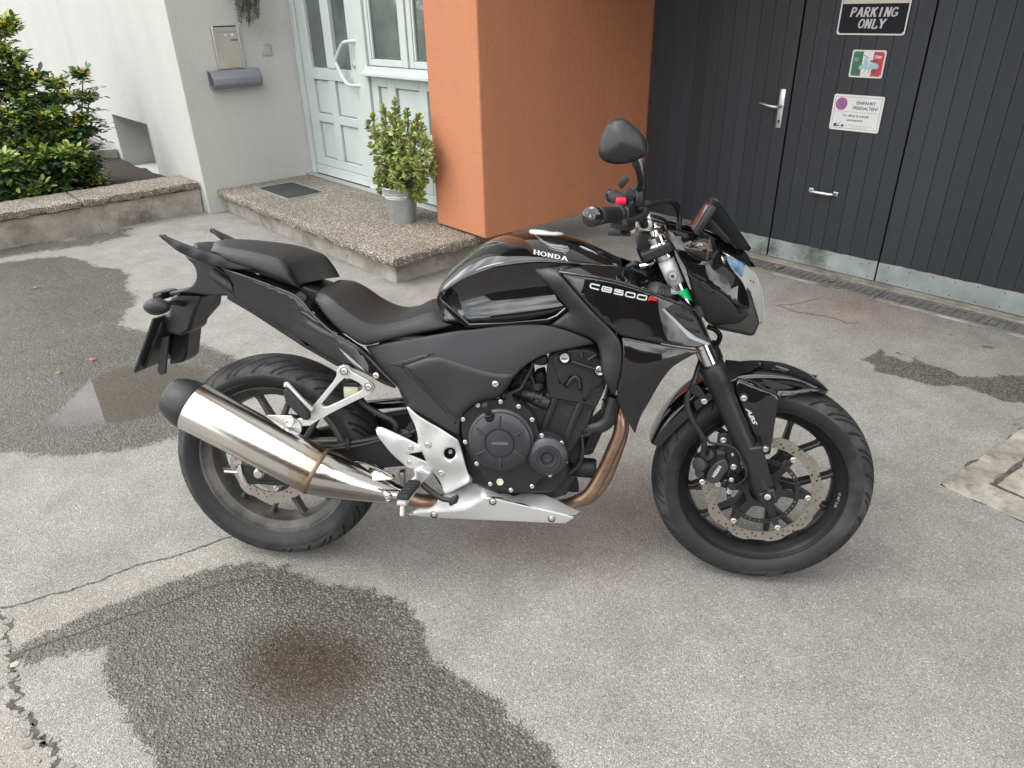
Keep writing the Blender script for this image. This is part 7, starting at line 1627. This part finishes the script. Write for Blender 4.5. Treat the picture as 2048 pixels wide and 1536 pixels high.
for s_ in (-1, 1):
    fx = steer if s_ < 0 else (lambda v: steer((v[0], -v[1], v[2])))
    le, _l = panel('headlight_lens', P, 'lens_glass', bike, In, thick=.003, roll=.002, step=.010, sm=1, corner=60, xf=fx)
    Q = [p+np.array([-.012, .012 if p[1] < -.015 else 0, 0]) for p in P]; panel('reflector', Q, 'reflector_silver', le[0], [p+np.array([-.014, .024, 0]) for p in In], thick=.002, roll=.0, step=.012, sm=0, xf=fx, lam=1e-5)
    Q = [H2(*q) for q in [(1092, 686, -.103), (1180, 724, -.085), (1280, 768, -.050), (1268, 830, -.066), (1248, 905, -.088), (1170, 830, -.098), (1110, 750, -.104)]]; panel('position_light', Q, 'lens_blue', le[0], thick=.002, roll=.002, step=.010, sm=0, xf=fx)
    q = H2(1330, 1010, -.055); b = MB(); b.lathe([(0, .030), (.006, .028), (-.012, .010), (-.016, 0)], q+[-.002, .012, -.01], (.8, -.5, .0), 28); b.build('lamp_bowl', 'chrome', le[0], 40, fx)
# dark sheet painted as the shade in a recess of the lower cowl
strip_q = [H2(*q) for q in [(805, 935, -.138), (880, 950, -.137), (975, 1050, -.132), (960, 1070, -.132), (870, 1040, -.136), (830, 985, -.138)]]; panel('cowl_vent_shade', [p+np.array([0, -.002, 0]) for p in strip_q], 'hollow_shade', low[0][0] if isinstance(low, tuple) else low[0], thick=.002, roll=.002, step=.01, sm=1, xf=steer)
# screen
scr, scv = hboth('screen', [(905, 282, -.088), (935, 190, -.078), (958, 112, -.060), (965, 104, -.020), (970, 100, 0), (1010, 135, 0), (1120, 290, 0), (1240, 470, 0), (1335, 612, 0), (1326, 640, -.024), (1262, 618, -.058), (1190, 580, -.070), (1080, 470, -.080), (960, 340, -.090)], 'smoke_screen', [(1000, 230, -.060), (1100, 370, -.058), (1200, 500, -.048)], roll=.003, corner=70)
hboth('screen_mount', [(775, 480, -.085), (790, 430, -.080), (900, 285, -.092), (960, 335, -.094), (1180, 578, -.074), (1260, 620, -.060), (1150, 580, -.074), (1000, 480, -.085), (880, 380, -.088), (850, 430, -.085), (1000, 520, -.078), (960, 530, -.078)], 'satin_black', roll=.003, thick=.006, sm=0)
# instrument
g0, g1 = H2(725, 420, -.06), H2(905, 130, -.06); d = g1-g0; d /= np.linalg.norm(d); n_ = np.array((-d[2], 0, d[0]))
Mx = np.c_[d, [0, 1, 0], n_]; L_ = np.linalg.norm(g1-g0); b = MB(); b.rbox((g0+g1)/2-n_*.010, (L_, .140, .018), .006, Mx); ins = b.build('instrument', 'satin_black', bike, 40, steer)
b = MB(); b.rbox((g0+g1)/2+n_*.001, (L_*.86, .122, .006), .003, Mx); b.build('gauge_face', 'gauge_glass', ins, 40, steer)
# front turn signals
for s_ in (-1, 1):
    fx = steer if s_ < 0 else (lambda v: steer((v[0], -v[1], v[2])))
    t0, t1 = H2(650, 600, -.185), H2(985, 630, -.195)
    sg_ = signal('front_turn_signal', t0, t1, .0275, bike, fx, 'amber_smoke', [H2(820, 620, -.185), H2(800, 640, -.14), H2(790, 640, -.11)], 1)
# ---- front fender
RT = [(62, .318, .020), (64, .322, .040), (68, .326, .056), (75, .331, .064), (84, .337, .068), (94, .341, .070), (103, .344, .070), (112, .346, .070), (122, .347, .070), (133, .344, .069), (144, .340, .068), (153, .336, .066), (160, .333, .062)]
ctrl = []
for a, r, w in RT:
    t = R_(a); lowr = .306 if a < 85 else (.296 if a < 125 else .288+.012*max(0, (a-145)/15)); lowr = max(lowr, .300) if a < 72 else lowr
    pr_ = [(w, lowr), (w*1.01, lowr+(r-lowr)*.45), (w*.93, lowr+(r-lowr)*.78), (w*.62, lowr+(r-lowr)*.95), (0, r)]
    ctrl.append([np.array((FC[0]+q*math.cos(t), -y, FC[2]+q*math.sin(t))) for y, q in pr_])
b = surf(half(ctrl), 5, 4); ff = b.build('front_fender', 'gloss_black', bike, 60, steer); so = ff.modifiers.new('solid', 'SOLIDIFY'); so.thickness = .0025
ffv = BVHTree.FromPolygons([Vector(v) for v in b.v], b.f)
panel('fender_spoiler', [D_(*q) for q in [(600, 250, -.060), (625, 182, -.010), (700, 190, -.004), (850, 205, -.020), (760, 250, -.066), (650, 300, -.086), (640, 285, -.082)]], 'satin_black', ff, thick=.003, roll=.003, step=.012, sm=1, xf=steer, lam=1e-4)
for s_ in (-1, 1):
    fx = steer if s_ < 0 else (lambda v: steer((v[0], -v[1], v[2])))
    st2, _s = panel('fender_stay', [D_(*q) for q in [(690, 296, -.082), (800, 340, -.088), (890, 372, -.092), (945, 395, -.086), (915, 560, -.089), (902, 650, -.090), (890, 735, -.090), (870, 745, -.090), (832, 738, -.090), (800, 650, -.090), (740, 520, -.090), (692, 400, -.088), (672, 345, -.084)]], 'gloss_black', ff, [D_(*q) for q in [(800, 480, -.094), (850, 620, -.094)]], thick=.004, roll=.005, step=.012, sm=1, corner=45, xf=fx)
    bd_, _b = panel('fender_blade', [D_(*q) for q in [(690, 290, -.080), (800, 300, -.070), (880, 352, -.074), (1000, 362, -.072), (1120, 345, -.066), (1215, 345, -.052), (1180, 368, -.066), (1100, 378, -.072), (960, 400, -.078), (900, 412, -.090), (800, 368, -.090), (700, 322, -.086)]], 'gloss_black', ff, [D_(*q) for q in [(880, 385, -.092), (1000, 380, -.080)]], thick=.003, roll=.004, step=.010, sm=1, corner=45, xf=fx)
    if s_ < 0:
        vt, _b = panel('fender_vent_shade', [D_(*q) for q in [(832, 292, -.074), (900, 305, -.072), (1028, 342, -.072), (1025, 350, -.072), (900, 362, -.076), (880, 345, -.075)]], 'hollow_shade', ff, thick=.001, roll=.001, step=.012, sm=1, xf=fx, lam=1e-4)  # dark sheet on the fender painted as the shade of the vent hole
        for x, y in ((730, 408), (857, 708)):
            q = D_(x, y, -.096); b = MB(); b.lathe([(-.004, .0125), (.002, .0120), (.003, .0105)], (q[0], -.092, q[2]), (0, -1, 0), 22); b.build('bolt_seat', 'dark_metal', st2[0], 30, steer); bolt(st2[0], (q[0], -.095, q[2]), bo_b, steer)
        b = MB(); p0, p1 = D_(742, 472, -.096), D_(792, 572, -.096); e1 = (p1-p0)[[0, 2]]; L_ = np.linalg.norm(e1); e1 /= L_; e2 = np.array([-e1[1], e1[0]]); 
        V, F = text_mesh('ABS', shear=.35, bold=.03, spacing=1.0); k = L_/max(v[0] for v in V)
        b.add([stick(_s, (p0[0]+(x*e1[0]+y*.5*e2[0])*k, 0, p0[2]+(x*e1[1]+y*.5*e2[1])*k), .0012) for x, y in V], F); b.build('lettering', 'white_decal', st2[0], flat=True, xf=steer)
# ---- front brake caliper and hoses
cal = MB(); P = [W1(x, y, -.105) for x, y in [(312, 520), (325, 450), (370, 430), (430, 430), (470, 520), (520, 640), (545, 760), (470, 790), (440, 860), (400, 840), (410, 700), (330, 600)]]; plate(cal, [(p[0], p[2]) for p in P], -.098, -.078); cb = cal.build('caliper_bracket', 'engine_black', bike, 35, steer, bev=.004)
cal = MB(); P = smooth_poly([W1(x, y, -.118) for x, y in [(203, 870), (212, 810), (262, 722), (330, 678), (380, 662), (406, 690), (412, 762), (372, 802), (340, 850), (322, 888), (262, 896)]], 1, 60); plate(cal, [(p[0], p[2]) for p in P], -.126, -.080); cbd = cal.build('brake_caliper', 'slate_plastic' if False else 'cover_black', bike, 35, steer, bev=.006)
for x, y, r_, d_ in ((175, 720, .022, .030), (250, 620, .020, .028), (165, 800, .016, .02)):
    q = W1(x, y, -.10); cal = MB(); cal.lathe([(-.02, r_), (d_*.6, r_), (d_*.8, r_*.88), (d_*.85, r_*.5), (d_*.85, 0)], (q[0], -.095, q[2]), (-.55, -.8, .2), 24); cal.build('piston_housing', 'engine_black', cbd, 35, steer)
cal = MB(); P = [W1(x, y, -.09) for x, y in [(110, 760), (130, 650), (200, 570), (320, 560), (400, 560), (400, 640), (260, 730), (220, 860), (140, 860)]]; plate(cal, [(p[0], p[2]) for p in P], -.108, -.058); cal.build('caliper_body', 'engine_black', cbd, 35, steer, bev=.01)
for x, y, me_ in ((370, 500, bo_b), (468, 757, bo_b), (165, 883, bo_b), (365, 588, bo_d), (268, 612, bo_s), (460, 640, bo_s), (370, 895, bo_d), (443, 862, bo_m)):
    q = W1(x, y, -.11); bolt(cb, (q[0], -.112 if y > 850 or x < 200 else -.100, q[2]), me_, steer)
b = MB(); p0, p1 = W1(283, 850, -.127), W1(352, 745, -.127); e1 = (p1-p0)[[0, 2]]; L_ = np.linalg.norm(e1); e1 /= L_; e2 = np.array([-e1[1], e1[0]])
V, F = text_mesh('NISSIN', bold=.03); k = L_/max(v[0] for v in V); b.add([(p0[0]+(x*e1[0]+y*e2[0])*k, -.1266, p0[2]+(x*e1[1]+y*e2[1])*k) for x, y in V], F); b.build('lettering', 'white_decal', cbd, flat=True, xf=steer)
hose('front_brake_hose', D_, [(490, 745, -.12), (496, 690, -.125), (490, 640, -.13), (430, 540, -.135), (398, 460, -.13), (400, 390, -.125), (430, 330, -.12), (462, 230, -.10), (500, 130, -.05), (560, 100, .0), (590, 45, .03), (565, 5, .03), (520, -15, .02)], [.008, .0075]+[.0072]*11, 'hose_rubber', steer, n=12)
mass_p = [D_(x, y, -.125) for x, y in [(405, 345), (445, 320), (470, 340), (520, 410), (505, 430), (470, 400), (415, 372)]]; b = MB(); plate(b, [(p[0], p[2]) for p in mass_p], -.132, -.118); b.build('hose_clamp', 'engine_black', fork, 35, steer, bev=.002); bolt(fork, D_(497, 424, -.13)*[1, 0, 1]+[0, -.130, 0], bo_b, steer)
hose('abs_wire', W1, [(205, 460, -.13), (240, 510, -.13), (330, 525, -.128), (430, 545, -.128), (500, 590, -.128), (540, 680, -.13), (585, 780, -.13), (580, 850, -.125), (540, 890, -.12), (480, 920, -.11)], .0034, 'hose_rubber', steer)
q = W1(450, 930, -.1); b = MB(); b.lathe([(-.02, .011), (.006, .0115), (.009, .009), (.009, 0)], (q[0], -.096, q[2]), (.2, -1, .1), 18); b.build('abs_sensor', 'hose_rubber', fork, 35, steer)
P = [W1(x, y, -.09) for x, y in [(425, 850), (465, 850), (470, 900), (440, 990), (400, 1000), (415, 900)]]; b = MB(); plate(b, [(p[0], p[2]) for p in P], -.090, -.086); b.build('sensor_bracket', 'aluminium', fork, 35, steer, bev=.001); bolt(fork, W1(418, 985, -.09)*[1, 0, 1]+[0, -.090, 0], bo_m, steer)
